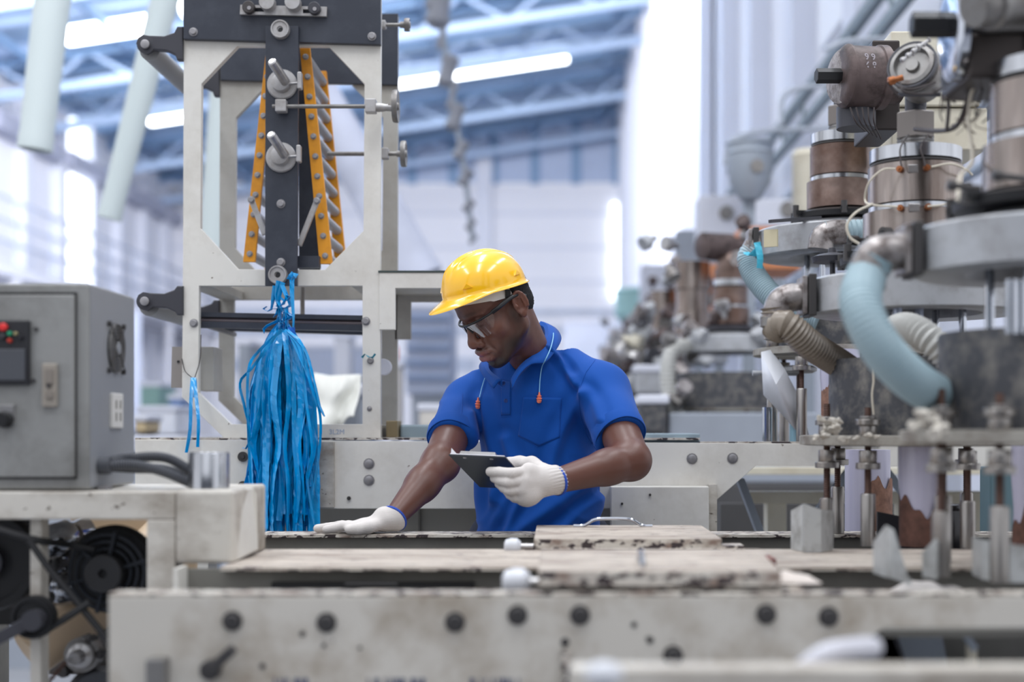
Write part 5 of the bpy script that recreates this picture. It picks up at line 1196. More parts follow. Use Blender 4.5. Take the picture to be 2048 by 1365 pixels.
# hoppers and pale machinery above and behind the row
rg = random.Random(5)
for i, (px_, py_, d_, w_, h_, k_, lab) in enumerate((
    (1500, 350, 7.5, 0.22, 0.26, 'pipe', 'pale grey hopper standing above the row, left of the third head'),
    (1620, 380, 7.6, 0.19, 0.42, 'cream', 'tall cream hopper above the third head ring'),
    (1560, 430, 8.4, 0.3, 0.16, 'clutter1', 'pale lilac box beneath the hoppers'),
    (1500, 330, 9.0, 0.3, 0.3, 'pipe', 'grey round blower above the row'),
    (1440, 440, 9.5, 0.3, 0.3, 'clutter1', 'pale machine housing farther along the row'),
    (1400, 500, 11.5, 0.4, 0.3, 'clutter2', 'grey machine housing near the far end of the row'),
    (1330, 570, 14.5, 0.5, 0.4, 'clutter1', 'pale machine housing at the far end of the row'),
    (1280, 620, 17, 0.6, 0.5, 'teal', 'soft teal bag beyond the machine row'))):
    t = thing('hopper', lab, 'hopper', P(px_, py_ + h_ * FPX / d_ / 2, d_), 'pale housings above the machine row')
    c = P(px_, py_, d_)
    if k_ in ('cream', 'pipe', 'teal'):
        Mesh().lathe(c + Vector((0, 0, -h_ / 2)), c + Vector((0, 0, h_ / 2)), [(0, w_ * 0.25), (0.35, w_ * 0.5), (0.9, w_ * 0.5), (0.93, w_ * 0.53), (1, w_ * 0.45)], 24, rel=True).build('body', m_(k_), t)
    else:
        Mesh().box(c - Vector((w_ / 2, 0.1, h_ / 2)), c + Vector((w_ / 2, 0.2, h_ / 2))).build('body', m_(k_), t, 0.01)
    Mesh().cyl(c + Vector((w_ * 0.1, -0.12, h_ * 0.1)), c + Vector((w_ * 0.1, -0.06, h_ * 0.1)), w_ * 0.16, n=16).build('port', m_('dullsteel'), t)
    Mesh().box((c.x - 0.03, c.y + 0.02, 0.0), (c.x + 0.03, c.y + 0.08, c.z - h_ / 2 + 0.02)).build('stand', m_('pipe'), t)
# ------------------------------------------------------------------ things standing in the hall behind the worker
def crate(label, x0, y0, x1, y1, d, mk, cat='crate', name='crate', depth=0.6, group='blurred things on the hall floor'):  # distant things get pale colours, haze put into the paint
    t = thing(name, label, cat, P((x0 + x1) / 2, y1, d), group)
    a = P(x0, y1, d); b = P(x1, y0, d)
    Mesh().box((a.x, d, a.z), (b.x, d + depth, b.z)).build('body', m_(mk) if mk in M else mk, t, 0.02)
    Mesh().box((a.x - 0.01, d - 0.01, b.z - 0.04), (b.x + 0.01, d + depth + 0.01, b.z)).build('rim', m_('clutter1'), t, 0.01)
    if a.z > 0.15:
        Mesh().box((a.x + 0.05, d + 0.05, 0), (b.x - 0.05, d + depth - 0.05, a.z)).build('base', m_('clutter2'), t)
    return t
crate('white sheeted machine seen between cabinet and tower', 275, 812, 352, 872, 9, mat('white_sheet_box', (226, 228, 236), 0.7), 'machine', 'covered_machine')
crate('small tan carton left of the white sheeted machine', 268, 830, 292, 868, 8, mat('tan_carton', (206, 186, 150), 0.8), 'carton', 'carton', 0.3)
crate('green grey machine part in the blurred gap beside the tower', 280, 765, 320, 815, 12, m_('teal') if False else mat('green_grey_part', (132, 166, 160), 0.7), 'machine', 'machine_part', 0.5)
crate('blue lidded bin behind the tower left upright', 338, 790, 366, 815, 11, mat('soft_blue_bin', (110, 140, 190), 0.7), 'bin', 'bin', 0.5)
crate('tall grey winding machine behind the lower tower opening', 476, 680, 500, 860, 10, 'clutter2', 'machine', 'winding_machine')
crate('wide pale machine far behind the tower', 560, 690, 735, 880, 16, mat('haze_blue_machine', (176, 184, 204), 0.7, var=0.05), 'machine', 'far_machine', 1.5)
crate('white column seen through the lower tower opening', 668, 670, 700, 900, 12, 'clutter1', 'cabinet', 'tall_cabinet', 0.3)
crate('grey cabinet column with orange lamp, right of the tower', 776, 722, 802, 880, 8.5, mat('beige_grey_post', (184, 180, 178), 0.6), 'cabinet', 'lamp_post', 0.15)
o = Mesh().lathe(P(786, 722, 8.5), P(786, 690, 8.5), [(0, 0.03), (0.02, 0.035), (0.08, 0.033), (0.09, 0.02)], 16).build('warning_lamp', mat('orange_lamp', (230, 120, 66), 0.4)); tag(o, 'orange warning lamp on the grey cabinet column', 'lamp')
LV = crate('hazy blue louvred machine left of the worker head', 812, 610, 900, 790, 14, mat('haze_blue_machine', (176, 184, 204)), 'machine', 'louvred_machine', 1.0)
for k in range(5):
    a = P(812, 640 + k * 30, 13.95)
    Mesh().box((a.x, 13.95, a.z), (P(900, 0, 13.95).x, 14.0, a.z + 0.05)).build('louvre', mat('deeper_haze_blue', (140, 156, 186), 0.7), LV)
crate('cream drum shaped box beside the right sleeve of the tower', 838, 808, 900, 858, 7.5, mat('soft_cream_box', (214, 208, 200), 0.7), 'box', 'box', 0.4)
crate('low grey box behind the rear bed beside the hinge block', 700, 800, 730, 872, 7, 'clutter2', 'box', 'box', 0.4)
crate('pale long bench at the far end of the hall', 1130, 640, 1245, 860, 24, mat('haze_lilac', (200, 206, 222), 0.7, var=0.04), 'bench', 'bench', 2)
crate('tan cartons pile left of the machine row', 1222, 655, 1262, 720, 13.8, mat('tan_soft', (206, 184, 166), 0.8), 'carton', 'carton', 0.5)
crate('dark green sack beside the tan cartons', 1232, 690, 1256, 712, 11, mat('dull_green', (110, 136, 116), 0.8), 'sack', 'sack', 0.3)
crate('low pale pipes box behind the worker shoulder', 1250, 720, 1330, 860, 9.4, 'clutter2', 'machine', 'small_machine', 0.4)
crate('pale valve block left of the fourth head', 1270, 730, 1340, 790, 7.5, 'ring', 'machine', 'valve_block', 0.3)
VB = crate('grey manifold of small valves left of the machine row', 1236, 700, 1300, 860, 8.2, 'clutter2', 'machine', 'valve_manifold', 0.3)
rg = random.Random(21)
for k in range(70):
    c = P(rg.uniform(1225, 1345), rg.uniform(640, 850), rg.uniform(7.6, 8.1))
    Mesh().lathe(c, c + Vector((rg.uniform(-1, 1), -0.4, rg.uniform(-1, 1))).normalized() * rg.uniform(0.06, 0.14), [(0, 0.015), (0.45, 0.02), (0.5, 0.04), (1, 0.04)], 10, rel=True).build('fitting', m_(rg.choice(('steel', 'ring', 'cream', 'cast', 'dullsteel', 'motor', 'iron'))), VB)
crate('dark drum shaped base behind the rear bed right of the worker', 1280, 790, 1334, 870, 6.2, 'drum', 'machine', 'drum_machine', 0.3)
# white cloth covering something behind the lower opening
def drape(label, x0, x1, y0, y1, d, dep):
    n = 24; vs_ = []; fs = []
    a = P(x0, y0, d); b = P(x1, y1, d)
    for j in range(n + 1):
        for i in range(n + 1):
            u, v = i / n, j / n
            x = a.x + (b.x - a.x) * u; z = a.z + (b.z - a.z) * v
            s = 0.10 * math.sin(u * 7 + v * 4) * v + 0.06 * mnoise.noise(Vector((u * 4, v * 3, 1)))
            y = d - dep * (v ** 0.7) * 0.4 + s * 0.6
            z += -0.03 * u if j == 0 else -0.05 * v * math.sin(u * 5)
            vs_.append((x, y, z))
    for j in range(n):
        for i in range(n):
            q = j * (n + 1) + i; fs.append((q, q + n + 1, q + n + 2, q + 1))
    o = Mesh().add(vs_, fs, True).build('white_sheet', mat('white_plastic_sheet', (208, 208, 202), 0.5, var=0.02))
    s_ = o.modifiers.new('s', 'SOLIDIFY'); s_.thickness = 0.004
    tag(o, label, 'sheet')
drape('white plastic sheet draped behind the lower tower opening', 628, 724, 746, 862, 5.0, 0.4)
crate('low machine under the white plastic sheet', 632, 770, 724, 880, 4.98, 'clutter2', 'machine', 'covered_machine', 0.4)
crate('long pale conveyor beyond the rear bed on the left', -100, 872, 360, 905, 7.5, 'clutter1', 'conveyor', 'conveyor', 1.2)
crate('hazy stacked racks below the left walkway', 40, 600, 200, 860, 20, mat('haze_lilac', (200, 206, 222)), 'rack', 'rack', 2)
# ------------------------------------------------------------------ signed distance shapes -> smooth meshes
def surface_nets(F, o, h):
    S = F < 0
    sh = tuple(n - 1 for n in F.shape)
    cnt = np.zeros(sh, np.float32); acc = np.zeros(sh + (3,), np.float32)
    sl = lambda n, k: slice(k, n + k)
    crosses = []
    for ax in range(3):
        a = [slice(None)] * 3; b = [slice(None)] * 3
        a[ax] = slice(0, -1); b[ax] = slice(1, None)
        A_, B_ = F[tuple(a)], F[tuple(b)]
        cr = S[tuple(a)] != S[tuple(b)]
        t = np.where(cr, A_ / np.where(cr, A_ - B_, 1), 0).astype(np.float32)
        crosses.append((cr, S[tuple(a)]))
        oth = [i for i in range(3) if i != ax]
        for u in (0, 1):
            for v in (0, 1):
                ix = [None] * 3; ix[ax] = slice(0, sh[ax])
                ix[oth[0]] = sl(sh[oth[0]], u); ix[oth[1]] = sl(sh[oth[1]], v)
                c_ = cr[tuple(ix)]; tt = t[tuple(ix)]
                cnt += c_; acc[..., ax] += tt
                if u: acc[..., oth[0]] += c_
                if v: acc[..., oth[1]] += c_
    act = cnt > 0
    idx = -np.ones(sh, np.int64); idx[act] = np.arange(act.sum())
    ijk = np.argwhere(act)
    V = np.array(o) + h * (ijk + acc[act] / cnt[act][:, None])
    Q = []
    for ax in range(3):
        cr, ins = crosses[ax]
        o1, o2 = [i for i in range(3) if i != ax]
        sel = np.argwhere(cr)
        ok = (sel[:, o1] > 0) & (sel[:, o2] > 0) & (sel[:, o1] < sh[o1]) & (sel[:, o2] < sh[o2])
        sel = sel[ok]
        inside = ins[tuple(sel.T)]
        def cell(d1, d2):
            c = sel.copy(); c[:, o1] -= d1; c[:, o2] -= d2
            return idx[tuple(c.T)]
        q = np.stack([cell(0, 0), cell(1, 0), cell(1, 1), cell(0, 1)], 1)
        flip = inside if ax != 1 else ~inside
        q[~flip] = q[~flip][:, ::-1]
        Q.append(q)
    return V, np.concatenate(Q)

class Sdf:
    def __init__(s, lo, hi, h):
        s.h = h; s.lo = np.array(lo, float); n = np.ceil((np.array(hi) - s.lo) / h).astype(int) + 1
        s.F = np.full(n, 0.2, np.float32)
        s.ax = [s.lo[i] + h * np.arange(n[i]) for i in range(3)]
    def _reg(s, lo, hi, pad):
        i0 = [max(0, int((lo[i] - pad - s.lo[i]) / s.h)) for i in range(3)]
        i1 = [min(s.F.shape[i], int((hi[i] + pad - s.lo[i]) / s.h) + 2) for i in range(3)]
        if any(i1[i] <= i0[i] for i in range(3)): return None
        sl = tuple(slice(a, b) for a, b in zip(i0, i1))
        X = s.ax[0][sl[0]][:, None, None]; Y = s.ax[1][sl[1]][None, :, None]; Z = s.ax[2][sl[2]][None, None, :]
        return sl, X, Y, Z
    def _apply(s, sl, d, k, op):
        F = s.F[sl]
        if op == 'add':
            if k > 0:
                hh = np.clip(0.5 + 0.5 * (F - d) / k, 0, 1); r = F * (1 - hh) + d * hh - k * hh * (1 - hh)
            else: r = np.minimum(F, d)
        else:
            d = -d
            if k > 0:
                hh = np.clip(0.5 - 0.5 * (F - d) / k, 0, 1); r = F * (1 - hh) + d * hh + k * hh * (1 - hh)
            else: r = np.maximum(F, d)
        s.F[sl] = r.astype(np.float32)
    def ell(s, c, r, k=0.01, op='add', R=None):
        c = np.array(c, float); r = np.array(r, float); m = r.max()
        g = s._reg(c - m, c + m, k + 0.03)
        if g is None: return s
        sl, X, Y, Z = g; X = X - c[0]; Y = Y - c[1]; Z = Z - c[2]
        if R is not None:
            R = np.array(R.to_3x3()).T
            X, Y, Z = (R[0, 0] * X + R[0, 1] * Y + R[0, 2] * Z, R[1, 0] * X + R[1, 1] * Y + R[1, 2] * Z, R[2, 0] * X + R[2, 1] * Y + R[2, 2] * Z)
        k0 = np.sqrt((X / r[0]) ** 2 + (Y / r[1]) ** 2 + (Z / r[2]) ** 2) + 1e-9
        k1 = np.sqrt((X / r[0] ** 2) ** 2 + (Y / r[1] ** 2) ** 2 + (Z / r[2] ** 2) ** 2) + 1e-9
        s._apply(sl, k0 * (k0 - 1) / k1, k, op); return s
    def cap(s, a, b, r0, r1=None, k=0.01, op='add', sq=None):
        """tapered capsule; sq: (direction, factor) squeezes the section along a direction"""
        r1 = r0 if r1 is None else r1
        a = np.array(a, float); b = np.array(b, float); m = max(r0, r1)
        g = s._reg(np.minimum(a, b) - m, np.maximum(a, b) + m, k + 0.03)
        if g is None: return s
        sl, X, Y, Z = g; ab = b - a; L2 = ab @ ab + 1e-12
        t = np.clip(((X - a[0]) * ab[0] + (Y - a[1]) * ab[1] + (Z - a[2]) * ab[2]) / L2, 0, 1)
        dx = X - a[0] - t * ab[0]; dy = Y - a[1] - t * ab[1]; dz = Z - a[2] - t * ab[2]
        if sq is not None:
            n = np.array(sq[0], float); n /= np.linalg.norm(n); q = dx * n[0] + dy * n[1] + dz * n[2]
            f = 1 / sq[1] - 1
            dx = dx + q * f * n[0]; dy = dy + q * f * n[1]; dz = dz + q * f * n[2]
        d = np.sqrt(dx * dx + dy * dy + dz * dz) - (r0 + (r1 - r0) * t)
        if sq is not None: d = d * (0.5 + 0.5 * min(1, sq[1]))
        s._apply(sl, d, k, op); return s
    def cut(s, p, n, k=0.0, near=None, rad=0.2):
        """removes what lies on the n side of the plane, within rad of near"""
        p = np.array(p, float); n = np.array(n, float); n /= np.linalg.norm(n)
        near = p if near is None else np.array(near, float)
        g = s._reg(near - rad, near + rad, 0)
        if g is None: return s
        sl, X, Y, Z = g
        d = -((X - p[0]) * n[0] + (Y - p[1]) * n[1] + (Z - p[2]) * n[2])
        rr = np.sqrt((X - near[0]) ** 2 + (Y - near[1]) ** 2 + (Z - near[2]) ** 2) - rad
        s._apply(sl, np.maximum(d, rr), k, 'sub'); return s
    def mesh(s): return surface_nets(s.F, s.lo, s.h)

def np_mesh(name, V, Q, material, parent=None, cols=None, smooth_it=2):
    me = bpy.data.meshes.new(name)
    off = WL.get(parent, Vector((0, 0, 0))) if parent is not None else Vector((0, 0, 0))
    V = V - np.array(off)
    me.vertices.add(len(V)); me.vertices.foreach_set('co', V.astype(np.float32).ravel())
    me.loops.add(len(Q) * 4); me.loops.foreach_set('vertex_index', Q.astype(np.int32).ravel())
    me.polygons.add(len(Q)); me.polygons.foreach_set('loop_start', np.arange(0, len(Q) * 4, 4, dtype=np.int32))
    me.polygons.foreach_set('use_smooth', np.ones(len(Q), bool))
    me.update(calc_edges=True); me.validate()
    if cols is not None:
        at = me.color_attributes.new('skin', 'FLOAT_COLOR', 'POINT')
        at.data.foreach_set('color', cols.astype(np.float32).ravel())
    me.materials.append(material)
    o = bpy.data.objects.new(name, me); COL.objects.link(o)
    if parent is not None: o.parent = parent; WL[o] = off
    return o
def relax(V, Q, it=3, f=0.5):
    for _ in range(it):
        acc = np.zeros_like(V); cnt = np.zeros(len(V))
        for a, b in ((0, 1), (1, 2), (2, 3), (3, 0)):
            np.add.at(acc, Q[:, a], V[Q[:, b]]); np.add.at(acc, Q[:, b], V[Q[:, a]])
            np.add.at(cnt, Q[:, a], 1); np.add.at(cnt, Q[:, b], 1)
        V = V + f * (acc / np.maximum(cnt, 1)[:, None] - V)
    return V
def normals(V, Q):
    n = np.cross(V[Q[:, 2]] - V[Q[:, 0]], V[Q[:, 3]] - V[Q[:, 1]])
    N = np.zeros_like(V)
    for k in range(4): np.add.at(N, Q[:, k], n)
    return N / (np.linalg.norm(N, axis=1)[:, None] + 1e-12)

# ------------------------------------------------------------------ the worker
man = thing('person', 'worker in yellow helmet and blue polo shirt leaning on the machine bed, looking down', 'person', P(1080, 1068, 3.45).xy.to_3d())
yaw, pit, roll = math.radians(57), math.radians(35), math.radians(0)
f_ = Vector((-math.sin(yaw) * math.cos(pit), -math.cos(yaw) * math.cos(pit), -math.sin(pit)))
l_ = Vector((math.cos(yaw), -math.sin(yaw), 0)); u_ = f_.cross(l_)
HS = 0.95
# the left ear canal seen at (1034, 608)
ear_w = P(1036, 609, 3.215)
HR = Matrix((f_, l_, u_)).transposed()          # head-local -> world
HO = ear_w - HR @ (Vector((-0.004, 0.076, 0)) * HS)
def H2W(p): return HO + HR @ (Vector(p) * HS)
def W2H(p): return (HR.transposed() @ (Vector(p) - HO)) / HS
neck_top = (-0.028, 0, -0.045)
neck_w = P(1064, 724, 3.38)
neck_base = W2H(neck_w)
hd = Sdf((-0.17, -0.13, -0.27), (0.15, 0.13, 0.16), 0.0023)
hd.ell((0.004, 0, 0.045), (0.092, 0.073, 0.084), 0)
hd.ell((0.045, 0, 0.052), (0.053, 0.062, 0.050), 0.02)
hd.ell((0.040, 0, -0.028), (0.052, 0.055, 0.066), 0.02)
for sgn in (-1, 1):
    hd.cap((0.002, sgn * 0.052, -0.048), (0.070, sgn * 0.022, -0.088), 0.017, 0.015, 0.022)
    hd.cap((0.0, sgn * 0.058, -0.01), (0.004, sgn * 0.052, -0.05), 0.014, 0.014, 0.02)
    hd.ell((0.062, sgn * 0.042, -0.014), (0.024, 0.019, 0.020), 0.022)
hd.ell((0.082, 0, -0.090), (0.020, 0.023, 0.018), 0.016)
hd.ell((0.085, 0, -0.058), (0.023, 0.040, 0.027), 0.016)
hd.cap((0.088, -0.012, 0.036), (0.088, 0.012, 0.036), 0.012, 0.012, 0.014)
for sgn in (-1, 1):
    hd.cap((0.089, sgn * 0.012, 0.034), (0.074, sgn * 0.047, 0.030), 0.0105, 0.009, 0.012)
    hd.ell((0.097, sgn * 0.031, 0.011), (0.015, 0.019, 0.012), 0.010, 'sub')
    hd.ell((0.0785, sgn * 0.032, 0.011), (0.0150, 0.0165, 0.0135), 0.004)
    hd.cap((0.0925, sgn * 0.020, 0.0068), (0.0885, sgn * 0.044, 0.0062), 0.0022, 0.0018, 0.003)      # lowered lid edge
hd.cap((0.090, 0, 0.022), (0.112, 0, -0.022), 0.0085, 0.0105, 0.010)
hd.ell((0.1125, 0, -0.029), (0.0140, 0.0160, 0.0125), 0.008)
for sgn in (-1, 1):
    hd.ell((0.1025, sgn * 0.0180, -0.034), (0.0135, 0.0100, 0.0105), 0.005)
    hd.ell((0.108, sgn * 0.0085, -0.0435), (0.006, 0.0042, 0.005), 0.003, 'sub')
    hd.cap((0.098, sgn * 0.026, -0.032), (0.090, sgn * 0.036, -0.058), 0.003, 0.002, 0.008, 'sub')   # nasolabial fold
hd.cap((0.109, 0, -0.041), (0.108, 0, -0.049), 0.0022, 0.003, 0.004, 'sub')
hd.cap((0.102, -0.025, -0.0555), (0.102, 0.025, -0.0555), 0.0075, 0.0075, 0.004); hd.cap((0.104, -0.014, -0.0545), (0.104, 0.014, -0.0545), 0.0085, 0.0085, 0.004)
hd.cap((0.110, -0.007, -0.0545), (0.110, 0.007, -0.0545), 0.0066, 0.0066, 0.006)
hd.cap((0.101, -0.021, -0.0715), (0.101, 0.021, -0.0715), 0.0088, 0.0088, 0.005); hd.cap((0.103, -0.012, -0.0725), (0.103, 0.012, -0.0725), 0.0095, 0.0095, 0.005)
hd.cap((0.1165, -0.013, -0.0632), (0.1165, 0.013, -0.0632), 0.0022, 0.0022, 0.003, 'sub')
for sgn in (-1, 1):
    hd.cap((0.1155, sgn * 0.012, -0.0632), (0.1005, sgn * 0.0335, -0.0625), 0.0020, 0.0016, 0.004, 'sub')
hd.cap((0.105, -0.010, -0.083), (0.105, 0.010, -0.083), 0.0045, 0.0045, 0.008, 'sub')
hd.cap((-0.012, 0, -0.04), neck_base, 0.050, 0.050, 0.02)
hd.cap((-0.028, 0, 0.0), neck_base, 0.046, 0.050, 0.02)
hd.ell((0.02, 0, -0.075), (0.05, 0.04, 0.025), 0.02)
# ears
for sgn in (-1, 1):
    R = Matrix.Rotation(sgn * -0.42, 4, 'Z') @ Matrix.Rotation(-0.12, 4, 'Y')
    hd.ell((-0.008, sgn * 0.082, 0.002), (0.018, 0.0062, 0.031), 0.004, R=R)
    hd.ell((-0.003, sgn * 0.0890, 0.000), (0.0105, 0.0085, 0.0190), 0.002, 'sub', R=R)
    ec = Vector((-0.008, sgn * 0.082, 0.002)); pe = []
    for a_ in np.linspace(math.radians(-25), math.radians(235), 12):
        pe.append(ec + R.to_3x3() @ Vector((-0.0165 * math.cos(a_) if True else 0, sgn * 0.0052, 0.0285 * math.sin(a_))))
    for a_, b_ in zip(pe, pe[1:]): hd.cap(a_, b_, 0.0033, 0.0033, 0.002)
    hd.cap(ec + R.to_3x3() @ Vector((-0.007, sgn * 0.005, 0.018)), ec + R.to_3x3() @ Vector((-0.009, sgn * 0.005, -0.012)), 0.0026, 0.0026, 0.002)
    hd.ell((-0.002, sgn * 0.081, -0.024), (0.0085, 0.005, 0.0095), 0.004, R=R)
    hd.ell((0.004, sgn * 0.083, -0.002), (0.0038, 0.0035, 0.006), 0.003)
Vh, Qh = hd.mesh(); Vh = relax(Vh, Qh, 2, 0.4)
# colours by place: lips, stubble, brows
x, y, z = Vh.T
def g(cx, cy, cz, rx, ry, rz): return np.exp(-(((x - cx) / rx) ** 2 + ((np.abs(y) - cy) / ry) ** 2 + ((z - cz) / rz) ** 2))
base = np.array(lin((102, 67, 56))[:3]); lip = np.array(lin((142, 88, 84))[:3]); dark = np.array(lin((44, 33, 32))[:3]); warm = np.array(lin((134, 84, 66))[:3])
lipm = np.clip(1.6 * (g(0.110, 0, -0.0715, 0.015, 0.021, 0.0068) + 0.8 * g(0.110, 0, -0.057, 0.014, 0.025, 0.0055)), 0, 1)
beard = np.clip(1.7 * g(0.088, 0, -0.100, 0.036, 0.045, 0.024) + 1.0 * g(0.040, 0.050, -0.070, 0.048, 0.03, 0.026) + 0.6 * g(0.108, 0.012, -0.047, 0.010, 0.020, 0.004) + 0.7 * g(0.012, 0.066, -0.02, 0.014, 0.02, 0.03), 0, 1) * (1 - lipm)
browm = np.clip(1.8 * g(0.094, 0.026, 0.038, 0.02, 0.020, 0.0048), 0, 1)
warmm = 0.6 * g(0.112, 0.0, -0.028, 0.02, 0.02, 0.018) + 0.35 * g(0.065, 0.045, -0.02, 0.03, 0.03, 0.025) + 0.5 * g(-0.008, 0.085, 0, 0.03, 0.02, 0.04)
nz = np.array([mnoise.noise(Vector((a * 120, b * 120, c_ * 120))) for a, b, c_ in Vh[::1]]) * 0.12 + 1.0 if len(Vh) < 90000 else np.ones(len(Vh))
mixc = lambda c, k_, m__: c * (1 - m__[:, None]) + k_ * m__[:, None]
C = np.tile(base, (len(Vh), 1)); C = mixc(C, warm, np.clip(warmm, 0, 1)); C = mixc(C, dark * 0.7, np.clip(beard * 0.95, 0, 1)); C = mixc(C, dark * 0.5, browm * 0.5); C = mixc(C, lip, lipm * 0.9)
C = C * nz[:, None]
RH = np.array(HR) * HS
wz = np.clip((Vh[:, 0] + 0.03) / 0.05, 0, 1) * np.clip((Vh[:, 2] + 0.15) / 0.03, 0, 1)
Vh[:, 2] -= 0.10 * np.maximum(0, -Vh[:, 2]) * wz
Vhw = Vh @ RH.T + np.array(HO)
# torso under the shirt, arms, hands inside the gloves
shL, shR = P(1208, 784, 3.36), P(930, 802, 3.50)
elL, wrL = P(1262, 922, 3.16), P(1112, 963, 3.02)
elR, wrR = P(881, 927, 3.27), P(783, 1042, 3.10)
bd = Sdf((-0.46, 2.92, 0.84), (0.30, 3.66, 1.50), 0.0042)
pel = P(1085, 1120, 3.50)
bd.cap(P(1070, 800, 3.46), pel, 0.10, 0.11, 0.0, sq=((0.42, 0.9, 0), 0.8))
bd.cap(shL, shR, 0.05, 0.05, 0.05)
bd.cap(neck_w, P(1070, 800, 3.45), 0.048, 0.078, 0.03)
bd.cap(shL, elL, 0.050, 0.043, 0.02); bd.ell(elL, (0.042, 0.044, 0.041), 0.015)
bd.cap(elL, elL.lerp(wrL, 0.35), 0.042, 0.0395, 0.012); bd.cap(elL.lerp(wrL, 0.3), wrL, 0.0395, 0.0265, 0.012)
bd.cap(wrL, wrL + (wrL - elL).normalized() * 0.012, 0.026, 0.022, 0.01)
bd.cap(shR, elR, 0.046, 0.042, 0.02); bd.ell(elR, (0.044, 0.046, 0.044), 0.015)
bd.cap(elR, elR.lerp(wrR, 0.4), 0.040, 0.0385, 0.012); bd.cap(elR.lerp(wrR, 0.35), wrR - (wrR - elR).normalized() * 0.02, 0.0385, 0.0245, 0.012)

Vb, Qb = bd.mesh(); Vb = relax(Vb, Qb, 2, 0.4)
nb = np.array([mnoise.noise(Vector(p) * 14) for p in Vb]) * 0.10 + 1
armc = np.array(lin((98, 63, 53))[:3])
Cb = np.tile(armc, (len(Vb), 1)) * nb[:, None]
Va = np.vstack([Vhw, Vb]); Qa = np.vstack([Qh, Qb + len(Vhw)]); Ca = np.hstack([np.vstack([C, Cb]), np.ones((len(Va), 1))])
skin = bpy.data.materials.new('brown_skin'); skin.use_nodes = True
nt = skin.node_tree; bs = nt.nodes['Principled BSDF']
at_ = nt.nodes.new('ShaderNodeVertexColor'); at_.layer_name = 'skin'; nt.links.new(at_.outputs[0], bs.inputs['Base Color'])
bs.inputs['Roughness'].default_value = 0.40; bs.inputs['Specular IOR Level'].default_value = 0.5
nn_ = nt.nodes.new('ShaderNodeTexNoise'); nn_.inputs['Scale'].default_value = 260; bp_ = nt.nodes.new('ShaderNodeBump'); bp_.inputs['Strength'].default_value = 0.18; bp_.inputs['Distance'].default_value = 0.001
nt.links.new(nn_.outputs[0], bp_.inputs['Height']); nt.links.new(bp_.outputs[0], bs.inputs['Normal'])
body = np_mesh('body', Va, Qa, skin, man, Ca)

# shirt
sh = Sdf((-0.34, 3.02, 0.86), (0.30, 3.68, 1.46), 0.0036)
ch = P(1072, 840, 3.45); wa = P(1077, 980, 3.46)
tq = ((0.42, 0.9, 0), 0.80)
sh.cap(P(1075, 812, 3.47), ch, 0.128, 0.138, 0.0, sq=tq)
sh.cap(ch, wa, 0.138, 0.146, 0.03, sq=tq)
sh.cap(wa, P(1078, 1120, 3.47), 0.148, 0.154, 0.03, sq=tq)
sh.cap(shL + Vector((-0.03, 0, 0.0)), shR + Vector((0.03, 0, 0.0)), 0.060, 0.058, 0.05)
sh.cap(P(1078, 742, 3.42), P(1072, 790, 3.44), 0.060, 0.10, 0.05)
sh.cap(P(1102, 713, 3.44), shL + Vector((-0.015, 0, -0.002)), 0.046, 0.058, 0.03); sh.cap(P(1010, 748, 3.47), shR + Vector((0.015, 0, -0.002)), 0.040, 0.054, 0.03)
sh.cap(neck_w + Vector((0.004, 0.0, 0.030)), P(1066, 772, 3.425), 0.068, 0.092, 0.03)
# sleeves
hemL = shL.lerp(elL, 0.66); hemR = shR.lerp(elR, 0.62)
aL = (elL - shL).normalized(); aR = (elR - shR).normalized()
sh.cap(shL, shL.lerp(elL, 0.95), 0.059, 0.052, 0.03); sh.cap(shR, shR.lerp(elR, 0.95), 0.053, 0.049, 0.03)
for a_, b_, r_ in ((P(1180, 740, 3.3), P(1258, 850, 3.12), 0.007), (P(1170, 800, 3.25), P(1200, 880, 3.1), 0.006)):
    pass
# folds: soft ridges
FOLDS = []
for pts, d_, r_ in (([(1165, 790), (1120, 870), (1095, 960)], 3.33, 0.022), ([(1190, 960), (1110, 1010), (1000, 1090)], 3.32, 0.024), ([(1215, 1000), (1160, 1040), (1080, 1100)], 3.33, 0.024),
                    ([(965, 800), (985, 900), (990, 1000)], 3.36, 0.02), ([(940, 830), (952, 930), (960, 1040)], 3.38, 0.02), ([(1010, 880), (1030, 960), (980, 1060)], 3.32, 0.02),
                    ([(1150, 760), (1185, 800), (1200, 840)], 3.30, 0.02), ([(1170, 790), (1178, 850), (1200, 900)], 3.3, 0.018), ([(1015, 940), (985, 1010), (962, 1066)], 3.3, 0.018), ([(1070, 935), (1045, 990), (1015, 1060)], 3.3, 0.016), ([(1215, 985), (1160, 1020), (1110, 1068)], 3.3, 0.016), ([(1100, 700), (1130, 740), (1150, 770)], 3.3, 0.012)):
    FOLDS.append(([(x_, y_) for x_, y_ in pts], r_))
sh.cut(hemL, aL, 0.002, near=hemL + aL * 0.085, rad=0.105)
sh.cut(hemR, aR + Vector((0.1, 0, -0.05)), 0.004, near=hemR + aR * 0.075, rad=0.098)
# hollow the sleeve mouths a little so the arm stands free

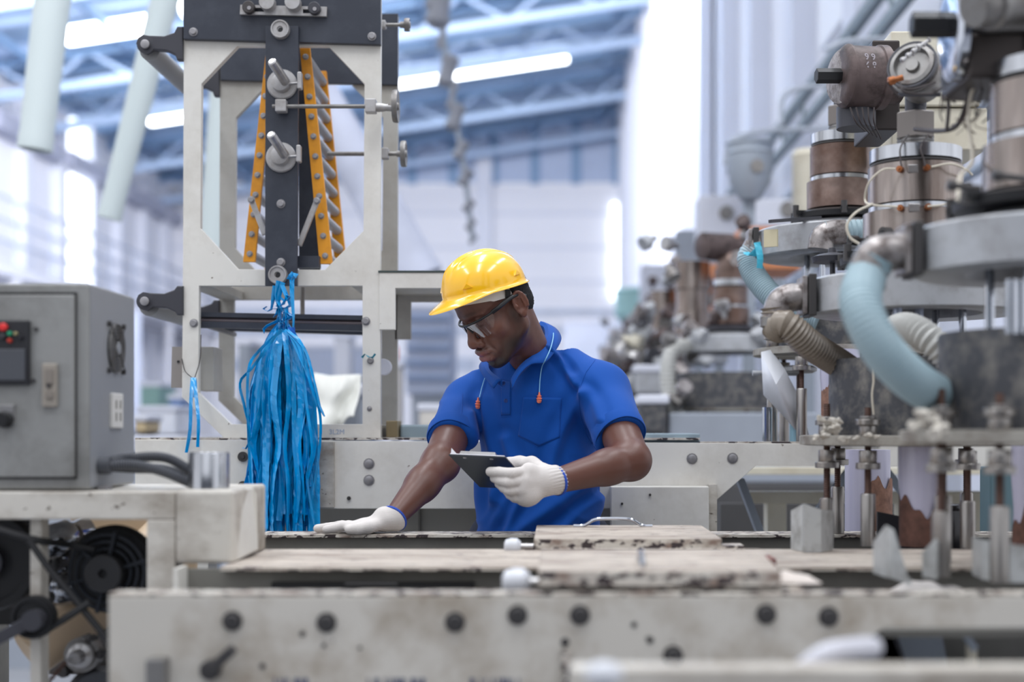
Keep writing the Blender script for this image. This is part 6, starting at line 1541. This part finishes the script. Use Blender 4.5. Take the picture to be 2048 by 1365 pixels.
# neck opening
sh.cap(P(1076, 744, 3.358), P(1062, 785, 3.36), 0.038, 0.05, 0.02)
sh.cap(neck_w + Vector((-0.004, 0, 0.060)), P(1062, 660, 3.34), 0.056, 0.064, 0.006, 'sub')
sh.cut(P(1086, 664, 3.45), (0, 0, 1), 0.004, near=P(1080, 600, 3.45), rad=0.12)
sh.cap(P(1036, 728, 3.33), P(1023, 762, 3.262), 0.020, 0.006, 0.006, 'sub')
Vs, Qs = sh.mesh(); Vs = relax(Vs, Qs, 3, 0.5); Ns = normals(Vs, Qs)
def fold(p):
    v = Vector(p)
    w = mnoise.noise(Vector((v.x * 9 + v.z * 5, v.y * 9, v.z * 4 - v.x * 2))) * 0.0055
    r_ = 1 - abs(mnoise.noise(Vector((v.x * 7 + v.z * 9, v.y * 6 + 3, v.z * 3.4)))) * 2
    w += max(0, r_) ** 2 * 0.0055
    return w
fpx = CX + Vs[:, 0] * FPX / Vs[:, 1]; fpy = CY + (EYE - Vs[:, 2]) * FPX / Vs[:, 1]      # where the folds run, read off the photograph
extra = np.zeros(len(Vs))
for pts, r_ in FOLDS:
    best = np.full(len(Vs), 1e9)
    q = smooth_path([Vector((a, b, 0)) for a, b in pts], 5)
    for a, b in zip(q, q[1:]):
        ab = b - a; t_ = np.clip(((fpx - a.x) * ab.x + (fpy - a.y) * ab.y) / (ab.x ** 2 + ab.y ** 2), 0, 1)
        best = np.minimum(best, (fpx - a.x - t_ * ab.x) ** 2 + (fpy - a.y - t_ * ab.y) ** 2)
    bd_ = np.sqrt(best) / (r_ * 500)
    extra += (np.exp(-bd_ ** 2) * 0.0085 - np.exp(-((bd_ - 2.1) / 1.1) ** 2) * 0.003) * (Ns[:, 1] < 0.2)
Vs = Vs + Ns * (np.array([fold(p) for p in Vs]) + extra)[:, None]
blue = bpy.data.materials.new('royal_blue_pique'); blue.use_nodes = True
bb_ = blue.node_tree.nodes['Principled BSDF']
bb_.inputs['Base Color'].default_value = lin((2, 74, 160)); bb_.inputs['Roughness'].default_value = 0.8
bb_.inputs['Sheen Weight'].default_value = 0.08; bb_.inputs['Sheen Roughness'].default_value = 0.5; bb_.inputs['Specular IOR Level'].default_value = 0.25
_t = blue.node_tree; _n = _t.nodes.new('ShaderNodeTexNoise'); _n.inputs['Scale'].default_value = 500; _b = _t.nodes.new('ShaderNodeBump'); _b.inputs['Strength'].default_value = 0.25; _b.inputs['Distance'].default_value = 0.001
_t.links.new(_n.outputs[0], _b.inputs['Height']); _t.links.new(_b.outputs[0], bb_.inputs['Normal'])
shirt = np_mesh('polo_shirt', Vs, Qs, blue, man)
shirt_bvh = BVHTree.FromPolygons([Vector(p) for p in Vs], [tuple(q) for q in Qs.tolist()])
eye = Vector((0, 0, EYE))
def on_shirt(px, py, lift=0.0):
    d = (P(px, py, 3.0) - eye).normalized()
    h_ = shirt_bvh.ray_cast(eye, d)
    if h_[0] is None: h_ = (P(px, py, 3.35), Vector((0, -1, 0)))
    n = h_[1] if h_[1].y < 0 else -h_[1]
    return h_[0] + n * lift
def seam(pts, r_=0.0011, name='seam', par=None, mt=None):
    q = []
    for (x0, y0), (x1, y1) in zip(pts, pts[1:]):
        n = max(2, int(math.hypot(x1 - x0, y1 - y0) / 6))
        q += [on_shirt(x0 + (x1 - x0) * i / n, y0 + (y1 - y0) * i / n, 0.0003) for i in range(n) if shirt_bvh.ray_cast(eye, (P(x0 + (x1 - x0) * i / n, y0 + (y1 - y0) * i / n, 3.0) - eye).normalized())[0] is not None]
    q.append(on_shirt(*pts[-1], 0.0003))
    return Mesh().tube(q, r_, 6).build(name, mt or blue, par or shirt)
def patch(poly, name, lift=0.0022, n=16, par=None, mt=None, vee=0):
    """a cloth patch lying on the shirt: quad corners TL TR BR BL in the photograph"""
    TL, TR, BR, BL = [Vector((a, b, 0)) for a, b in poly]; vs_ = []; fs = []
    for j in range(n + 1):
        for i in range(n + 1):
            u, v = i / n, j / n
            p = TL.lerp(TR, u).lerp(BL.lerp(BR, u), v); p.y += v * vee * (1 - abs(2 * u - 1)); vs_.append(on_shirt(p.x, p.y, lift))
    for j in range(n):
        for i in range(n):
            a = j * (n + 1) + i; fs.append((a, a + n + 1, a + n + 2, a + 1))
    o = Mesh().add(vs_, fs, True).build(name, mt or blue, par or shirt)
    s_ = o.modifiers.new('s', 'SOLIDIFY'); s_.thickness = 0.002; s_.offset = -1
    return o
# pocket: five-sided, with stitched top band
pk = patch([(1047, 795), (1123, 797), (1119, 875), (1037, 872)], 'pocket', vee=19, n=20)
for pts in ([(1047, 795), (1123, 797)], [(1048, 813), (1121, 815)], [(1047, 795), (1046, 813), (1037, 872), (1075, 893), (1119, 875), (1122, 797)]): seam(pts, 0.0014)
# button placket with two buttons and its stitched end
patch([(1003, 760), (1022, 765), (1021, 830), (1004, 830)], 'placket', 0.0025, 10)
seam([(1022, 765), (1022, 833), (1003, 834), (1002, 762)], 0.0012)
for x_, y_ in ((1010, 768), (1014, 802)):
    c = on_shirt(x_, y_, 0.004); Mesh().lathe(c + Vector((0, 0.001, 0)), c - Vector((0.0006, 0.0016, 0)), [(0, 0.0048), (0.0016, 0.0048), (0.0022, 0.0035), (0.0012, 0.0025)], 14).build('button', mat('blue_button', (28, 60, 130), 0.3), shirt)
seam([(1201, 706), (1172, 745), (1158, 780), (1160, 830), (1174, 870), (1196, 905)], 0.0011); seam([(925, 788), (922, 850), (930, 895)], 0.001)
# sleeve hems
def hem(c, ax, r_, name, sq=1.0):
    ax = ax.normalized(); up = Vector((0, 0, 1)); s1 = ax.cross(up).normalized(); s2 = s1.cross(ax)
    n = 72; vs_ = []; fs = []
    st_ = c - ax * 0.008; rad = []
    for i in range(n):
        an = 2 * PI * i / n; dirr = s1 * math.cos(an) + s2 * math.sin(an)
        hit = shirt_bvh.ray_cast(st_ + dirr * 0.12, -dirr)
        rr = (hit[0] - st_).length if hit[0] is not None else r_
        rad.append(rr if r_ * 0.7 < rr < r_ * 1.3 else r_)
    med = sorted(rad)[n // 2]; rad = [min(max(v, med * 0.93), med * 1.10) for v in rad]
    rad = [sum(rad[(i + k) % n] for k in range(-4, 5)) / 9 for i in range(n)]
    for t_, dr in ((-0.030, 0.0), (-0.029, 0.0024), (-0.002, 0.0024), (0.0015, 0.001), (0.0005, -0.003), (-0.006, -0.010)):
        for i in range(n):
            an = 2 * PI * i / n
            dirr = s1 * math.cos(an) + s2 * math.sin(an)
            o_ = c + ax * (t_ if t_ > -0.0201 or t_ < -0.021 else t_)
            vs_.append(o_ + dirr * (rad[i] + dr))
    for j in range(5):
        for i in range(n):
            i2 = (i + 1) % n; fs.append((j * n + i, (j + 1) * n + i, (j + 1) * n + i2, j * n + i2))
    return Mesh().add(vs_, fs, True).build(name, blue, shirt)
hem(hemL, aL, 0.058, 'sleeve_hem')
hem(hemR, (aR + Vector((0.1, 0, -0.05))).normalized(), 0.054, 'sleeve_hem')
# collar: a folded band round the neck, open at the front
def collar():
    prof_n = 5
    ring = [(1095, 652, 3.49), (1122, 662, 3.43), (1130, 686, 3.36), (1112, 716, 3.30), (1072, 750, 3.275), (1040, 764, 3.275)]
    # stand line (inner, hugging the neck) and fall line (outer edge lying on the shirt)
    inner = [P(1078, 650, 3.45), P(1090, 656, 3.43), P(1092, 672, 3.39), P(1084, 690, 3.35), P(1062, 716, 3.315), P(1038, 740, 3.29), P(1022, 764, 3.275)]
    outer = [P(1094, 650, 3.49), P(1112, 660, 3.45), P(1122, 680, 3.39), P(1110, 704, 3.33), P(1090, 726, 3.295), P(1062, 730, 3.285), P(1040, 750, 3.268), P(1025, 780, 3.262)]
    inner = resample(smooth_path(inner, 8), 0.005); outer_p = smooth_path(outer, 8)
    n = 40
    def pick(pts, t):
        L_ = [0]
        for a, b in zip(pts, pts[1:]): L_.append(L_[-1] + (b - a).length)
        s_ = t * L_[-1]
        for i in range(len(pts) - 1):
            if L_[i + 1] >= s_: return pts[i].lerp(pts[i + 1], (s_ - L_[i]) / max(1e-9, L_[i + 1] - L_[i]))
        return pts[-1]
    vs_ = []; fs = []
    for i in range(n + 1):
        a = pick(inner, i / n); b = pick(outer_p, i / n)
        nrm = Vector((0, -0.4, 1)).normalized()
        low = a + Vector((0, 0.004, -0.016))
        vs_ += [low, a, a.lerp(b, 0.18) + Vector((0, -0.002, 0.006)), a.lerp(b, 0.55) + Vector((0, -0.006, 0.004)), b + Vector((0, -0.005, 0))]
    for i in range(n):
        for j in range(4):
            q = i * 5 + j; fs.append((q, q + 1, q + 6, q + 5))
    o = Mesh().add(vs_, fs, True).build('collar', blue, shirt)
    s_ = o.modifiers.new('s', 'SOLIDIFY'); s_.thickness = 0.003
collar()
# the collar's other wing, at the throat's far side
inner = [P(1086, 650, 3.50), P(1040, 668, 3.50), P(1000, 700, 3.44), P(978, 722, 3.40), P(978, 742, 3.35), P(1003, 762, 3.285)]
outerp = [P(1090, 654, 3.53), P(1030, 680, 3.54), P(985, 712, 3.50), P(963, 730, 3.44), P(966, 748, 3.36), P(990, 778, 3.29)]
vs_ = []; fs = []
ip, op = smooth_path(inner, 6), smooth_path(outerp, 6)
for a, b in zip(ip, op): vs_ += [a + Vector((0, 0, -0.014)), a, a.lerp(b, 0.4) + Vector((-0.001, -0.002, 0.004)), b + Vector((-0.002, -0.004, 0))]
for i in range(len(ip) - 1):
    for j in range(3): q = i * 4 + j; fs.append((q, q + 4, q + 5, q + 1))
o = Mesh().add(vs_, fs, True).build('collar', blue, shirt); s_ = o.modifiers.new('s', 'SOLIDIFY'); s_.thickness = 0.003

# trousers and boots (behind the machine bed)
tr = Sdf((-0.35, 3.2, 0.0), (0.35, 3.85, 1.06), 0.012)
hpL, hpR = P(1150, 1110, 3.50), P(1010, 1110, 3.56)
hpL.z = hpR.z = 0.92
tr.cap(hpL + Vector((-0.02, 0, 0.05)), hpR + Vector((0.02, 0, 0.05)), 0.12, 0.12, 0.0)
for hp, sx in ((hpL, 0.06), (hpR, -0.06)):
    kn_ = Vector((hp.x + sx * 0.5, hp.y - 0.01, 0.50)); an_ = Vector((hp.x + sx, hp.y + 0.05, 0.10))
    tr.cap(hp, kn_, 0.105, 0.075, 0.03); tr.cap(kn_, an_, 0.072, 0.062, 0.02)
Vt, Qt = tr.mesh(); np_mesh('trousers', relax(Vt, Qt, 1), Qt, mat('dark_navy_trousers', (36, 42, 60), 0.85, var=0.1), man)
for hp, sx in ((hpL, 0.06), (hpR, -0.06)):
    b_ = Sdf((hp.x + sx - 0.1, hp.y - 0.25, -0.01), (hp.x + sx + 0.1, hp.y + 0.2, 0.2), 0.008)
    b_.cap((hp.x + sx, hp.y + 0.06, 0.045), (hp.x + sx * 1.3, hp.y - 0.13, 0.038), 0.044, 0.038, 0.0); b_.cap((hp.x + sx, hp.y + 0.05, 0.05), (hp.x + sx, hp.y + 0.05, 0.14), 0.048, 0.05, 0.02)
    b_.cut((hp.x, hp.y, 0.002), (0, 0, -1), 0, near=(hp.x + sx, hp.y - 0.02, -0.2), rad=0.3)
    Vt, Qt = b_.mesh(); np_mesh('boot', Vt, Qt, mat('black_leather', (30, 28, 28), 0.5), man)

# hair at the back of the head
hr = Sdf((-0.12, -0.1, -0.08), (0.05, 0.1, 0.1), 0.003)
hr.ell((0.001, 0, 0.042), (0.095, 0.0755, 0.086), 0)
hr.ell((-0.042, 0, -0.012), (0.044, 0.052, 0.042), 0.02)
hr.cut((-0.012, 0, 0), (1, 0, 0.25), 0.004, near=(0.18, 0, 0.02), rad=0.20)
Vr, Qr = hr.mesh(); Vr = relax(Vr, Qr, 1)
Nr = normals(Vr, Qr); Vr = Vr + Nr * np.array([mnoise.noise(Vector(p) * 420) * 0.0018 for p in Vr])[:, None]
np_mesh('hair', Vr @ RH.T + np.array(HO), Qr, mat('black_hair', (18, 17, 20), 0.8, var=0.2, bump=0.6, bscale=500), man)

# helmet: own tilt relative to the head
HT = math.radians(18)
Rh = Matrix.Rotation(-HT, 3, 'Y')              # lifts the brim
hc = Vector((0.017, 0, 0.062))
def K2W(p): return H2W(hc + Rh @ Vector(p))
helmet = thing('x', None, None, (0, 0, 0)); bpy.data.objects.remove(helmet)
yel = mat('yellow_helmet_plastic', (255, 194, 6), 0.2, var=0.0, coat=0.6, spec=0.6)
n, mrows = 96, 30
vs_ = []; fs = []
RX, RY, RZ = 0.105, 0.090, 0.090
prof = []
for j in range(mrows + 1):
    th = (PI / 2) * j / mrows          # 0 top .. 90 rim
    for i in range(n):
        a = 2 * PI * i / n
        e = 2.25
        st, ct = math.sin(th), math.cos(th)
        zz = RZ * (abs(ct) ** (2 / e)); rr = abs(st) ** (2 / e)
        px_ = RX * rr * math.cos(a) - 0.004; py_ = RY * rr * math.sin(a)
        # three raised ridges running front to back over the crown
        rid = 0
        for cy_, am, w_ in ((0, 0.0065, 0.0085), (0.027, 0.0035, 0.005), (-0.027, 0.0035, 0.005)):
            rid += am * math.exp(-((py_ - cy_ * (0.6 + 0.4 * ct)) / w_) ** 2)
        rid *= max(0.0, min(1.0, (zz - 0.030) / 0.03)) * (1.0 if px_ > -0.09 else 0.5)
        k_ = 1 + rid / 0.11
        fl = 1.0 + 0.02 * (1 - zz / RZ)
        vs_.append(K2W((px_ * k_ * fl, py_ * k_ * fl, zz * k_)))
# rim flares outwards, long peak in front
for t_, dz in ((0.25, -0.003), (0.6, -0.005), (1.0, -0.0065), (1.02, -0.009), (0.6, -0.0082), (0.0, -0.006)):
    for i in range(n):
        a = 2 * PI * i / n; ca = math.cos(a)
        out = 0.008 + 0.038 * max(0, (ca - 0.25) / 0.75) ** 1.3
        dr = out * t_
        drop = -0.016 * max(0, (ca - 0.25) / 0.75) ** 1.4 * t_ ** 1.2 + 0.004 * math.sin(a) ** 2 * 0
        x0 = RX * 1.02 * ca - 0.004; y0 = RY * 1.02 * math.sin(a)
        nx, ny = (ca, math.sin(a) * 0.9)
        vs_.append(K2W((x0 + nx * dr, y0 + ny * dr * (1 if ca < 0.2 else 0.75), dz + drop)))
rows = mrows + 1 + 6
for j in range(rows - 1):
    for i in range(n):
        i2 = (i + 1) % n
        fs.append((j * n + i, (j + 1) * n + i, (j + 1) * n + i2, j * n + i2))
hm = Mesh().add(vs_, fs, True).build('helmet', yel, man, sharp=60)
s_ = hm.modifiers.new('s', 'SOLIDIFY'); s_.thickness = 0.0022; s_.offset = -1
hm['label'] = 'yellow safety helmet with three crown ridges and a long peak'
# white harness band under the shell
vs_ = []; fs = []
for j, (k_, zz) in enumerate(((0.845, 0.004), (0.85, -0.014), (0.835, -0.030), (0.80, -0.030), (0.80, 0.0))):
    for i in range(64):
        a = 2 * PI * i / 64
        vs_.append(K2W((RX * k_ * math.cos(a) - 0.004, RY * (k_ + 0.01) * math.sin(a), zz + (0.008 if math.cos(a) > 0.3 else 0) * math.cos(a))))
for j in range(4):
    for i in range(64): i2 = (i + 1) % 64; fs.append((j * 64 + i, (j + 1) * 64 + i, (j + 1) * 64 + i2, j * 64 + i2))
Mesh().add(vs_, fs, True).build('harness_band', mat('white_strap', (226, 222, 216), 0.6, var=0.02), hm)
for cx_, cz_ in ((0.075, 0.016), (-0.055, 0.016)):     # small raised triangles on both sides
    for sg in (1, -1):
        a0 = math.acos(max(-1, min(1, (cx_ + 0.004) / (RX * 1.0))))
        yy = RY * math.sin(a0) * 1.03 * sg
        c = Vector((cx_, yy, cz_)); nx = Vector((cx_ / RX ** 2, yy / RY ** 2, 0.2)).normalized(); tx_ = nx.cross(Vector((0, 0, 1))).normalized()
        tri = [c - tx_ * 0.012, c + tx_ * 0.012, c + Vector((0, 0, 0.011))]
        q = [K2W(p - nx * 0.004) for p in tri] + [K2W(p + nx * 0.0012) for p in tri]
        Mesh().add(q, [(0, 2, 1), (3, 4, 5), (0, 1, 4, 3), (1, 2, 5, 4), (2, 0, 3, 5)]).build('triangle_boss', yel, hm)
# black strap anchor at the temple
q = K2W((-0.018, RY * 0.92, -0.012)); q2 = H2W((0.012, 0.078, 0.028))
Mesh().beam(q, q2, 0.012, 0.005).build('strap_anchor', mat('black_strap', (26, 26, 30), 0.5), hm)
# safety glasses
frm = mat('black_glasses_plastic', (22, 24, 28), 0.3)
def gl_pt(a, z):       # wrap-around curve in head space: a in radians from straight ahead
    return Vector((0.030 + 0.082 * math.cos(a), 0.072 * math.sin(a) * 1.03, z))
brow = [H2W(gl_pt(a, 0.017 + 0.003 * abs(a))) for a in np.linspace(-1.15, 1.15, 25)]
gls = Mesh().tube(brow, 0.0028, 10).build('glasses_brow_bar', frm, man)
gls['label'] = 'clear safety glasses with black brow bar'
for sg in (1, -1):
    a = gl_pt(sg * 1.15, 0.0205)
    Mesh().tube(smooth_path([H2W(a), H2W(Vector((0.045, sg * 0.079, 0.0235))), H2W(Vector((0.012, sg * 0.0835, 0.026))), H2W(Vector((-0.014, sg * 0.085, 0.022))), H2W(Vector((-0.030, sg * 0.082, 0.006)))], 5), 0.0034, 8, flat=1.5).build('temple_arm', frm, gls)
    lv = []; lf = []; NL = 18; ML = 8
    for j in range(ML + 1):
        for i in range(NL + 1):
            u = i / NL; v = j / ML
            a = sg * (0.10 + 1.02 * u)
            zt_, zb_ = 0.016 + 0.003 * abs(a), -0.026 + 0.038 * (max(0, u - 0.5) / 0.5) ** 2.2 + 0.012 * max(0, 0.22 - u) / 0.22
            z_ = zt_ + (zb_ - zt_) * v
            p = gl_pt(a, z_); p.x -= 0.010 * v * (0.4 + 0.6 * (1 - u)); lv.append(H2W(p))
    for j in range(ML):
        for i in range(NL):
            q = j * (NL + 1) + i; lf.append((q, q + 1, q + NL + 2, q + NL + 1))
    gm_ = MATS.get('clear_lens')
    if gm_ is None:
        gm_ = bpy.data.materials.new('clear_lens'); gm_.use_nodes = True; MATS['clear_lens'] = gm_
        nt = gm_.node_tree; nt.nodes.remove(nt.nodes['Principled BSDF'])
        tr_ = nt.nodes.new('ShaderNodeBsdfTransparent'); gl_ = nt.nodes.new('ShaderNodeBsdfGlossy'); gl_.inputs['Roughness'].default_value = 0.04
        fr_ = nt.nodes.new('ShaderNodeLayerWeight'); fr_.inputs['Blend'].default_value = 0.35; mxs = nt.nodes.new('ShaderNodeMixShader')
        mr = nt.nodes.new('ShaderNodeMapRange'); mr.inputs['To Min'].default_value = 0.06; mr.inputs['To Max'].default_value = 0.6
        tr_.inputs[0].default_value = (0.93, 0.93, 0.96, 1)
        nt.links.new(fr_.outputs['Fresnel'], mr.inputs['Value']); nt.links.new(mr.outputs[0], mxs.inputs[0]); nt.links.new(tr_.outputs[0], mxs.inputs[1]); nt.links.new(gl_.outputs[0], mxs.inputs[2])
        nt.links.new(mxs.outputs[0], nt.nodes['Material Output'].inputs[0])
    lo = Mesh().add(lv, lf, True).build('lens', gm_, gls)
for sg in (1, -1): Mesh().tube([H2W((0.110, sg * 0.004, 0.014)), H2W((0.106, sg * 0.013, -0.006))], 0.0018, 8).build('nose_pad', frm, gls)
# ear plugs on a pale blue cord
cordm = mat('pale_blue_cord', (130, 188, 226), 0.5, var=0)
for pts, tip in (([(1104, 672), (1101, 690), (1090, 715), (1083, 735), (1079, 760), (1077, 787)], (1077, 797)), ([(984, 733), (976, 752), (968, 775), (962, 797)], (960, 809))):
    q = [on_shirt(a, b, 0.006) for a, b in pts]
    if tip[0] == 1077: q[0] = P(1107, 662, 3.42); q[1] = P(1106, 678, 3.34); q[2] = P(1100, 700, 3.28); q.insert(3, P(1090, 722, 3.265))
    cd = Mesh().tube(smooth_path(q, 4), 0.0013, 8).build('earplug_cord', cordm, man)
    c = on_shirt(tip[0], tip[1] + 9, 0.006); t_ = on_shirt(tip[0], tip[1] - 12, 0.006)
    Mesh().lathe(t_, c, [(0, 0.0016), (0.3, 0.003), (0.32, 0.0058), (0.5, 0.004), (0.55, 0.0072), (0.72, 0.0048), (0.76, 0.0062), (0.95, 0.0045), (1.0, 0.001)], 16, rel=True).build('earplug', mat('orange_pink_earplug', (240, 132, 104), 0.5, var=0), cd)
# gloves
glove_m = bpy.data.materials.new('knitted_white_cotton'); glove_m.use_nodes = True
gb = glove_m.node_tree.nodes['Principled BSDF']; gb.inputs['Base Color'].default_value = lin((214, 208, 204)); gb.inputs['Roughness'].default_value = 0.95; gb.inputs['Specular IOR Level'].default_value = 0.15
_t = glove_m.node_tree; _w = _t.nodes.new('ShaderNodeTexWave'); _w.inputs['Scale'].default_value = 125; _w.bands_direction = 'Z'; _w.inputs['Distortion'].default_value = 1.5; _w.inputs['Detail'].default_value = 3; _w.inputs['Detail Scale'].default_value = 6
_tc = _t.nodes.new('ShaderNodeTexCoord'); _mp = _t.nodes.new('ShaderNodeMapping'); _mp.inputs['Rotation'].default_value = (0.3, 0.12, 0)
_b = _t.nodes.new('ShaderNodeBump'); _b.inputs['Strength'].default_value = 0.55; _b.inputs['Distance'].default_value = 0.001
_t.links.new(_tc.outputs['Object'], _mp.inputs[0]); _t.links.new(_mp.outputs[0], _w.inputs['Vector']); _t.links.new(_w.outputs[0], _b.inputs['Height']); _t.links.new(_b.outputs[0], gb.inputs['Normal'])
def chain(s, pts, r0, r1, k=0.004):
    n = len(pts) - 1
    for i in range(n):
        s.cap(pts[i], pts[i + 1], r0 + (r1 - r0) * i / n, r0 + (r1 - r0) * (i + 1) / n, k)
# right hand flat on the rail
zt = Z0
g = Sdf((-0.55, 2.96, 1.0), (-0.28, 3.20, 1.12), 0.0020)
pw = Vector((wrR.x - 0.006, wrR.y + 0.0, zt + 0.024))
kn = []
def T(x_, d_, z_): return Vector(((x_ - CX) * 3.1 / FPX, d_, zt + z_))
g.cap(T(772, 3.100, 0.028), T(735, 3.100, 0.020), 0.026, 0.022, 0.0, sq=((0, 0, 1), 0.62))
g.cap(T(745, 3.085, 0.017), T(708, 3.078, 0.014), 0.022, 0.018, 0.012, sq=((0, 0, 1), 0.62))
g.cap(T(745, 3.110, 0.017), T(708, 3.115, 0.014), 0.022, 0.018, 0.012, sq=((0, 0, 1), 0.62))
g.cap(T(725, 3.07, 0.015), T(720, 3.125, 0.015), 0.017, 0.015, 0.012, sq=((0, 0, 1), 0.7))
for (d0_, d1_, xe, r_) in ((3.066, 3.052, 656, 0.0098), (3.088, 3.082, 634, 0.0100), (3.109, 3.108, 640, 0.0096), (3.128, 3.136, 664, 0.0085)):
    m1 = 712 + (xe - 712) * 0.40; m2 = 712 + (xe - 712) * 0.72
    chain(g, [T(722, d0_, 0.014), T(m1, d0_ + (d1_ - d0_) * .4, 0.0165), T(m2, d0_ + (d1_ - d0_) * .7, 0.0125), T(xe + 4, d1_, r_ + 0.0008)], r_ * 1.08, r_ * 0.93, 0.003)
chain(g, [T(760, 3.078, 0.020), T(742, 3.055, 0.015), T(722, 3.046, 0.0115), T(706, 3.047, 0.0105)], 0.0135, 0.0100, 0.008)
cuf = (wrR - elR).normalized()
g.cap(T(770, 3.100, 0.030), wrR - cuf * 0.012, 0.028, 0.0315, 0.010)
g.cut(wrR - cuf * 0.010, -cuf, 0.0, near=wrR - cuf * 0.05, rad=0.06)
g.cut((0, 3.1, zt + 0.0006), (0, 0, -1), 0.0, near=(-0.42, 3.1, zt - 0.2), rad=0.3)
Vg, Qg = g.mesh(); Vg = relax(Vg, Qg, 2, 0.4)
glR = np_mesh('glove', Vg, Qg, glove_m, man); glR['label'] = 'white knitted glove pressed flat on the rail'
def cuff(c, ax, r_, par, sq=1.0):
    ax = ax.normalized()
    Mesh().lathe(c - ax * 0.004, c + ax * 0.002, [(-0.001, r_ * 0.97), (0.0, r_ * 1.03), (0.0045, r_ * 1.03), (0.006, r_ * 0.97)], 32, close=False, cap=False).build('blue_cuff_edge', mat('blue_overlock', (36, 76, 176), 0.8, bump=0.5, bscale=900), par)
cuff(wrR - cuf * 0.010, -cuf, 0.0315, glR)
# left hand holding the clipboard
A_, B_, D_ = P(898, 909, 3.02), P(1012, 914, 2.98), P(960, 973, 3.22)
C_ = B_ + (D_ - A_)
bn = (B_ - A_).cross(D_ - A_).normalized()
if bn.y > 0: bn = -bn                       # towards the camera: the board's back
g = Sdf((-0.19, 2.88, 1.03), (0.06, 3.16, 1.26), 0.0020)
wl_ = wrL; cl_ = (wrL - elL).normalized()
K = [P(1058, 944, 2.985), P(1052, 962, 2.975), P(1048, 980, 2.975), P(1052, 996, 2.985)]   # knuckles
g.cap(wl_ - cl_ * 0.016, P(1090, 962, 3.005), 0.0315, 0.031, 0.0)
for i, q in enumerate(K): g.cap(P(1092, 958 + i * 3, 3.005), q, 0.022, 0.0165, 0.012)
g.cap(K[0], K[3], 0.016, 0.0155, 0.012)
g.ell(P(1062, 992, 2.985), (0.020, 0.018, 0.018), 0.014)
g.ell(P(1040, 996, 2.985), (0.011, 0.012, 0.012), 0.010)
chain(g, [K[0], P(1022, 948, 2.965), P(998, 945, 2.985), P(981, 944, 3.005)], 0.0125, 0.0105, 0.003)
chain(g, [K[1], P(1018, 966, 2.965), P(1002, 962, 2.985), P(989, 957, 3.01)], 0.0125, 0.0100, 0.003)
chain(g, [K[2], P(1020, 982, 2.97), P(1008, 976, 2.99), P(998, 968, 3.02)], 0.0120, 0.0098, 0.003)
chain(g, [K[3], P(1030, 996, 2.98), P(1020, 990, 3.00), P(1011, 980, 3.02)], 0.0112, 0.0090, 0.003)
chain(g, [P(1086, 945, 3.03), P(1062, 930, 3.055), P(1040, 927, 3.07), P(1018, 925, 3.06)], 0.019, 0.0115, 0.010)
g.cut(wl_ - cl_ * 0.004, -cl_, 0.0, near=wl_ - cl_ * 0.06, rad=0.06)
Vg, Qg = g.mesh(); Vg = relax(Vg, Qg, 2, 0.4)
Ng = normals(Vg, Qg)
ax_ = np.array(cl_); up_ = np.array([0, 0, 1.0]); rel = Vg - np.array(wl_); t_ = rel @ ax_
s1 = np.cross(ax_, up_); s1 /= np.linalg.norm(s1); s2 = np.cross(s1, ax_)
ang = np.arctan2(rel @ s2, rel @ s1); wgt = np.clip(1 - t_ / 0.04, 0, 1)
Vg = Vg + Ng * (np.sin(ang * 26) * 0.0009 * wgt)[:, None]
glL = np_mesh('glove', Vg, Qg, glove_m, man); glL['label'] = 'white knitted glove gripping the clipboard'
cuff(wl_ - cl_ * 0.004, -cl_, 0.0315, glL)
# clipboard
cb = thing('clipboard', 'small black clipboard with paper held in the left glove', 'clipboard', tuple(A_.lerp(C_, 0.5)))
th = bn * 0.0025
Mesh().add([A_, B_, C_, D_, A_ + th, B_ + th, C_ + th, D_ + th], [(0,1,2,3),(7,6,5,4),(0,4,5,1),(1,5,6,2),(2,6,7,3),(3,7,4,0)]).build('board', mat('glossy_black_board', (34, 38, 46), 0.22, var=0.05), cb)
pa, pb_, pc, pd = A_.lerp(B_, 0.02), A_.lerp(B_, 0.97), C_.lerp(D_, 0.03), D_.lerp(C_, 0.03)
o1, o2 = -bn * 0.0004, -bn * 0.0022
Mesh().add([pa + o1, pb_ + o1, pc + o1, pd + o1, pa + o2, pb_ + o2, pc + o2, pd + o2], [(3,2,1,0),(4,5,6,7),(0,1,5,4),(1,2,6,5),(2,3,7,6),(3,0,4,7)]).build('paper', mat('white_paper', (232, 230, 236), 0.8, var=0), cb)
cu_ = A_.lerp(B_, 0.03)
Mesh().add([cu_ + o2, A_.lerp(B_, 0.13) + o2, cu_ - bn * 0.010 + Vector((0, 0, 0.004)), cu_.lerp(D_, 0.12) + o2], [(0, 1, 2), (1, 3, 2)]).build('paper_corner', MATS['white_paper'], cb)
Mesh().add([A_.lerp(B_, 0.18) - bn * 0.002, A_.lerp(B_, 0.82) - bn * 0.002, A_.lerp(B_, 0.80) - bn * 0.0085, A_.lerp(B_, 0.2) - bn * 0.0085] + [p + (D_ - A_) * 0.09 for p in (A_.lerp(B_, 0.18) - bn * 0.002, A_.lerp(B_, 0.82) - bn * 0.002, A_.lerp(B_, 0.80) - bn * 0.0085, A_.lerp(B_, 0.2) - bn * 0.0085)],
    [(0,1,2,3),(7,6,5,4),(0,4,5,1),(1,5,6,2),(2,6,7,3),(3,7,4,0)]).build('clip', m_('steel'), cb)
for t_ in (0.25, 0.72):
    c = A_.lerp(B_, t_) + (D_ - A_) * 0.06 + th; Mesh().lathe(c, c + bn, [(0, 0.0042), (0.0008, 0.004), (0.0014, 0.0025)], 14).build('rivet', m_('steel'), cb)
